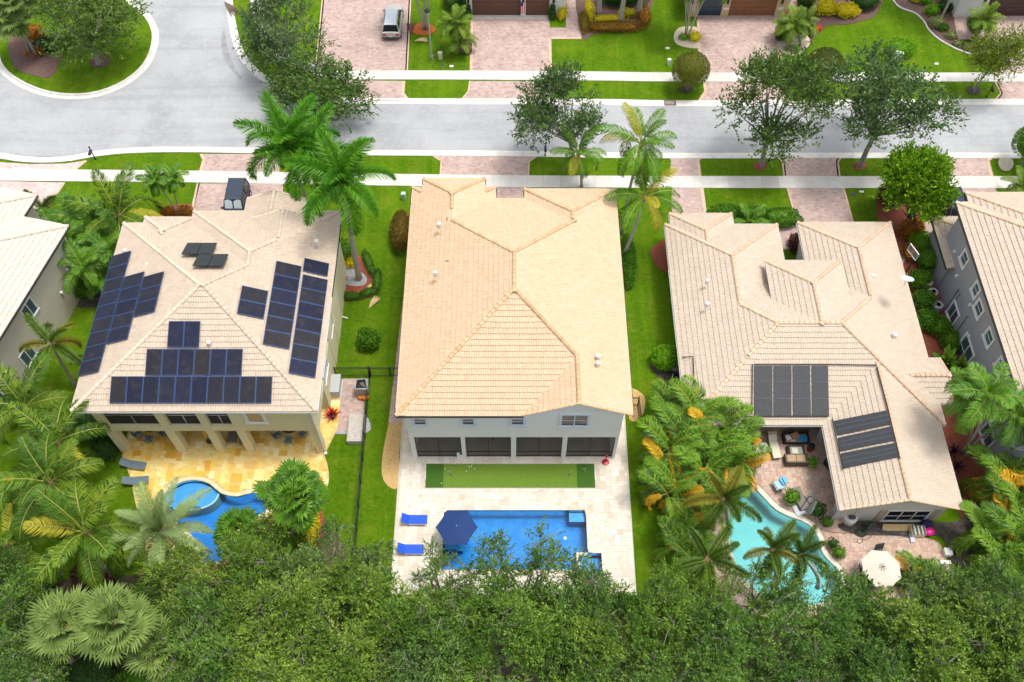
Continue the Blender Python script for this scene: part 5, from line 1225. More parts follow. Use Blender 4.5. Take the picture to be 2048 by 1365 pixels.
L_ORANGE = leafmat('orange_flower_hedge', [(.05,.09,.012),(.09,.11,.014),(.34,.10,.014),(.07,.10,.014)], .2)
L_CROTON = leafmat('croton_leaf', [(.30,.06,.02),(.36,.16,.02),(.10,.05,.02),(.22,.20,.02)], .2)
L_BALL = leafmat('clipped_ball_leaf', [(.06,.085,.014),(.09,.115,.018),(.13,.15,.02),(.05,.08,.016)], .2)
L_WINE = leafmat('wine_leaf', [(.05,.02,.022),(.09,.03,.03),(.035,.03,.02)], .2)
L_LIMETREE = leafmat('lime_tree_leaf', [(.035,.105,.008),(.07,.18,.010),(.13,.28,.012),(.20,.37,.014)], .3)
L_RED = leafmat('red_bromeliad_leaf', [(.30,.012,.02),(.22,.01,.018),(.38,.03,.04)], .2)
L_PURPLE = leafmat('purple_leaf', [(.035,.012,.028),(.06,.02,.04)], .15)
L_BANANA = leafmat('banana_leaf', [(.05,.17,.012),(.08,.22,.016),(.12,.26,.02),(.20,.20,.04)], .25)
L_LAWNDK = leafmat('border_hedge_leaf', [(.035,.10,.012),(.055,.14,.014)], .2)
# ================================================================ planting
def tr(label, bpx, cpx, variant, m=None, scale=(1,1,1), rz=0, dy=0, r=.2, ntw=2, group=None, par=None, hb=None, zb=0):
    b = G(bpx[0], bpx[1], zb); c = VY(cpx[0], cpx[1], b.y+dy); return tree('oak_tree', label, b, c, variant, m or M_OAK, scale, rz, r, ntw, group, par=par, base_h=hb)
STREETP = dict(rx=3.8, ry=3.6, rz=3.0, lobes=22, sprigs=1050, per=12, lobe_r=1.1, leaf=(.25,.115), zmin=-.8)
SG = 'oaks along the street'
tr('broad oak on the grass island of the turning circle', (197,128), (160,40), 1, scale=(1.3,1.15,1.0), rz=.4, dy=.8, r=.24, group=SG, par=STREETP, zb=.13)
tr('oak beside the side road curve at the top left', (590,120), (560,62), 2, scale=(1.12,1.0,.9), rz=1.2, dy=-1.2, group=SG, par=STREETP)
tr('dark oak behind the royal palms at the street bend', (628,202), (640,200), 1, scale=(1.6,1.0,.95), rz=2.6, dy=-3.4, group=SG, par=STREETP)
tr('small open oak behind the coconut palm in front of the middle house', (1150,334), (1125,232), 3, scale=(1.0,.95,1.05), rz=.3, dy=.5, r=.17, group=SG, par=STREETP)
tr('left of the two big oaks growing in front of the right house', (1523,333), (1553,212), 4, scale=(1.18,1.15,1.15), rz=2.1, dy=.6, r=.22, group=SG, par=STREETP, hb=3.3)
tr('right hand big oak with forked pale trunk opposite the curved lawn', (1720,333), (1782,200), 5, scale=(1.28,1.3,1.1), rz=4.0, dy=1.0, r=.23, group=SG, par=STREETP, hb=3.6)
SMALLP = dict(rx=1.7, ry=1.6, rz=1.5, lobes=9, sprigs=700, per=12, lobe_r=1.1, leaf=(.2,.09))
tr('small bright tree in a round black mulch ring by the top right mailbox', (1947,183), (1998,112), 6, leafmat('small_tree_leaf', [(.06,.11,.012),(.10,.16,.016),(.15,.21,.022)], .25), (1.15,1.1,1.1), .5, .5, .1, par=SMALLP)
# yard oaks along the bottom: a row of trees overlapping one another
YP = dict(rx=4.3, ry=4.1, rz=2.8, lobes=26, sprigs=1700, per=14, lobe_r=.95, leaf=(.22,.09), up=.6, spl=.55, zmin=-.25)
SP = dict(rx=4.2, ry=4.0, rz=2.4, lobes=16, sprigs=650, per=15, lobe_r=.85, leaf=(.24,.085), up=.75)
YG = 'yard oaks along the rear boundary'
yard = [ # (crown px, crown height, variant, scale, rotation, label)
 (1045,1172,6.8,11,(.95,.75,1.15),.2,'oak standing over the rectangular pool, its sparse top over the blue water'),
 (885,1165,5.4,12,(.55,.5,.6),1.0,'small loose oak at the lower left corner of the rectangular pool'),
 (1190,1195,4.6,13,(.55,.4,.5),2.2,'open oak over the corner spa of the rectangular pool'),
 (660,1170,6.0,12,(.85,.8,.9),.4,'oak at the bottom of the green strip beside the dark fence'),
 (525,1165,6.2,13,(.8,.7,.85),2.0,'oak overhanging the red mulch curve of the kidney pool garden'),
 (395,1190,6.0,11,(.85,.65,.8),3.0,'oak in front of the spa end of the kidney pool'),
 (560,1260,7.4,12,(1.0,.9,.9),4.4,'pale twigged oak with bare branches at bottom centre left'),
 (420,1285,6.8,13,(.95,.8,.8),5.2,'oak directly right of the three sabal palms at the bottom'),
 (705,1270,7.2,11,(.95,.95,.9),1.4,'oak at the bottom below the dark fence end'),
 (850,1272,7.2,13,(1.0,.75,.9),2.8,'oak at the bottom below the left corner of the pale terrace'),
 (1010,1290,7.8,12,(1.1,.95,1.0),3.6,'bottom oak directly below the middle of the rectangular pool'),
 (1150,1275,7.2,11,(1.0,.75,.9),5.0,'bottom oak below the spa of the rectangular pool'),
 (1310,1262,7.0,13,(.85,.75,.95),.9,'bottom oak at the end of the narrow right lawn strip'),
 (1400,1310,7.8,12,(1.05,.9,.9),2.4,'bottom oak below the foxtail palms of the right house'),
 (1520,1195,6.2,11,(.75,.6,.75),4.0,'grey green oak overhanging the near end of the aqua pool'),
 (1590,1295,7.2,13,(1.05,.85,.9),.2,'bottom oak below the aqua pool'),
 (1730,1312,6.8,12,(1.05,.8,.85),1.7,'bottom oak below the cream parasol'),
 (1885,1232,6.2,11,(.75,.65,.85),3.2,'oak overhanging the curved white garden seat'),
 (1975,1240,6.8,13,(.9,.85,.9),4.6,'oak in the lower right corner nearest the areca palms'),
 (1880,1320,7.6,12,(1.1,.9,.9),6.0,'bottom right oak below the curved white garden seat'),
 (2040,1320,7.4,11,(1.0,.9,.9),.6,'oak filling the bottom right corner'),
 (20,1215,6.4,12,(.8,.8,.85),1.9,'dark leafy oak at the left edge above the sabal palms'),
 (30,1330,6.6,13,(.9,.8,.8),2.9,'oak filling the bottom left corner'),
 (610,1345,7.6,11,(1.05,.8,.8),.1,'oak cut by the bottom edge left of centre'),
 (1200,1350,7.6,12,(1.1,.8,.85),5.5,'oak cut by the bottom edge right of centre'),
 (850,1350,7.4,13,(1.1,.8,.8),4.1,'oak cut by the bottom edge below the green strip'),
]
for px, py, h, va, sc_, rz_, lab in yard:
    c = G(px, py, h); b = Vector((c.x+.5*math.sin(px), c.y+.4*math.cos(py), 0))
    tree('oak_tree', lab, b, c, va, M_OAK2, sc_, rz_, .17, 3, YG, par=SP if py < 1200 and px > 800 else YP)
# ---- palms
PG = {'c': 'coconut palms', 'r': 'royal palms', 'f': 'foxtail palms'}
def pp(label, bpx, tpx, meshes, n, el=(82,-25), seed=1, r=.15, dy=0, **k):
    b = G(*bpx); t = VY(tpx[0], tpx[1], b.y+dy); return palm('palm_tree', label, b, t, meshes, n, el, seed, r, **k)
M_SHAFT = mat('green_crownshaft', (.07,.17,.03), (.10,.22,.05), 4, .5)
pp('left royal palm of three in front of the solar panel house', (628,452), (583,318), ROYAL, 15, (78,-15), 3, .21, shaft=M_SHAFT, group=PG['r'])
pp('middle royal palm of three in front of the solar panel house', (648,448), (626,335), ROYAL, 14, (76,-20), 4, .2, shaft=M_SHAFT, group=PG['r'])
pp('right royal palm with the full trunk visible down to its garden bed', (718,558), (690,385), ROYAL, 15, (76,-25), 5, .23, shaft=M_SHAFT, group=PG['r'])
pp('small coconut palm standing on the sidewalk lawn of the middle house', (1163,374), (1157,308), COCOG, 15, (80,-30), 6, .13, scale=.68, group=PG['c'], alt=COCOY, altp=.12)
pp('tall coconut palm right of the middle house, crown over the street', (1243,468), (1283,288), COCOG, 17, (82,-30), 7, .14, scale=.86, bend=.3, group=PG['c'], alt=COCOY, altp=.1)
pp('tall coconut palm right of the middle house, crown over its roof corner', (1246,514), (1290,395), COCOG, 15, (75,-30), 8, .15, scale=.82, bend=-.6, group=PG['c'], alt=COCOY, altp=.3)
pp('wind tousled coconut palm left of the solar panel house front', (262,492), (238,432), COCO, 15, (84,-20), 9, .17, scale=.92, group=PG['c'], alt=COCOY, altp=.12)
pp('thin palm with few fronds beside the pale driveway at left', (118,466), (88,424), FOX, 6, (60,5), 10, .1, scale=.9, group=PG['f'])
for i, (bx, by, tx, ty, n, sc_, lab) in enumerate([
  (150,530,150,500,14,.8,'low leafy palm behind the pale roof corner'), (200,520,190,468,14,.85,'leafy palm between pale roof and coconut palm'),
  (190,590,165,535,15,.9,'arching palm beside the sand coloured wall'), (240,560,215,505,14,.85,'bright yellow green palm touching the left solar strip')]):
    pp(lab, (bx,by), (tx,ty), BRIGHT, n, (70,-30), 30+i, .08, tm=M_BPTRUNK, scale=sc_*1.15, group='leafy palms between the two left houses')
for i, (bx, by, tx, ty, sc_, lab) in enumerate([(128,508,118,470,.9,'palm at the edge of the golden gravel'),(170,565,140,540,.95,'palm low beside the sand wall drainpipe'),(222,585,222,555,.95,'palm under the left solar strip'),(178,500,172,445,.95,'palm behind the arching pair at left'),(240,530,240,490,.9,'palm beside the left roof corner')]):
    pp(lab, (bx,by), (tx,ty), BRIGHT, 15, (72,-35), 130+i, .08, tm=M_BPTRUNK, scale=sc_*1.2, group='leafy palms between the two left houses')
pp('slender palm in the red mulch bed at the front lawn, leaning left', (358,432), (310,362), BRIGHTS, 18, (75,-30), 36, .07, scale=.62)
pp('second slender palm in the red mulch bed at the front lawn', (362,432), (345,358), BRIGHTS, 18, (70,-30), 37, .06, scale=.58)
pp('foxtail palm before the sand coloured wall with two windows', (152,772), (103,690), FOX, 9, (60,-20), 11, .13, scale=.95, alt=FOXY, altp=.25, group=PG['f'])
pp('coconut palm at left, top one of the big left cluster', (150,960), (112,885), COCO, 14, (75,-35), 12, .17, scale=.85, group=PG['c'], alt=COCOY, altp=.15)
pp('dark centred coconut palm at left below the top one', (165,1050), (100,965), COCO, 16, (80,-25), 13, .17, scale=.88, group=PG['c'])
pp('biggest coconut palm left of the golden terrace', (220,1150), (172,1065), COCO, 19, (80,-30), 14, .18, scale=.95, group=PG['c'], alt=COCOY, altp=.1)
pp('coconut palm cut by the left edge of the picture', (120,1150), (12,1095), COCO, 15, (70,-40), 15, .17, scale=.92, group=PG['c'], alt=COCOY, altp=.2)
pp('coconut palm behind the left cluster near the sand coloured house', (80,900), (48,815), COCO, 14, (80,-20), 16, .16, scale=.9, group=PG['c'])
pp('silvery date palm leaning over the kidney pool', (350,1140), (325,1062), SILVER, 30, (85,-25), 17, .22, tm=M_BPTRUNK, scale=1.0)
for i, (bx, by, tx, ty, n, lab) in enumerate([(150,1330,135,1255,20,'left of the three sabal palms at the bottom left'), (240,1330,232,1245,22,'middle of the three sabal palms at the bottom left'), (330,1350,325,1295,20,'right of the three sabal palms at the bottom left')]):
    pp(lab, (bx,by), (tx,ty), FANS, n, (80,-30), 40+i, .2, tm=M_BPTRUNK, scale=1.05, group='sabal palms')
pp('sabal palm half hidden among the bottom right oaks', (1395,1260), (1395,1225), FANS, 14, (70,-20), 43, .18, scale=.9, group='sabal palms')
def fan_clump(label, bpx, tops, n, seed, sc):
    b = G(*bpx); t = T('palm_tree', label, 'palm tree', b); r = random.Random(seed)
    for i, (tx, ty, dy) in enumerate(tops):
        tp = VY(tx, ty, b.y+dy) - b; MB().tube([(0.3*math.cos(i*2.1),0.3*math.sin(i*2.1),0), tuple(tp*.5), tuple(tp)], [.14,.1,.09], 7).build('stem', M_BPTRUNK, t)
        put_fronds(t, tp, FANG, n, 85, -30, seed+i, sc*r.uniform(.8,1.1), None, 0, .05, .5)
fan_clump('lush multi stemmed fan palm overhanging the right end of the kidney pool', (585,1075), [(562,988,.3),(592,972,.6),(590,1008,-.5),(608,995,0)], 12, 44, .85)
pp('second lush fan palm at the near bank of the kidney pool', (478,1120), (476,1068), FANG, 24, (85,-30), 45, .15, tm=M_BPTRUNK, scale=.85)
pp('foxtail palm on the left bank of the aqua pool with one golden frond', (1452,1075), (1447,1000), FOX, 9, (75,-15), 18, .16, scale=.9, alt=FOXY, altp=.3, group=PG['f'])
pp('foxtail palm at the near left bank of the aqua pool', (1425,1190), (1415,1120), FOX, 9, (60,-20), 19, .15, scale=.9, alt=FOXY, altp=.25, group=PG['f'])
pp('foxtail palm with fronds reaching over the middle of the aqua pool', (1545,1175), (1545,1100), FOX, 9, (70,-15), 20, .15, scale=.82, alt=FOXY, altp=.25, group=PG['f'])
pp('foxtail palm with fronds over the curved near end of the aqua pool', (1635,1175), (1600,1110), FOX, 8, (75,-10), 21, .14, scale=.75, alt=FOXY, altp=.2, group=PG['f'])
pp('bright windswept palm against the grey house wall', (1922,905), (1975,790), BRIGHT, 15, (75,-30), 22, .11, scale=1.1, bend=.3)
pp('second bright palm against the grey house wall, nearer the edge', (1928,915), (2030,830), BRIGHT, 14, (75,-30), 23, .11, scale=1.1, bend=.3)
pp('third bright palm low against the grey house wall', (1930,900), (1940,800), BRIGHT, 12, (60,-40), 24, .1, scale=.95)
AG = 'areca palm clumps'
def areca(label, px, py, n, seed, sc=1.0, yp=.14, stems=6):
    b = G(px, py); t = T('areca_palm', label, 'palm clump', b, 0, AG); r = random.Random(seed)
    for s in range(stems):
        a = r.uniform(0,6.28); d = r.uniform(.1,.8)*sc; h = r.uniform(1.2,3.0)*sc; p = Vector((math.cos(a)*d, math.sin(a)*d, 0)); tp = p*1.7 + Vector((0,0,h))
        MB().tube([p, p.lerp(tp,.5), tp], [.05,.045,.04], 6).build('stem', mat('areca_stem', (.22,.24,.06), (.28,.26,.08), 6, .6), t)
        put_fronds(t, tp, ARECA, n//stems, 78, -5, seed*7+s, sc, ARECAY, yp, .03)
for i, (px, py, sc_, lab) in enumerate([(1345,868,1.0,'upper left areca clump of the hedge beside the right house'),(1405,872,1.1,'upper middle areca clump of the hedge beside the right house'),(1440,905,.95,'areca clump of the hedge nearest the cream loungers'),
   (1340,940,1.05,'left areca clump of the hedge with orange fronds over the lawn strip'),(1400,950,1.15,'middle areca clump of the hedge left of the aqua pool'),(1455,965,.95,'areca clump of the hedge at the tip of the aqua pool'),(1350,1010,1.0,'lower left areca clump of the hedge by the dark lawn'),(1395,1045,.95,'lowest areca clump of the hedge above the foxtail palms'),(1368,1110,.8,'low dark areca clump by the near lawn strip'),
   (1985,1000,1.1,'areca clump with orange fronds beside the rear wing gable'),(2040,1010,1.1,'areca clump with orange fronds at the right edge'),(2010,1070,1.05,'areca clump right of the dark soil bed'),(1960,1110,.95,'areca clump beside the far end of the brick terrace'),(2040,1130,1.0,'low areca clump at the right edge'),
   (1700,1232,.5,'low palm clump below the cream parasol'),(1830,1165,.7,'low palm clump behind the curved white garden seat')]):
    areca(lab, px, py, 30, 60+i, sc_, .2 if i in (0,3,4,6,9,10) else .08)
areca('low palm clump right of the tall coconut cluster', 60, 1010, 24, 90, .8, .1)
# small palms across the street
pygmy('palm behind the lamp post across the street, tallest of its trio', (925,105), (915,48), 20, 1.0, 50, group='small palms by the brown garage'); pygmy('palm left in the trio by the brown garage', (915,100), (903,52), 18, .95, 51, group='small palms by the brown garage'); pygmy('palm low in front of the trio by the brown garage', (920,104), (920,80), 20, 1.0, 52, group='small palms by the brown garage')
pygmy('feathery palm in the pebble bed beside the wood garage door', (1600,92), (1588,50), 22, 1.05, 53); pygmy('feathery palm behind the pebble bed by the red flowers', (1622,85), (1612,45), 20, .95, 54); pygmy('low feathery palm at the walk beside the tan pier', (1578,82), (1572,52), 18, .85, 55)
pygmy('young palm beside the pink walk at the top right', (1945,82), (1970,42), 24, 1.1, 56, r=.16)
pygmy('small palm half cut by the right edge of the picture', (2035,400), (2043,372), 20, .9, 57)
# bare palm trunks cut by the top edge
def bare_trunks(label, specs, r, m=M_PTRUNK, meshes=None):
    for i, (bx, by, tx, ty) in enumerate(specs):
        b = G(bx, by); d = (VY(tx, ty, b.y) - b).normalized(); L = 7.5; palm('palm_tree', label[i], b, b + d*L, meshes or BRIGHT, 12, (75,-20), 70+i, r, m, 1.1)
bare_trunks(['slender palm left in the orange mulch ring','slender palm middle in the orange mulch ring','slender palm right in the orange mulch ring beside the lamp'], [(847,60,832,5),(850,58,850,5),(856,60,858,5)], .12)
bare_trunks(['pale trunk palm left in the flower bed','pale trunk palm in front in the flower bed, widest foot','pale trunk palm right in the flower bed'], [(1198,30,1198,5),(1240,48,1248,5),(1277,30,1282,5)], .26)
bare_trunks(['thin multi stem palm by the open garage bay'], [(1372,76,1378,30)], .09); bare_trunks(['leaning thin stem palm by the open garage bay, right stem'], [(1376,76,1405,15)], .09); bare_trunks(['thin stem palm by the open garage bay, left stem'], [(1370,74,1368,25)], .07)
bare_trunks(['leaning palm trunk in the far mulch bed'], [(1880,42,1898,5)], .12); bare_trunks(['upright palm trunk behind the far mulch bed'], [(1858,10,1864,-20)], .12); bare_trunks(['pale palm trunk in the golden shrub bed'], [(1625,30,1632,5)], .14); bare_trunks(['dark palm trunk at the golden shrubs'], [(1690,22,1698,0)], .1)
pp('fan palm leaning over the left end of the turning island', (75,112), (20,30), FANS, 20, (75,-40), 80, .14, tm=M_TRUNK, scale=1.2); pp('second fan palm on the turning island cut by the top edge', (60,105), (30,-5), FANS, 16, (75,-40), 81, .14, tm=M_TRUNK, scale=1.1)
# ---- shrubs, hedges
def sh(label, px, py, size, m, name='shrub', n=900, leaf=(.14,.08), **k): return shrub(name, label, G(px, py), size, m, n, leaf, seed=abs(hash_(label)) % 9973, **k)
def hash_(s):
    h = 7
    for ch in s: h = (h*31 + ord(ch)) % 1000003
    return h
sh('clipped round topiary tree on the north lawn strip', 1374,180, (1.75,1.7,1.65), L_BALL, 'topiary_tree', 5200, (.13,.075), cat='tree', stem=1.0, lump=.03)
sh('clipped round topiary tree behind the left big street oak', 1634,172, (1.75,1.7,1.65), leafmat('dark_ball_leaf', [(.035,.06,.014),(.06,.085,.018),(.08,.10,.02)], .2), 'topiary_tree', 5200, (.13,.075), cat='tree', stem=1.0, lump=.04)
sh('clipped bright green topiary tree at the right edge of the street', 2040,332, (1.75,1.7,1.7), leafmat('green_ball_leaf', [(.035,.12,.01),(.06,.17,.012),(.08,.20,.014)], .2), 'topiary_tree', 5200, (.13,.075), cat='tree', stem=1.3, lump=.03)
LP = dict(rx=2.5, ry=2.4, rz=1.9, lobes=26, sprigs=2100, per=12, lobe_r=.95, leaf=(.26,.13), up=.9)
b_ = G(1840,452); tree('round_tree', 'dense round lime green tree in front of the grey house', b_, VY(1830,378,b_.y), 31, L_LIMETREE, (.96,1.0,1.2), .3, .15, 0, par=LP, base_h=.8)
sh('wine leaved shrub left of the lime green tree', 1772,410, (.95,1.0,1.3), L_WINE, n=1800, leaf=(.2,.1)); sh('croton shrub below the lime green tree', 1818,470, (1.0,.8,.8), L_CROTON, n=1200, leaf=(.25,.1))
sh('large rounded rusty hedge at the left front corner of the middle house', 803,475, (.85,2.1,1.0), L_RUSTY, 'hedge', 3500, (.14,.08), lump=.05)
sh('loose green shrub alone on the side lawn of the middle house', 740,690, (.85,.85,.95), L_HEDGE, n=1500, leaf=(.22,.11), lump=.2)
sh('clipped green hedge block beside the pool pump of the right house', 1330,728, (1.15,1.0,.95), L_BRIGHT, 'hedge', 3000, (.15,.09), lump=.05)
sh('hedge along the right side of the middle house', 1255,530, (.6,2.6,.7), L_HEDGE, 'hedge', 2600, (.16,.09), lump=.06)
for i, (px, py, sx, lab) in enumerate([(1450,440,1.6,'left part of the hedge before the right house entry'),(1500,443,1.7,'middle part of the hedge before the right house entry'),(1555,446,1.9,'right part of the hedge before the right house entry')]): sh(lab, px, py, (sx,.9,.75), leafmat('entry_hedge_leaf', [(.03,.10,.01),(.05,.15,.012),(.08,.20,.014)], .2), 'hedge', 2200, (.17,.09), lump=.12)
pygmy('spiky low palm in front of the entry hedge', (1500,458), (1498,445), 16, .8, 58, meshes=BRIGHT)
sh('red brown shrub in the entry court of the right house', 1588,495, (.5,.9,.6), L_WINE, n=700, leaf=(.2,.1))
for i, (px, py, s, lab) in enumerate([(1838,495,1.0,'yellow green shrub by the garden walk of the grey house'),(1852,530,1.15,'rounded shrub beside the basketball hoop'),(1835,570,.95,'shrub left of the first air conditioner'),(1842,610,.95,'shrub left of the second air conditioner'),(1850,650,.95,'shrub left of the third air conditioner'),(1872,662,.9,'shrub below the third air conditioner'),(1898,690,.9,'shrub under the larger grey wall window')]): sh(lab, px, py, (s*.95,s*.95,s*.75), L_HEDGE if i else L_BRIGHT, n=1300, leaf=(.16,.09), lump=.15)
sh('orange and yellow flowering shrub at the garden walk of the grey house', 1818,512, (.7,.8,.5), L_ORANGE, n=700, leaf=(.16,.09))
sh('lush shrub under the left front roof corner', 268,540, (1.0,1.2,.7), L_HEDGE, n=1000, leaf=(.22,.11), lump=.3); sh('lush shrub at the pale driveway end of the gravel', 145,480, (1.3,.8,.6), L_BRIGHT, n=1000, leaf=(.22,.11), lump=.3)
sh('wide bright hedge at the foot of the sand coloured wall', 152,588, (1.0,.9,.8), L_BRIGHT, n=1200, leaf=(.26,.13), lump=.25)
sh('glossy dark shrub under the sand coloured wall window', 20,830, (1.6,1.6,1.3), leafmat('glossy_white_fleck_leaf', [(.03,.09,.012),(.05,.13,.015),(.10,.16,.05)], .2), n=2200, leaf=(.24,.12), lump=.2)
sh('dark hedge at the left rear corner of the solar panel house', 195,862, (1.6,1.5,1.3), L_DHEDGE, 'hedge', 2200, (.18,.09), lump=.2); sh('dark hedge at the foot of the left terrace column', 215,905, (1.0,.9,.6), L_DHEDGE, 'hedge', 900, (.18,.09), lump=.2)
sh('dark broad shrub below the coconut cluster', 60,1190, (2.2,1.6,1.3), L_DHEDGE, n=2600, leaf=(.22,.11), lump=.25); sh('dark croton shrub below the biggest coconut palm', 195,1160, (1.3,1.0,.9), L_WINE, n=1200, leaf=(.24,.1), lump=.3)
sh('dark undergrowth below the left sabal palm', 190,1350, (1.8,1.3,.6), L_DHEDGE, n=1500, leaf=(.24,.1), lump=.35); sh('undergrowth cut by the bottom edge below the sabal palms', 300,1372, (2.0,1.2,.7), L_HEDGE, n=1500, leaf=(.24,.1), lump=.35); sh('undergrowth in the bottom left corner below the oaks', 90,1372, (1.8,1.2,.7), L_HEDGE, n=1400, leaf=(.24,.1), lump=.35)
sh('yellow shrub row along the red mulch curve', 625,1062, (.45,1.7,.4), L_YELLOW, n=900, leaf=(.16,.09)); sh('orange croton below the kidney pool spa', 430,1160, (.8,.6,.5), L_CROTON, n=700, leaf=(.24,.09)); sh('orange croton left of the kidney pool spa', 310,1150, (.7,.5,.5), L_CROTON, n=500, leaf=(.24,.09))
sh('leafy planting behind the red mulch curve', 560,1090, (1.8,1.2,.7), L_HEDGE, n=1800, leaf=(.22,.09), lump=.3)
# garden bed at the right royal palm
for i, (px, py, rx, ry, rz_) in enumerate([(738,530,.35,1.5,.35),(755,565,.35,1.2,0),(740,588,.9,.35,.35),(700,596,1.1,.35,0)]):
    shrub('hedge', ['low border hedge behind the royal palm bed','low border hedge right of the royal palm bed','low border hedge at the front right of the royal palm bed','low border hedge at the front of the royal palm bed'][i], G(px,py), (rx,ry,.28), L_LAWNDK, 700, (.12,.07), seed=200+i, cat='hedge', rz=rz_, lump=.04)
sh('rounded shrub behind the royal palm bed', 690,512, (.8,.9,.8), L_HEDGE, n=1000); sh('golden leaved plant in the royal palm bed', 700,530, (.5,.4,.35), L_YELLOW, n=350, leaf=(.2,.08))
rosette('bromeliad', 'dark red bromeliad beside the royal palm trunk', G(688,562), L_RED, 16, .6, .1, 1.0, 3); rosette('bromeliad', 'large red bromeliad in a pot on the brick side yard', G(666,832), L_RED, 30, .85, .11, 1.1, 4)
for i, (px, py, lab) in enumerate([(338,432,'left croton in the red mulch bed'),(372,430,'right croton in the red mulch bed')]): sh(lab, px, py, (.55,.5,.4), L_CROTON, n=380, leaf=(.26,.1))
for i, (px, py, lab) in enumerate([(1905,905,'purple cordyline in the red mulch strip, upper'),(1912,935,'purple cordyline in the red mulch strip, lower')]): rosette('cordyline', lab, G(px,py), L_PURPLE, 22, .8, .1, .9, 7+i)
for i, (px, py, s, lab) in enumerate([(1885,735,1.0,'upper bird of paradise clump beside the small side gable'),(1895,770,1.1,'lower bird of paradise clump beside the small side gable'),(1915,745,.9,'bird of paradise clump under the large wall window')]): 
    t_ = rosette('bird_of_paradise', lab, G(px,py), L_BANANA, 14, 1.9*s, .55, 1.0, 20+i, group='bird of paradise clumps', el=(85,35))
rosette('bromeliad', 'orange bromeliad on the turning island under the oak', G(82,112,.17), L_CROTON, 26, 1.1, .12, .8, 9); rosette('bromeliad', 'small orange bromeliad at the palm foot on the island', G(56,112,.17), L_CROTON, 16, .6, .1, .9, 10)
sh('tall orange croton on the island behind the bromeliad', 70,75, (1.0,.7,.7), L_CROTON, n=500, leaf=(.3,.1)); sh('dark oak undergrowth shrub on the island', 110,100, (1.6,1.0,.8), L_DHEDGE, n=1200, leaf=(.2,.09), lump=.3)
# across the street
sh('golden curved hedge in the flower bed, left arm', 1178,28, (.45,1.6,.4), L_YELLOW, 'hedge', 700); sh('golden curved hedge in the flower bed, near arm', 1215,45, (1.8,.45,.4), L_YELLOW, 'hedge', 800); sh('golden hedge tuft at the front trunk', 1255,32, (.9,.45,.4), L_YELLOW, 'hedge', 400)
sh('orange flowered hedge at the front of the flower bed', 1225,60, (3.2,.7,.4), L_ORANGE, 'hedge', 2200); sh('orange flowered hedge at the right of the flower bed', 1288,38, (.7,1.5,.4), L_ORANGE, 'hedge', 1000); sh('orange flowered hedge at the left of the flower bed', 1168,50, (.5,1.5,.4), L_ORANGE, 'hedge', 800)
sh('dark hedge at the back of the flower bed', 1240,8, (2.6,1.0,.8), L_DHEDGE, 'hedge', 2200)
sh('golden shrub beside the brown garage right pier', 1124,30, (.5,1.2,.6), L_YELLOW, n=800); 
for px, lab in ((937,'spiral topiary at the left of the brown garage'),(1104,'spiral topiary at the right of the brown garage')):
    t_ = T('topiary_spiral', lab, 'shrub', G(px, 38), 0, 'spiral topiaries'); 
    for k_, (r_, z_) in enumerate(((.42,.35),(.34,.95),(.24,1.45))): o_ = link('foliage_ball', leafball(300+k_, r_, r_, r_*.85, 260, (.1,.06), L_DHEDGE), t_); o_.location = (0,0,z_)
sh('dark hedge left of the brown garage', 905,10, (1.0,1.6,.9), L_DHEDGE, 'hedge', 1600); sh('black potted shrub beside the brown garage', 922,28, (.5,.7,.6), L_DHEDGE, n=500)
sh('golden shrub mass across the street, left', 1645,22, (1.2,1.1,.6), L_YELLOW, n=1300, leaf=(.18,.1)); sh('golden shrub mass across the street, right', 1690,30, (1.4,.9,.55), L_YELLOW, n=1400, leaf=(.18,.1)); sh('dark green hedge behind the golden shrubs', 1725,10, (1.6,1.6,.8), L_DHEDGE, 'hedge', 2000); sh('dark clipped hedge beside the red walk', 1612,6, (.9,1.4,.8), L_DHEDGE, 'hedge', 1400)
sh('red flowering plant beside the tan pier', 1567,30, (.35,.35,.5), leafmat('red_flower', [(.5,.03,.01),(.6,.06,.015),(.10,.12,.02)], .2), n=260); sh('red flowers at the pebble bed edge', 1632,62, (.5,.4,.3), MATS['red_flower'], n=240)
sh('small grey green plant in the pebble bed', 1560,78, (.55,.5,.4), L_DHEDGE, n=350); sh('white flecked plant at the pebble bed front', 1585,100, (.8,.4,.25), leafmat('white_fleck', [(.10,.17,.04),(.3,.34,.2),(.07,.13,.03)], .2), n=420, leaf=(.14,.05))
sh('golden shrub at the thin palms', 1388,78, (.6,.7,.35), L_YELLOW, n=450); sh('lime tuft left of the thin palms', 1366,78, (.4,.35,.25), L_BRIGHT, n=220, leaf=(.22,.05))
for i, (px, py, s) in enumerate([(1850,5,.9),(1862,28,.75),(1872,52,.8),(1885,60,.5),(1900,75,.5),(1915,92,.45),(1935,98,.45),(1885,20,.8),(1830,2,.7),(1955,95,.45)]): sh(['lime shrub at the top of the far mulch bed','lime shrub under the leaning far trunk','white flecked lime shrub mid far mulch bed','small shrub in the far mulch bed middle','small flowering plant in the lower far mulch bed','white flowering plant near the bed tip','white flowering plant beside the young palm foot','dark shrub behind the leaning far trunk','yellow shrub at the far bed top left','last flowering plant at the far bed tip'][i], px, py, (s,s*.8,s*.6), [L_BRIGHT,L_BRIGHT,MATS['white_fleck'],L_HEDGE,MATS['white_fleck'],MATS['white_fleck'],MATS['white_fleck'],L_DHEDGE,L_YELLOW,MATS['white_fleck']][i], n=int(500*s)+100, leaf=(.16,.08), lump=.25)
sh('dark shrub beside the white pier at the top right', 1930,15, (.5,1.0,.6), L_DHEDGE, n=500); sh('dark strip hedge beside the young palm', 1944,55, (.5,1.1,.4), L_DHEDGE, n=500)
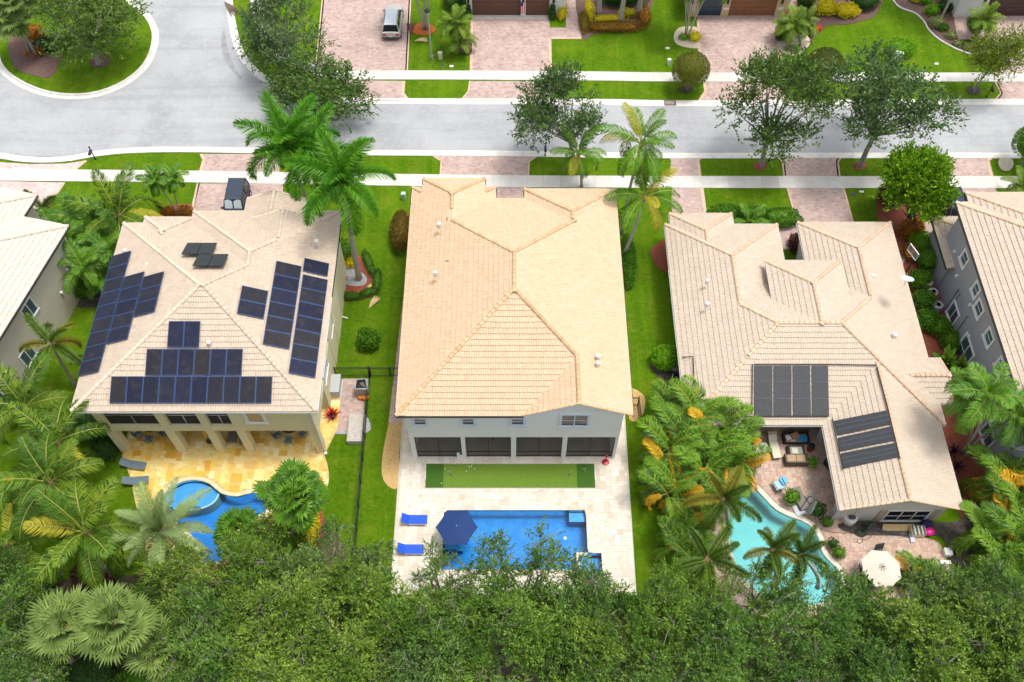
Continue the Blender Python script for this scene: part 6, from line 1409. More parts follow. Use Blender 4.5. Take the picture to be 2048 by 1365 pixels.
sh('leafy shrub behind the white cabinet on the curved lawn', 1796,108, (1.3,.9,.8), L_BRIGHT, n=1300, leaf=(.2,.1), lump=.25)
# ================================================================ vehicles
M_TYRE = mat('tyre_rubber', (.015,.015,.016), None, rough=.8); M_RIM = mat('alloy_rim', (.45,.46,.48), None, rough=.35, metal=.7)
M_CARGLASS = glassmat('car_glass', (.012,.015,.018), .05)
def car(name, label, loc, rz, st, cab, paint, roofm, W=1.92, wheels=(.75,3.75), wr=.36, rails=True, shade=None, plate=False, spare=False):
    """st: body stations (y, z_low, z_deck, half width); cab: (y0 base rear, y0 roof rear, y1 roof front, y1 base front, z_belt, z_roof, half width roof)"""
    t = T(name, label, 'car', loc, rz); b = MB(); n = len(st)
    ring = lambda y, zl, zd, hw: [(-hw*.9,y,zl),(-hw,y,zl+.22),(-hw*1.0,y,(zl+zd)*.55),(-hw*.97,y,zd-.1),(-hw*.86,y,zd),(-hw*.4,y,zd+.03),(hw*.4,y,zd+.03),(hw*.86,y,zd),(hw*.97,y,zd-.1),(hw*1.0,y,(zl+zd)*.55),(hw,y,zl+.22),(hw*.9,y,zl)]
    vs = [p for s_ in st for p in ring(*s_)]; k = 12; fs = []
    for i in range(n-1):
        for j in range(k): fs.append((i*k+j, i*k+(j+1)%k, (i+1)*k+(j+1)%k, (i+1)*k+j))
    fs += [tuple(range(k-1,-1,-1)), tuple(range((n-1)*k, n*k))]
    b.add(vs, [f[::-1] for f in fs]).build('body', paint, t, smooth=False, bevel=.09)
    y0, y0r, y1r, y1, zb, zr, hr = cab; hb = W/2*.88
    g = MB().add([(-hb,y0,zb),(hb,y0,zb),(hb,y1,zb),(-hb,y1,zb),(-hr,y0r,zr),(hr,y0r,zr),(hr,y1r,zr),(-hr,y1r,zr)], [(0,1,5,4),(1,2,6,5),(2,3,7,6),(3,0,4,7),(4,5,6,7)]); g.build('cabin_glass', M_CARGLASS, t, bevel=.08)
    rf = MB().add([(-hr-.02,y0r-.05,zr),(hr+.02,y0r-.05,zr),(hr+.02,y1r+.05,zr),(-hr-.02,y1r+.05,zr),(-hr*.9,y0r+.12,zr+.06),(hr*.9,y0r+.12,zr+.06),(hr*.9,y1r-.15,zr+.06),(-hr*.9,y1r-.15,zr+.06)], [(0,1,5,4),(1,2,6,5),(2,3,7,6),(3,0,4,7),(4,5,6,7),(3,2,1,0)]); rf.build('roof_panel', roofm, t, bevel=.045)
    pl = MB()
    for sx in (-1,1):
        for ya, za, yb, zc in ((y0,zb,y0r,zr),(y1,zb,y1r,zr)): pl.tube([(sx*hb,ya,za),(sx*hr,yb,zc)], .045, 5)
        ym = (y0r+y1r)/2; pl.tube([(sx*hb*1.005,ym,zb),(sx*hr,ym,zr)], .05, 5)
    pl.build('pillar', paint, t)
    for sx in (-1,1):
        for wy in wheels:
            w = MB(); w.lathe([(wr*.6,-.11),(wr*.96,-.11),(wr,-.06),(wr,.06),(wr*.96,.11),(wr*.6,.11)], 18); o = w.build('wheel', M_TYRE, t); o.location = (sx*(W/2-.1), wy, wr); o.rotation_euler = (0, R(90), 0)
            h = MB(); h.lathe([(wr*.6,-.1),(wr*.58,.112),(wr*.2,.12)], 14); hh = h.build('rim', M_RIM, o); hh.rotation_euler = (0, 0 if sx > 0 else math.pi, 0)
        MB().box(sx*(W/2+.02)-.1, y1-.15, zb-.02, sx*(W/2+.02)+.1, y1+.02, zb+.14).build('mirror', paint, t, bevel=.02)
        ys, ye = st[0][0], st[-1][0]
        MB().box(sx*.66-.17, ys-.02, st[0][2]-.32, sx*.66+.17, ys+.08, st[0][2]-.12).build('tail_light', mat('tail_light_red', (.35,.01,.01), None, rough=.25), t)
        MB().box(sx*.62-.18, ye-.08, st[-1][2]-.25, sx*.62+.18, ye+.02, st[-1][2]-.1).build('headlight', mat('headlight_lens', (.7,.72,.74), None, rough=.15), t)
        if rails: MB().tube([(sx*(hr-.06),y0r+.1,zr+.05),(sx*(hr-.06),y0r+.2,zr+.1),(sx*(hr-.06),y1r-.25,zr+.1),(sx*(hr-.06),y1r-.1,zr+.05)], .022, 5).build('roof_rail', M_DKGREY, t)
    MB().box(-W/2*.86, st[0][0]-.06, .38, W/2*.86, st[0][0]+.1, .58).build('rear_bumper', M_DKGREY, t, bevel=.03); MB().box(-W/2*.86, st[-1][0]-.1, .38, W/2*.86, st[-1][0]+.06, .58).build('front_bumper', M_DKGREY, t, bevel=.03)
    if plate: MB().box(-.17, st[0][0]-.085, .62, .17, st[0][0]-.062, .78).build('licence_plate', M_WHITE, t)
    if shade:
        for sx in (-1,1):
            a = Vector((sx*.06,y1-.02,zb+.03)); u = Vector((sx*(hb-.16),0,0)); up = Vector((0,y1r-y1,zr-zb))
            off = Vector((0,.025,.02)); q = [a+off, a+u+off, a+u*.92+up*.85+off, a+u*.5+up*.92+off, a+up*.75+off]
            MB().add(q + [p-Vector((0,.01,.01)) for p in q], [(0,1,2,3,4) if sx < 0 else (4,3,2,1,0), (9,8,7,6,5) if sx < 0 else (5,6,7,8,9)]).build('sunshade', shade, t)
    if spare: o = MB().lathe([(.2,-.1),(.37,-.1),(.38,.1),(.2,.12)], 16).build('spare_wheel', M_TYRE, t); o.location = (0, st[0][0]-.18, 1.0); o.rotation_euler = (R(90),0,0)
    return t
M_SILVER_P = mat('silver_car_paint', (.52,.50,.49), (.56,.54,.53), 2, .28, .35); M_NAVY = mat('navy_car_paint', (.020,.035,.07), (.025,.042,.08), 2, .25, .2); M_ROOFW = mat('pale_car_roof', (.62,.66,.70), None, rough=.2, metal=.2)
r0 = G(783,87)
car('car', 'silver suv with pale roof parked on the wide pink driveway', (r0.x, r0.y+.25, 0), 0,
    [(0,.42,1.05,.90),(.25,.32,1.08,.95),(1.2,.28,1.05,.97),(3.2,.28,1.03,.97),(4.2,.32,.98,.94),(4.65,.42,.86,.82)], (.12,.5,2.75,3.55,1.02,1.66,.68), M_SILVER_P, M_ROOFW, plate=True)
jp = G(466,398,1.6)
car('car', 'dark blue four wheel drive with white windscreen sunshade in the driveway', (jp.x+.05, jp.y+2.3, 0), math.pi,
    [(0,.5,1.12,.90),(.3,.42,1.14,.93),(1.5,.40,1.12,.94),(3.0,.40,1.1,.93),(4.1,.42,1.06,.88),(4.5,.5,.95,.80)], (.05,.15,2.55,3.0,1.1,1.84,.72), M_NAVY, mat('navy_car_roof', (.03,.045,.075), None, rough=.4), wr=.41, shade=mat('white_sunshade', (.62,.72,.78), None, rough=.4, metal=.2), spare=True)
np_ = G(1913,410,1.4)
car('car', 'navy car half hidden behind the lime green tree and the grey house', (np_.x+.1, np_.y+2.4, 0), math.pi,
    [(0,.42,1.0,.90),(.3,.34,1.02,.95),(1.5,.30,1.0,.97),(3.2,.30,.98,.97),(4.3,.34,.92,.92),(4.8,.42,.8,.80)], (.15,.6,2.7,3.6,.98,1.6,.68), M_NAVY, M_NAVY)
# ================================================================ street furniture
def mailbox(label, bpx, rz=0):
    t = T('mailbox', label, 'mailbox', G(*bpx), rz, 'mailboxes'); 
    MB().tube([(0,0,0),(0,0,1.5)], .045, 8).lathe([(.1,0),(.1,.08),(.06,.14)], 10).build('post', M_BLACK, t)
    MB().box(-.03,-.45,1.0,.03,.05,1.05).build('arm', M_BLACK, t)
    b = MB(); n = 8; v = []
    for y in (-.55,.0):
        v += [(-.11,y,1.06),(-.11,y,1.2)] + [(-.11*math.cos(R(a)),y,1.2+.11*math.sin(R(a))) for a in (30,60,90,120,150)] + [(.11,y,1.2),(.11,y,1.06)]
    k = 9; b.add(v, [(i,(i+1)%k,k+(i+1)%k,k+i) for i in range(k)] + [tuple(range(k-1,-1,-1)), tuple(range(k,2*k))]); b.build('box', M_BLACK, t)
    MB().lathe([(.07,0),(.09,.06),(.02,.16)], 8, (0,0,1.5)).build('finial', M_BLACK, t); MB().box(.112,-.4,1.12,.125,-.36,1.36).build('flag', mat('mailbox_flag', (.3,.02,.02), None, rough=.5), t)
mailbox('black mailbox on the lawn tip beside the pale driveway', (191,319)); mailbox('black mailbox behind the small coconut palm at the kerb', (1090,312)); mailbox('black mailbox at the foot of the left big street oak', (1538,322)); mailbox('black mailbox beside the small tree at the top right', (1973,194))
lb = G(864,120); lt = VY(857,18,lb.y)
t = T('street_lamp', 'tall grey street lamp between the driveways across the street', 'street lamp', lb); h = lt.z
MB().lathe([(.16,0),(.14,.5),(.08,.7),(.06,h-.3)], 12).build('pole', mat('galvanised_grey', (.30,.34,.34), (.36,.40,.40), 3, .5, .2), t); MB().tube([(0,0,h-.5),(.0,-.25,h-.1),(0,-.5,h-.05)], .035, 6).build('arm', M_ALU, t)
MB().lathe([(.06,-.2),(.22,-.12),(.28,.05),(.12,.22)], 12, (0,-.3,h)).build('lamp_head', M_BLACK, t); MB().lathe([(.1,-.34),(.2,-.25),(.2,-.2)], 12, (0,-.3,h)).build('lens', mat('lamp_lens', (.6,.68,.72), None, rough=.2), t)
def cabinet(label, px, py, w, d, hh, m, name='utility_box', lid=True):
    t = T(name, label, 'utility box', G(px, py)); MB().box(-w/2,-d/2,0,w/2,d/2,hh-.08).build('body', m, t, bevel=.015); MB().box(-w/2-.02,-d/2-.02,hh-.08,w/2+.02,d/2+.02,hh).build('lid', m, t, bevel=.015); MB().box(-.02,-d/2-.02,hh*.5,.02,-d/2,hh*.58).build('lock', M_DKGREY, t); return t
M_BEIGEBOX = mat('beige_plastic', (.62,.56,.40), None, rough=.6); M_PALEGREEN = mat('pale_green_plastic', (.45,.58,.54), None, rough=.6)
cabinet('beige utility box on the lawn by the street lamp', 881,118, .4,.35,.8, M_BEIGEBOX); cabinet('pale green utility pedestal on the lawn left of the middle house', 808,398, .36,.3,.75, M_PALEGREEN); cabinet('small white utility pedestal beside the clipped topiary', 1337,130, .3,.25,.7, M_WHITE); cabinet('white electrical cabinet on the curved lawn behind the oak', 1793,118, .75,.6,.9, M_WHITE)
def lid(label, px, py, w, d, m, rnd=False):
    b = MB()
    if rnd: b.lathe([(w/2,0),(w/2,.025),(w/2-.03,.03)], 14)
    else: b.box(-w/2,-d/2,0,w/2,d/2,.03).box(-w/2+.05,-d/2+.04,.03,w/2-.05,d/2-.04,.036)
    o = b.build('valve_cover', m); o.location = G(px, py, .01); setp(o, label, 'cover')
lid('dark round valve cover on the lawn by the street lamp', 883,130, .45,.45, M_DKGREY, True); lid('white meter cover near the sidewalk by the street lamp', 903,133, .4,.25, M_WHITE); lid('dark meter cover on the lawn below the right big oak', 1707,389, .45,.35, M_DKGREY); lid('white meter cover on the lawn below the right big oak', 1723,384, .4,.2, M_WHITE); lid('small pale cover on the curved lawn', 1873,128, .35,.25, M_WHITE); lid('pale worn cover on the north lawn near the pebble bed', 1335,97, .4,.3, M_CONC)
def grate(label, px, py):
    t = T('storm_drain', label, 'storm drain', G(px, py, .02)); mr = mat('rusty_grate', (.14,.07,.06), (.2,.11,.09), 6, .8)
    f = MB(); f.box(-.55,-.3,.02,.55,-.25,.09).box(-.55,.25,.02,.55,.3,.09).box(-.55,-.25,.02,-.5,.25,.09).box(.5,-.25,.02,.55,.25,.09); f.build('frame', mr, t)
    for i in range(7): MB().box(-.43+i*.14,-.25,.03,-.37+i*.14,.25,.08).build('bar', mr, t)
grate('rusty storm drain grate in the north kerb', 1340,207); grate('rusty storm drain grate in the south kerb behind the coconut palm', 1252,308)
# mulch bed edging
edg = T('bed_edging', 'pale concrete edging curving along the far mulch bed', 'edging', G(1848,45)); e0 = G(1848,45)
ln = smooth(GP([(1768,-40),(1780,-8),(1798,15),(1830,28),(1848,45),(1858,62),(1878,80),(1908,97),(1940,109),(1962,108)]), 5, False)
MB().tube([(p.x-e0.x, p.y-e0.y, .06) for p in ln], .09, 6).build('edging_strip', M_CONC, edg)
# fallen palm fronds and boots
def fallen(label, px, py, rz, m, L=2.2, dark=False):
    t = T('fallen_frond', label, 'fallen frond', G(px, py, .06), rz)
    b = MB(); 
    for i in range(5):
        a = (i-2)*.09; b.tube([(-L/2,0,.05),(0,a*L*.6,.14+.03*(i%2)),(L*.5,a*L*1.2,.05)], [.03,.10,.02], 5)
    b.build('sheath', m, t); return t
M_STRAW = mat('straw_brown', (.48,.34,.17), (.60,.45,.25), 6, .9); M_DEADBROWN = mat('dead_brown', (.12,.085,.06), (.2,.14,.10), 6, .9)
fallen('straw coloured fallen palm boot on the side lawn', 747,606, R(60), M_STRAW, 1.3); fallen('yellowed frond stalk lying over the border hedge', 739,577, R(50), mat('yellow_stalk', (.55,.47,.16), None, rough=.8), .9); fallen('dark fallen frond lying across the side road kerb', 462,18, R(-52), M_DEADBROWN, 2.6); fallen('dark red fallen frond beside the orange mulch ring', 822,58, R(95), mat('dead_red', (.13,.05,.04), (.18,.08,.06), 5, .9), 1.7); fallen('thin dry stalk on the lawn beside the lamp', 842,82, R(8), M_STRAW, 1.3)
# ================================================================ fences
def fence(label, pts, h=1.3, step=.12, panel=1.9):
    pts = [Vector(p) for p in pts]; o0 = pts[0].to_3d(); t = T('picket_fence', label, 'fence', o0)
    for a, b in zip(pts, pts[1:]):
        d = (b-a); L = d.length; d.normalize(); nP = max(1, round(L/panel)); pk = MB()
        for i in range(nP+1): p = a + d*(L*i/nP) - o0.to_2d(); MB().box(p.x-.035,p.y-.035,0,p.x+.035,p.y+.035,h+.08).build('post', M_BLACK, t)
        M = Matrix.Rotation(math.atan2(d.y, d.x), 4, 'Z'); c = (a+b)/2 - o0.to_2d()
        for z in (.12, h*.86, h): M2 = M.copy(); M2.translation = (c.x, c.y, z); MB().obox(M2, L/2, .018, .035).build('rail', M_BLACK, t)
        for i in range(int(L/step)): p = a + d*(step*(i+.5)) - o0.to_2d(); pk.box(p.x-.009,p.y-.009,.1,p.x+.009,p.y+.009,h)
        k = pk.build('pickets', M_BLACK, t); k['kind'] = 'stuff'
fence('long black picket fence running down between the left and middle gardens', [(-11.05,37.6),(-10.95,23.0),(-10.9,17.5)])
fence('black picket fence with gate between yellow house and middle house', [(-13.7,37.5),(-11.1,37.55)]); fence('short black picket fence from the boundary to the middle house', [(-11.0,37.5),(-7.9,37.5)])
fence('short black picket fence right of the middle house', [(7.7,34.9),(9.6,34.9),(9.65,33.4)]); fence('black picket fence stub before the areca hedge', [(9.7,33.3),(12.9,33.3)])
fence('black picket fence between the sand coloured house and the solar panel house', [(-34.6,38.6),(-29.4,38.8)])
fence('dark fence along the rear boundary among the bottom oaks', [(-20,17.4),(-7,17.5)], 1.4)
# ================================================================ middle garden
g0 = G(862,975); g1 = G(1195,932); gx0, gx1, gy0, gy1 = -6.3, 6.05, 28.1, 29.98
t = T('putting_green', 'long artificial turf putting green on the pale terrace', 'putting green', ((gx0+gx1)/2, (gy0+gy1)/2, .04)); cx_, cy_ = (gx0+gx1)/2, (gy0+gy1)/2
M_TURF = mat('light_turf', (.115,.205,.018), (.135,.235,.022), 6, .95, bump=.5, bscale=60); M_DTURF = mat('dark_turf', (.035,.105,.006), (.05,.13,.010), 6, .95, bump=.5, bscale=60)
sx0, sx1 = gx0+1.28, gx1-1.3
for a, b, m_, nm in ((gx0,sx0,M_DTURF,'fringe_turf'),(sx0,sx1,M_TURF,'putting_turf'),(sx1,gx1,M_DTURF,'fringe_turf')): MB().box(a-cx_,gy0-cy_,0,b-cx_,gy1-cy_,.035 if m_ is M_TURF else .05).build(nm, m_, t)
for sx in (gx0-.06, gx1): MB().box(sx-cx_, -.35, .0, sx-cx_+.06, .3, .12).build('end_board', M_WHITE, t)
for xx in (sx0+.55, sx1-.55): MB().lathe([(.09,.036),(.09,.04)], 12, (xx-cx_, .1, 0)).build('cup', M_BLACK, t)
def pin(label, x, y, m):
    t = T('golf_pin', label, 'golf pin', (x, y, .08), 0); MB().tube([(0,0,0),(0,0,.75)], .014, 5).build('stick', M_WHITE, t); MB().add([(0,0,.75),(0,0,.52),(-.28,.02,.63)], [(0,1,2),(2,1,0)]).build('flag', m, t)
pin('white golf pin at the left cup', sx0+.55, 29.1, M_WHITE); pin('orange golf pin at the right cup', sx1-.55, 29.1, mat('orange_flag', (.65,.2,.03), None, rough=.6)); pin('white golf pin lying at the right dark turf', gx1-.7, 29.3, M_WHITE)
M_BALL = mat('golf_ball', (.8,.8,.8), None, rough=.4)
for i, (px, py, lab) in enumerate([(890,938,'golf ball nearest the left corner of the putting green'),(883,967,'golf ball at the lower left dark turf'),(943,933,'golf ball farthest right on the putting green'),(949,938,'golf ball right of the middle pair'),(933,943,'golf ball lower of the middle pair'),(938,934,'golf ball upper of the middle pair')]):
    o = MB().lathe([(.005,-.045),(.032,-.032),(.045,0),(.032,.032),(.005,.045)], 10).build('golf_ball', M_BALL, smooth=True); o.location = G(px, py, .13); setp(o, lab, 'golf ball', 'golf balls')
def lounger(label, c, rz, m, mf, L=1.95, w=.66, back=.62, el=40, group=None, pillow=None, cushion=.05):
    t = T('sun_lounger', label, 'sun lounger', c, rz, group); f = MB(); zs = .32; s = L-back
    f.box(0,-w/2,zs-.04,s,-w/2+.05,zs).box(0,w/2-.05,zs-.04,s,w/2,zs).box(s-.05,-w/2+.05,zs-.04,s,w/2-.05,zs).box(0,-w/2+.05,zs-.04,.05,w/2-.05,zs); f.build('frame', mf, t)
    for lx in (.12, s-.15):
        for ly in (-w/2+.03, w/2-.03): MB().tube([(lx,ly,zs-.03),(lx,ly,0)], .024, 6).build('leg', mf, t)
    MB().box(.0,-w/2+.02,zs+.002,s,w/2-.02,zs+cushion).build('seat_sling', m, t, bevel=.015)
    e = R(el); bm = MB().box(-back,-w/2+.02,0,0,w/2-.02,cushion).build('backrest', m, t, bevel=.015); bm.location = (.0,0,zs+.004); bm.rotation_euler = (0, e, 0)
    MB().tube([(-.1,-w/2+.03,zs),(-back*math.cos(e)*.8,-w/2+.03,zs+back*math.sin(e)*.75)], .018, 5).tube([(-.1,w/2-.03,zs),(-back*math.cos(e)*.8,w/2-.03,zs+back*math.sin(e)*.75)], .018, 5).build('back_support', mf, t)
    if pillow: p = MB().box(-back,-w/2+.08,cushion,-back+.25,w/2-.08,cushion+.09).build('head_pillow', pillow, t, bevel=.03); p.location = bm.location; p.rotation_euler = bm.rotation_euler
    return t
M_COBALT = mat('cobalt_cushion', (.006,.075,.55), (.01,.09,.62), 4, .7, bump=.2, bscale=30)
lounger('cobalt blue sun lounger, upper one left of the rectangular pool', G(818,1043,.06), 0, M_COBALT, M_WHITE, 1.95, .72, group='cobalt loungers'); lounger('cobalt blue sun lounger, lower one left of the rectangular pool', G(810,1102,.06), 0, M_COBALT, M_WHITE, 1.95, .72, group='cobalt loungers')
def parasol(label, c, r, h, sides, m, mf, tilt=0, base=True, rot=0, drop=.42, vent=None):
    t = T('parasol', label, 'parasol', c); b = MB(); n = sides
    rim = [(r*math.cos(2*math.pi*i/n+rot), r*math.sin(2*math.pi*i/n+rot), h-drop) for i in range(n)]; apex = (0,0,h)
    mid = [((rim[i][0]+rim[(i+1)%n][0])*.48, (rim[i][1]+rim[(i+1)%n][1])*.48, h-drop+.03) for i in range(n)]
    for i in range(n):
        p = MB().add([apex, rim[i], mid[i], rim[(i+1)%n], (apex[0],apex[1],apex[2]-.02), (rim[i][0]*.995,rim[i][1]*.995,rim[i][2]-.02), (mid[i][0]*.995,mid[i][1]*.995,mid[i][2]-.02), (rim[(i+1)%n][0]*.995,rim[(i+1)%n][1]*.995,rim[(i+1)%n][2]-.02)], [(0,1,2),(0,2,3),(6,5,4),(7,6,4),(1,5,6,2),(2,6,7,3)]); p.build('canopy_panel', m, t)
        MB().tube([(0,0,h-.06),tuple(x*.97 for x in rim[i][:2])+(rim[i][2]-.03,)], .012, 4).build('rib', mf, t)
    MB().tube([(0,0,0),(0,0,h+.08)], .028, 8).build('pole', mf, t); MB().lathe([(.02,0),(.05,.04),(.015,.1)], 8, (0,0,h)).build('finial', mf, t)
    if base: MB().lathe([(.3,0),(.3,.05),(.06,.1),(.05,.35)], 14).build('base', M_DKGREY, t)
    if vent:
        for i in range(8): a = i*math.pi/4; MB().add([(0,0,h+.012),(.42*math.cos(a),.42*math.sin(a),h-.13),(.36*math.cos(a+.35),.36*math.sin(a+.35),h-.1)], [(0,1,2),(2,1,0)]).build('vent_flap', vent, t)
    return t
pc = G(913,1052,2.35); parasol('navy hexagonal parasol over the pool step', (pc.x, pc.y, -.4), 1.45, 2.75, 6, mat('navy_canvas', (.004,.030,.135), (.005,.036,.15), 3, .8), M_ALU, rot=0, base=False, drop=.3)
t = T('game_board', 'white bean bag game board leaning on a porch column', 'game board', G(922,918,.06)); o = MB().box(-.3,-.03,0,.3,.03,.75).build('board', M_WHITE, t, bevel=.01); o.rotation_euler = (R(-25),0,0); q = MB().lathe([(.09,0),(.09,.01)], 14, (0,0,0)).build('hole', M_BLACK, t); q.location = (0,.16,.5); q.location = (0,.172,.48); q.rotation_euler = (R(65),0,0)
q.location = (0, .2-.035, .5)
t = T('hose_reel_stand', 'red pedestal stand at the right porch column', 'stand', G(1211,925,.06)); mr = mat('red_enamel', (.45,.015,.02), None, rough=.4); MB().lathe([(.28,0),(.26,.04),(.05,.08)], 14).build('base', mr, t); MB().tube([(0,0,.05),(0,0,1.0)], .03, 6).build('post', M_BLACK, t); MB().lathe([(.04,-.1),(.12,0),(.05,.14)], 10, (0,0,1.05)).build('knob', mr, t)
t = T('games_table', 'dark games table inside the middle porch', 'table', (-.6,32.4,.08)); MB().box(-.95,-.55,.72,.95,.55,.82).build('rail_frame', M_BLACK, t, bevel=.02); MB().box(-.8,-.4,.822,.8,.4,.84).build('bed', mat('grey_felt', (.28,.28,.27), None, rough=.9), t)
for sx in (-.8,.8):
    for sy in (-.42,.42): MB().box(sx-.05,sy-.05,0,sx+.05,sy+.05,.72).build('leg', M_BLACK, t)
o = MB().lathe([(.01,-.05),(.13,-.02),(.13,.03),(.02,.06)], 12).build('pool_skimmer', M_WHITE, smooth=True); o.location = G(1130,1077,-.1); setp(o, 'small white floating dispenser in the rectangular pool', 'pool float')
o = MB().tube([(0,0,0),(.02,0,.9)], .03, 6).build('marker_stake', M_ALU); o.location = G(1250,1206,.05); setp(o, 'short metal stake at the near right terrace corner', 'stake')
o = MB().box(-.62,-.62,0,.62,.62,.05).box(-.55,-.55,.05,.55,.55,.058).build('turf_mat', M_DTURF); o.location = G(1291,954,.01); setp(o, 'square dark mat on the lawn strip beside the areca hedge', 'mat')
# ================================================================ left garden
M_SLING = mat('teal_grey_sling', (.10,.15,.18), (.13,.18,.21), 6, .7); M_GSLING = mat('light_grey_sling', (.34,.36,.39), (.40,.42,.44), 6, .7); M_FRAME = mat('pale_bronze_frame', (.45,.42,.36), None, rough=.4, metal=.3)
LG = 'grey sling loungers'
lounger('grey sling lounger, upper of the two at the left terrace edge', G(262,932,.06), R(-8), M_SLING, M_FRAME, 1.9, .62, .7, 30, LG); lounger('grey sling lounger, lower of the two at the left terrace edge', G(266,966,.06), R(6), M_SLING, M_FRAME, 1.9, .62, .7, 30, LG); lounger('pale grey lounger beside the lush fan palm on the golden terrace', G(612,955,.06), R(160), M_GSLING, M_FRAME, 1.8, .6, .7, 20, LG)
M_TEALC = mat('pale_teal_sling', (.22,.38,.44), (.26,.42,.48), 5, .7)
lounger('taupe lounger with teal back, left of the pair under the gallery', (-21.0+.15,32.9,.06), R(-90), mat('taupe_sling', (.17,.165,.16), (.2,.195,.19), 5, .7), M_BPTRUNK, 2.0, .66, .7, 30, LG); lounger('taupe lounger with teal back, right of the pair under the gallery', (-20.05,32.75,.06), R(-86), MATS['taupe_sling'], M_BPTRUNK, 2.0, .66, .7, 30, LG)
def chair(label, c, rz, m, mf, group=None, arms=True, s=1.0, name='patio_chair'):
    t = T(name, label, 'chair', c, rz, group); w = .52*s
    MB().box(-w/2,-w/2,.4,w/2,w/2,.45).build('seat', m, t, bevel=.015); o = MB().box(-w/2,-.03,0,w/2,.03,.55*s).build('backrest', m, t, bevel=.015); o.location = (0,w/2,.43); o.rotation_euler = (R(-14),0,0)
    for sx in (-1,1):
        for sy in (-1,1): MB().tube([(sx*w/2,sy*w/2,.42),(sx*(w/2+.02),sy*(w/2+.03),0)], .02, 6).build('leg', mf, t)
        if arms: MB().tube([(sx*w/2,w/2,.68),(sx*(w/2+.02),-w/2+.02,.66),(sx*w/2,-w/2,.43)], .022, 6).build('arm', mf, t)
    return t
def round_table(label, c, r, h, m, mf, name='patio_table'):
    t = T(name, label, 'table', c); MB().lathe([(r,h-.03),(r,h),(r-.03,h+.012)], 24).build('table_top', m, t); MB().lathe([(.3,0),(.28,.03),(.05,.06),(.05,h-.03)], 12).build('pedestal', mf, t); return t
M_SMOKE = mat('smoked_table_glass', (.06,.08,.09), None, rough=.15); 
for (cx, cy, lab, g) in ((-27.0,33.0,'left dining set under the gallery','left'),(-16.6,32.9,'right dining set under the gallery','right')):
    round_table('round glass table of the %s' % lab, (cx,cy,.06), .75, .72, M_SMOKE, M_FRAME)
    for i, (a, w_) in enumerate(((0,'rear'),(65,'rear left'),(130,'front left'),(180,'front'),(235,'front right'),(300,'rear right'))):
        A = R(a); chair('%s sling chair of the %s' % (w_, lab), (cx-math.sin(A)*1.15, cy+math.cos(A)*1.15, .06), A, M_SLING, M_FRAME, 'sling dining chairs')
t = T('table_flowers', 'white flowers on the right glass table under the gallery', 'flowers', (-16.7,32.7,.8)); MB().lathe([(.08,0),(.1,.12),(.06,.18)], 10).build('vase', M_DKGREY, t)
o = link('blossoms', leafball(401,.22,.2,.14,110,(.12,.1), leafmat('white_blossom', [(.55,.55,.54),(.5,.5,.5),(.08,.14,.04)], .1)), t); o.location = (0,0,.27)
t = T('folded_parasol', 'folded orange yellow parasol under the gallery', 'parasol', (-22.6,31.9,.06)); MB().tube([(0,0,0),(0,0,2.5)], .025, 6).build('pole', M_FRAME, t); MB().lathe([(.05,.7),(.2,.9),(.16,1.5),(.05,2.4)], 9).build('folded_canopy', mat('orange_canvas', (.60,.32,.05), (.66,.38,.08), 5, .8), t); MB().lathe([(.28,0),(.26,.06),(.05,.1)], 12).build('base', M_DKGREY, t)
def pot(label, c, r, h, mp, ml=None, n=180, leaf=(.2,.07), name='potted_plant', s=1.0, spiky=False):
    t = T(name, label, 'potted plant', c); MB().lathe([(r*.7,0),(r*.95,h*.6),(r,h),(r*1.08,h),(r*1.05,h*.94)], 14).build('pot', mp, t); MB().lathe([(r*.9,h-.04),(r*.9,h-.02)], 12).build('soil', M_DIRT, t)
    if ml: o = link('foliage', leafball(int(abs(c[0]*31+c[1]*17)*10) % 977, r*1.25*s, r*1.25*s, r*1.1*s, n, leaf, ml, lump=.25), t); o.location = (0,0,h+r*.75*s)
    return t
M_TERRA = mat('terracotta', (.34,.14,.075), (.40,.18,.10), 5, .8); M_CREAMPOT = mat('cream_pot', (.58,.55,.44), (.64,.61,.50), 4, .75); M_DKPOT = mat('dark_pot', (.03,.03,.035), None, rough=.5)
pot('upper small potted plant at the golden terrace edge', G(638,972,.06), .24,.35, M_TERRA, L_DHEDGE, 90); pot('lower small potted plant at the golden terrace edge', G(638,985,.06), .22,.32, M_TERRA, L_WINE, 70); pot('black pot beside the folded orange parasol', (-22.0,31.75,.06), .28,.45, M_DKPOT); pot('blue pot beside the left gallery column', (-24.0+.4,33.0,.06), .25,.35, mat('cobalt_pot', (.02,.08,.3), None, rough=.3), L_HEDGE, 60)
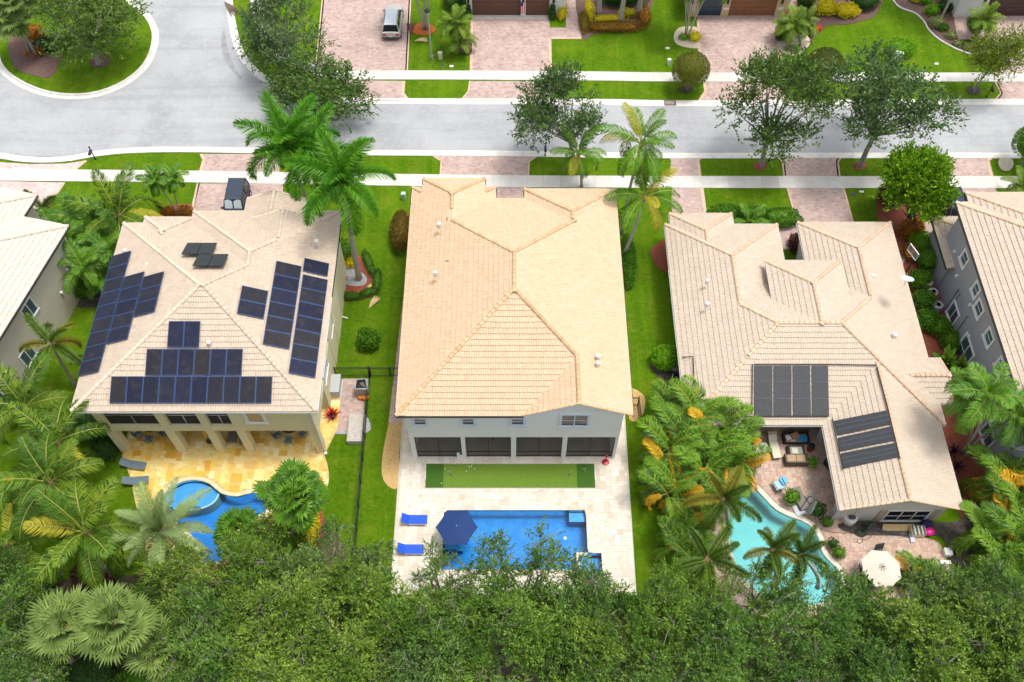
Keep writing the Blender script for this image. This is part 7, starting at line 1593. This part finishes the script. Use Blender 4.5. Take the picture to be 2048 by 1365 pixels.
# side yard
t = T('generator', 'grey box shaped standby generator beside the yellow wall', 'generator', G(671,780,.03)); MB().box(-.45,-.75,.1,.45,.75,.95).build('cabinet', mat('pale_grey_metal', (.42,.44,.45), None, rough=.5), t, bevel=.03); MB().box(-.5,-.8,.95,.5,.8,1.05).build('top_cover', MATS['pale_grey_metal'], t, bevel=.03); MB().box(-.5,-.8,0,.5,.8,.1).build('plinth', M_CONC, t)
t = T('storage_bin', 'tall grey storage bin with a dark bag on top in the side yard', 'bin', G(727,785,.03)); MB().add([(-.42,-.4,0),(.42,-.4,0),(.42,.4,0),(-.42,.4,0),(-.5,-.48,1.3),(.5,-.48,1.3),(.5,.48,1.3),(-.5,.48,1.3)], [(0,1,5,4),(1,2,6,5),(2,3,7,6),(3,0,4,7),(4,5,6,7)]).build('body', mat('mid_grey_metal', (.30,.31,.32), (.36,.37,.38), 4, .5), t, bevel=.03); MB().add([(-.4,-.4,1.32),(.42,-.38,1.32),(.3,.4,1.32),(-.35,.36,1.32),(-.1,-.1,1.5),(.15,.1,1.46)], [(0,1,4),(1,5,4),(1,2,5),(2,3,5),(3,4,5),(3,0,4)]).build('black_bag', M_BLACK, t)
def pumpkin(label, c, r):
    t = T('pumpkin', label, 'pumpkin', c, 0, 'pumpkins'); b = MB(); v = []; n = 24; prof = [(.15,0),(.75,.12),(1,.45),(.85,.75),(.35,.9),(.08,.84)]
    for pr, z in prof:
        for k in range(n): a = 2*math.pi*k/n; q = r*pr*(1+.08*math.cos(8*a)); v.append((q*math.cos(a), q*math.sin(a), z*r*1.5))
    b.add(v, [(i*n+k,i*n+(k+1)%n,(i+1)*n+(k+1)%n,(i+1)*n+k) for i in range(5) for k in range(n)] + [tuple(range(5*n,6*n))]); b.build('skin', mat('pumpkin_orange', (.58,.17,.015), (.64,.22,.02), 5, .5), t, smooth=True); MB().tube([(0,0,r*1.25),(.03,.02,r*1.6)], [.05,.03], 6).build('stalk', M_BPTRUNK, t)
pumpkin('left orange pumpkin below the grey storage bin', G(722,796,.04), .26); pumpkin('right orange pumpkin below the grey storage bin', G(731,797,.04), .3)
t = T('stone_block', 'long pale stone slab on the grass beside the dark fence', 'stone slab', G(714,862)); MB().box(-.62,-1.15,0,.62,1.15,.55).build('slab', mat('weathered_stone', (.42,.39,.35), (.52,.49,.45), 3, .9, bump=.4, bscale=20, stain=((.25,.22,.19), 2, .5)), t, bevel=.03); MB().box(-.5,-1.0,.55,.5,1.0,.575).build('top_panel', MATS['weathered_stone'], t)
pot('dark pot holding the big red bromeliad', G(666,834,.03), .3,.3, M_DKPOT)
for px, py, lab in ((140,620,'coiled black hose at the foot of the sand coloured wall'),):
    t = T('garden_hose', lab, 'hose', G(px, py, .05)); MB().tube([(.35*math.cos(i*.5)*(1-.01*i), .35*math.sin(i*.5)*(1-.01*i), .03+.004*i) for i in range(40)], .022, 5).build('coil', M_BLACK, t)
# ================================================================ right garden
M_CREAMC = mat('cream_cushion', (.62,.58,.44), (.68,.64,.50), 4, .8, bump=.2, bscale=20); M_WICK = mat('brown_wicker', (.10,.075,.055), (.15,.115,.085), 25, .8, bump=.6, bscale=60); M_TANC = mat('tan_cushion', (.42,.29,.17), (.48,.34,.21), 4, .8); M_DWICK = mat('espresso_wicker', (.025,.02,.018), (.04,.034,.03), 25, .7, bump=.6, bscale=60)
lounger('cream chaise, left of the two under the right lanai', G(1507,888,.06), R(-90), M_CREAMC, M_DWICK, 2.2, .66, .75, 25, 'cream chaises', cushion=.12); lounger('cream chaise with tan back, right of the two under the right lanai', G(1543,886,.06), R(-84), M_CREAMC, M_DWICK, 2.2, .66, .75, 35, 'cream chaises', pillow=M_TANC, cushion=.12)
round_table('small round white side table between the cream chaises', G(1525,897,.06), .27, .48, M_WHITE, M_WHITE, 'side_table')
def sofa(label, c, rz, w, mb_, mc, back=.75):
    t = T('wicker_sofa', label, 'sofa', c, rz); MB().box(-w/2,-.4,0,w/2,.4,.32).build('base', mb_, t, bevel=.02); MB().box(-w/2,.3,.32,w/2,.42,back).build('backrest', mb_, t, bevel=.03)
    for sx in (-1,1): MB().box(sx*(w/2-.07)-.07,-.4,.32,sx*(w/2-.07)+.07,.3,.6).build('armrest', mb_, t, bevel=.03)
    n = 2
    for i in range(n): q = (w-.3)/n; MB().box(-w/2+.15+i*q+.01,-.38,.32,-w/2+.15+(i+1)*q-.01,.28,.46).build('seat_cushion', mc, t, bevel=.04)
    return t
sofa('wicker sofa with tan cushion, its back towards the aqua pool', G(1590,924,.06), R(180), 1.7, M_WICK, M_TANC); s2 = sofa('wicker sofa heaped with boxes and towels under the lanai', G(1589,880,.06), 0, 1.9, M_DWICK, M_TANC)
t = T('coffee_table', 'square dark wicker coffee table with glass top under the lanai', 'table', G(1590,906,.06)); MB().box(-.62,-.45,0,.62,.45,.4).build('base', M_DWICK, t, bevel=.02); MB().box(-.45,-.3,.402,.45,.3,.42).build('glass_top', mat('pale_table_glass', (.35,.36,.30), None, rough=.2), t); MB().box(-.32,-.25,.422,.1,.2,.44).build('place_mat', M_CREAMC, t)
def heap(name, label, c, sz, m, rz=0, cat='box'):
    o = MB().box(-sz[0]/2,-sz[1]/2,0,sz[0]/2,sz[1]/2,sz[2]).build(name, m, bevel=.02); o.location = c; o.rotation_euler = (0,0,rz); return setp(o, label, cat)
sp_ = G(1589,880,.06)
heap('cardboard_box', 'open brown cardboard box on the heaped sofa', (sp_.x-.15, sp_.y+.0, .53), (.6,.45,.35), mat('cardboard', (.36,.22,.12), (.42,.27,.15), 4, .85), .4); heap('towel', 'bright blue towel on the heaped sofa', (sp_.x+.45, sp_.y-.15, .53), (.65,.5,.12), mat('bright_blue_towel', (.02,.26,.58), (.05,.34,.66), 5, .9), -.2, 'towel'); heap('pillow', 'white pillow at the left of the heaped sofa', (sp_.x-.62, sp_.y-.1, .53), (.4,.35,.16), M_WHITE, .3, 'pillow'); heap('pillow', 'pinkish pillow in front on the heaped sofa', (sp_.x-.3, sp_.y-.28, .53), (.38,.3,.14), mat('pinkish_cloth', (.55,.42,.38), None, rough=.9), .1, 'pillow')
t = T('barrel_cooler', 'red barrel cooler beside the coffee table', 'cooler', G(1619,900,.06)); MB().lathe([(.2,0),(.25,.25),(.25,.5),(.2,.62)], 14).build('barrel', mat('dark_red_enamel', (.30,.012,.03), None, rough=.4), t); MB().lathe([(.24,.62),(.24,.67),(.06,.7)], 14).build('lid', M_BLACK, t)
pot('flowering yellow potted plant in the lanai corner', (21.6,33.3,.06), .28,.4, M_CREAMPOT, L_YELLOW, 160, (.22,.09), s=1.4); pot('leafy potted plant deep in the lanai corner', (22.3,33.6,.06), .3,.4, M_DKPOT, L_HEDGE, 160, (.22,.08), s=1.5)
t = T('barbecue_grill', 'large covered black barbecue grill by the rear wing wall', 'grill', G(1668,940,.06), R(-60)); MB().add([(-.85,-.38,0),(.85,-.38,0),(.85,.38,0),(-.85,.38,0),(-.85,-.38,.85),(.85,-.38,.85),(.85,.38,.85),(-.85,.38,.85),(-.5,-.3,1.2),(.5,-.3,1.2),(.5,.32,1.25),(-.5,.32,1.25)], [(0,1,5,4),(1,2,6,5),(2,3,7,6),(3,0,4,7),(4,5,9,8),(5,6,10,9),(6,7,11,10),(7,4,8,11),(8,9,10,11)]).build('cover', mat('black_vinyl_cover', (.012,.013,.016), (.02,.022,.026), 5, .5, bump=.5, bscale=6), t, bevel=.05); MB().tube([(-.7,-.42,.8),(.7,-.42,.8)], .02, 6).build('handle', M_ALU, t)
pot('green potted plant beside the black grill', G(1621,930,.06), .2,.3, M_CREAMPOT, L_BRIGHT, 140, (.2,.06), s=1.4)
chair('blue towelled armchair alone on the brick terrace', G(1555,975,.06), R(200), mat('pale_blue_sling', (.42,.56,.66), (.36,.52,.64), 5, .8), M_DKPOT, s=1.35); c5 = G(1561,968,.06); heap('towel', 'turquoise towel thrown over the lone armchair', (c5.x+.1, c5.y, .62), (.5,.55,.06), mat('turquoise_towel', (.10,.42,.66), (.16,.5,.72), 5, .9), .5, 'towel')
pot('big cream pot with leafy plant at the aqua pool edge', G(1579,1003,.06), .42,.5, M_CREAMPOT, L_HEDGE, 300, (.2,.08)); pot('big cream pot with dark plant beside the grey lounge chairs', G(1630,1030,.06), .42,.5, M_CREAMPOT, L_DHEDGE, 340, (.2,.07)); pot('small blue pot at the pool coping', G(1650,1050,.06), .25,.35, mat('navy_pot', (.012,.03,.08), None, rough=.35), L_HEDGE, 150, (.2,.06)); pot('small terracotta pot near the pool bend, upper', G(1662,1092,.06), .28,.28, M_TERRA, L_DHEDGE, 150, (.2,.06)); pot('small terracotta pot near the pool bend, lower', G(1675,1110,.06), .3,.3, M_TERRA, L_HEDGE, 200, (.22,.07))
M_GREYW = mat('grey_wicker', (.19,.165,.15), (.24,.21,.19), 20, .8, bump=.5, bscale=50); lounger('grey wicker lounge chair, left of the pair by the aqua pool', G(1597,1000,.06), R(-70), M_GREYW, M_DKGREY, 1.7, .75, .8, 15, 'grey wicker lounge chairs', cushion=.08); lounger('grey wicker lounge chair, right of the pair by the aqua pool', G(1626,1012,.06), R(-65), M_GREYW, M_DKGREY, 1.7, .75, .8, 15, 'grey wicker lounge chairs', cushion=.08)
ub = G(1600,1020,.06); t = T('cantilever_parasol', 'closed grey striped parasol on a square white base at the pool edge', 'parasol', ub, R(20)); MB().box(-.48,-.42,0,.48,.42,.12).build('base', mat('white_base', (.58,.6,.66), None, rough=.5), t, bevel=.03); MB().lathe([(.1,.12),(.08,.2),(.05,.3)], 10).build('socket', M_BLACK, t); MB().tube([(0,0,.2),(0,0,2.4),(.1,-.2,2.7)], .035, 8).build('mast', M_DKGREY, t); MB().tube([(.1,-.2,2.7),(.2,-.55,2.5)], .03, 6).build('arm', M_DKGREY, t)
MB().lathe([(.04,.75),(.24,.85),(.2,1.5),(.05,2.5)], 10, (.2,-.55,0)).build('folded_canopy', mat('striped_canvas', (.52,.52,.46), (.30,.31,.28), 9, .85), t)
t = T('pool_filter', 'round white storage drum with clutter at the rear wing corner', 'drum', G(1697,1040,.06)); MB().lathe([(.48,0),(.5,.3),(.48,.62),(.42,.66)], 18).build('drum', M_WHITE, t); MB().box(-.2,-.25,.66,.25,.2,.85).build('clutter_box', M_DKGREY, t, bevel=.02); MB().box(.1,-.3,.66,.35,-.05,.78).build('white_tray', M_WHITE, t)
t = T('garden_hose', 'green coiled hose and reel below the rear window', 'hose', G(1722,1066,.1)); MB().tube([((.45-.004*i)*math.cos(i*.45), (.35-.003*i)*math.sin(i*.45), .04+.004*i) for i in range(70)], .022, 5).build('coil', mat('dark_green_hose', (.02,.05,.03), None, rough=.5), t); o = MB().lathe([(.3,-.12),(.3,-.1),(.14,-.09),(.14,.09),(.3,.1),(.3,.12)], 16).build('reel', mat('dark_green_plastic', (.02,.05,.035), None, rough=.5), t); o.location = (.55,.35,.45); o.rotation_euler = (R(70),0,.3)
hp0 = G(1650,1062,.08); t = T('garden_hose', 'thin brown hose looping over the brick terrace to the pool', 'hose', hp0); MB().tube([tuple(G(x,y,.085)-hp0) for x,y in ((1643,1060),(1665,1065),(1690,1067),(1705,1060),(1722,1066),(1726,1082),(1720,1088),(1714,1084),(1716,1078),(1730,1080),(1743,1074),(1742,1064))], .02, 5).build('hose_line', mat('brown_hose', (.16,.10,.06), None, rough=.6), t)
p0_ = G(1740,1054,.5); t = T('pool_pole', 'long blue pool cleaning pole lying below the rear window', 'pool pole', p0_); e_ = G(1822,1076,.12)-p0_; MB().tube([(0,0,0), tuple(e_)], .03, 6).build('pole', mat('blue_pole', (.05,.06,.16), None, rough=.4), t); MB().box(e_.x-.1,e_.y-.35,e_.z-.05,e_.x+.22,e_.y+.3,e_.z+.08).build('brush_head', mat('pale_blue_plastic', (.5,.55,.65), None, rough=.5), t, bevel=.02)
t = T('plank', 'tan board leaning under the rear window', 'board', G(1795,1062,.1)); o = MB().box(-1.1,-.02,0,1.1,.02,.55).build('board', mat('tan_board', (.45,.33,.15), (.5,.38,.2), 4, .8), t); o.rotation_euler = (R(-35),0,0)
t = T('storage_box', 'grey and white striped box by the rear gable wall', 'box', G(1832,1066,.1)); MB().box(-.5,-.35,0,.5,.35,.55).build('box', M_CREAMPOT, t, bevel=.03)
for i in range(4): MB().box(-.46+i*.26,-.36,.552,-.33+i*.26,.36,.6).build('stripe_slat', M_DKGREY, t)
for c_, m_, lab in (((1858,1064),mat('magenta_vinyl', (.62,.01,.25), None, rough=.4),'magenta inflatable bag by the rear gable corner'),((1854,1048),mat('navy_cloth', (.02,.025,.10), None, rough=.8),'navy folded chair behind the magenta bag')):
    o = link('pool_toy' if 'magenta' in lab else 'folded_chair', leafball(hash_(lab) % 999, .42,.32,.22,20,(.1,.1),m_,core=1.0)); o.location = G(c_[0], c_[1], .32); setp(o, lab, 'pool toy' if 'magenta' in lab else 'chair')
pz = G(1764,1136,2.35); parasol('cream octagonal parasol over the terrace table', (pz.x, pz.y, .06), 1.38, 2.5, 8, mat('cream_canvas', (.60,.55,.46), (.64,.59,.50), 3, .85), M_DKGREY, rot=.3, drop=.38, vent=mat('taupe_flap', (.34,.29,.26), None, rough=.8))
round_table('round table under the cream parasol', (pz.x, pz.y, .06), .65, .72, M_SMOKE, M_DKGREY)
for i, (px, py, a, lab) in enumerate([(1756,1112,10,'black patio chair above the cream parasol'),(1724,1150,80,'black patio chair left of the cream parasol, upper'),(1727,1172,110,'black patio chair left of the cream parasol, lower'),(1808,1152,-80,'black patio chair right of the cream parasol')]): chair(lab, G(px,py,.06), R(a), M_DKGREY, M_BLACK, 'black patio chairs', s=1.25)
t = T('curved_bench', 'curved white seat wall with terracotta top at the terrace end', 'bench', G(1850,1175)); cg = G(1850,1175); 
arc = smooth(GP([(1815,1190),(1812,1160),(1818,1135),(1850,1130),(1895,1131)]), 4, False)
b = MB()
for k_ in range(len(arc)-1):
    a_, c_ = arc[k_], arc[k_+1]; d_ = (c_-a_).normalized(); n_ = Vector((-d_.y, d_.x))*.12; b.prism([p-cg.to_2d() for p in (a_-n_, c_-n_, c_+n_, a_+n_)], .0, .62+.002*(k_%2))
b.build('back_wall', M_WHITE, t)
MB().prism([p-cg.to_2d() for p in GP([(1822,1190),(1820,1160),(1826,1143),(1890,1142),(1890,1160),(1840,1165),(1838,1190)])], 0, .42).build('terracotta_seat', M_TERRA, t); MB().prism([p-cg.to_2d() for p in GP([(1840,1166),(1838,1190),(1850,1190),(1852,1170)])], 0, .46).build('white_divider', M_WHITE, t)
cabinet('white drum at the edge of the dark soil bed', 1892,1108, .5,.5,.5, M_WHITE, 'storage_tub')
# satellite dishes, air conditioners, hoop, pump
def dish(label, c, r, rz, el, m):
    t = T('satellite_dish', label, 'satellite dish', c, rz); MB().tube([(0,0,-.6),(0,0,0)], .03, 6).build('mast', M_ALU, t); o = MB().lathe([(.02,0),(r*.5,.03),(r*.85,.10),(r,.16),(r*.98,.17),(r*.84,.12),(r*.5,.05),(.02,.02)], 22).build('reflector', m, t, smooth=True); o.rotation_euler = (R(90-el),0,0); o.location = (0,0,.05); MB().tube([(0,-.1,.0),(0,-.5,.3)], .015, 5).build('feed_arm', M_ALU, t)
dish('white satellite dish at the right eave of the single storey house', VY(1813,562,41.5), .5, R(170), 62, mat('white_dish', (.66,.69,.70), None, rough=.4)); dish('pale satellite dish low on the grey wall near the right edge', VX(2034,896,34.6), .5, R(160), 65, MATS['white_dish'])
M_ACG = mat('beige_grey_metal', (.36,.36,.36), None, rough=.5)
for px, py, lab in ((1849,576,'air conditioner unit, farthest of the three by the grey wall'),(1859,596,'air conditioner unit, middle of the three by the grey wall'),(1869,622,'air conditioner unit, nearest of the three by the grey wall')):
    t = T('air_conditioner', lab, 'air conditioner', G(px,py), 0, 'air conditioners'); MB().lathe([(.4,0),(.42,.05),(.42,.85),(.36,.92),(.30,.9)], 18).build('casing', M_ACG, t); MB().lathe([(.3,.8),(.3,.82)], 16).build('fan_well', M_BLACK, t)
    for k_ in range(3): a = k_*2.09; MB().add([(0,0,.86),(.26*math.cos(a),.26*math.sin(a),.87),(.26*math.cos(a+.6),.26*math.sin(a+.6),.84)], [(0,1,2),(2,1,0)]).build('fan_blade', M_ALU, t)
    for k_ in range(3): MB().lathe([(.1+.09*k_,.90),(.115+.09*k_,.915),(.1+.09*k_,.92)], 16).build('grille_ring', M_ACG, t)
hb = G(1812,545); t = T('basketball_hoop', 'basketball hoop with white backboard behind the right house', 'basketball hoop', hb, R(-70)); MB().tube([(0,0,0),(0,0,2.2),(0,-.5,2.9)], .05, 8).build('pole', M_DKGREY, t); MB().box(-.6,-.56,2.6,.6,-.52,3.35).build('backboard', screenmat('acrylic_backboard', (.5,.52,.54), .22), t); f = MB(); f.box(-.62,-.58,2.56,.62,-.5,2.6).box(-.62,-.58,3.35,.62,-.5,3.39).box(-.62,-.58,2.6,-.58,-.5,3.35).box(.58,-.58,2.6,.62,-.5,3.35); f.build('board_frame', M_WHITE, t); MB().tube([(.22*math.cos(i*.4), -.8+.22*math.sin(i*.4), 2.75) for i in range(17)], .012, 5).build('rim', mat('orange_rim', (.6,.15,.02), None, rough=.5), t)
pe = G(1348,752); t = T('pool_pump', 'black pool pump and filter beside the clipped hedge', 'pool pump', pe); MB().lathe([(.3,0),(.34,.2),(.34,.75),(.2,.95)], 14, (0,.2,0)).build('filter_tank', M_DKPOT, t); MB().lathe([(.35,.9),(.36,.96),(.1,1.04)], 14, (0,.2,0)).build('tank_lid', M_DKGREY, t); MB().box(-.5,-.7,.05,.1,-.3,.35).build('pump_motor', M_BLACK, t, bevel=.04); MB().tube([(-.2,-.3,.3),(-.1,0,.5),(.3,.2,.5),(.6,.2,1.5),(.6,.2,3.1)], .035, 6).build('pipe', M_WHITE, t)
# hanging flags across the street
def flag(label, px, py, yy, m1, m2):
    c = VY(px, py, yy); t = T('hanging_flag', label, 'flag', c, R(0), 'hanging flags'); MB().tube([(0,0,.9),(0,.5,.6)], .02, 5).build('staff', M_WHITE, t)
    for i in range(6): w = .5/6; MB().box(-.25+i*w,-.02*(i%2),-.55,-.25+(i+1)*w,.012-.02*(i%2),.75).build('stripe', m1 if i%2 == 0 else m2, t)
    MB().box(-.252,-.035,.35,.02,.02,.76).build('canton', mat('canton_blue', (.03,.05,.2), None, rough=.8), t)
flag('striped flag hanging between the two brown garage doors', 1046,18, yN2-.25, mat('flag_red', (.5,.04,.06), None, rough=.8), M_WHITE); flag('striped flag hanging by the open garage bay', 1385,14, yN3-.6, MATS['flag_red'], M_WHITE)
o = heap('cardboard_box', 'pale box standing by the open garage bay', G(1386,30,.05), (.5,.4,.5), M_CREAMPOT, .2)
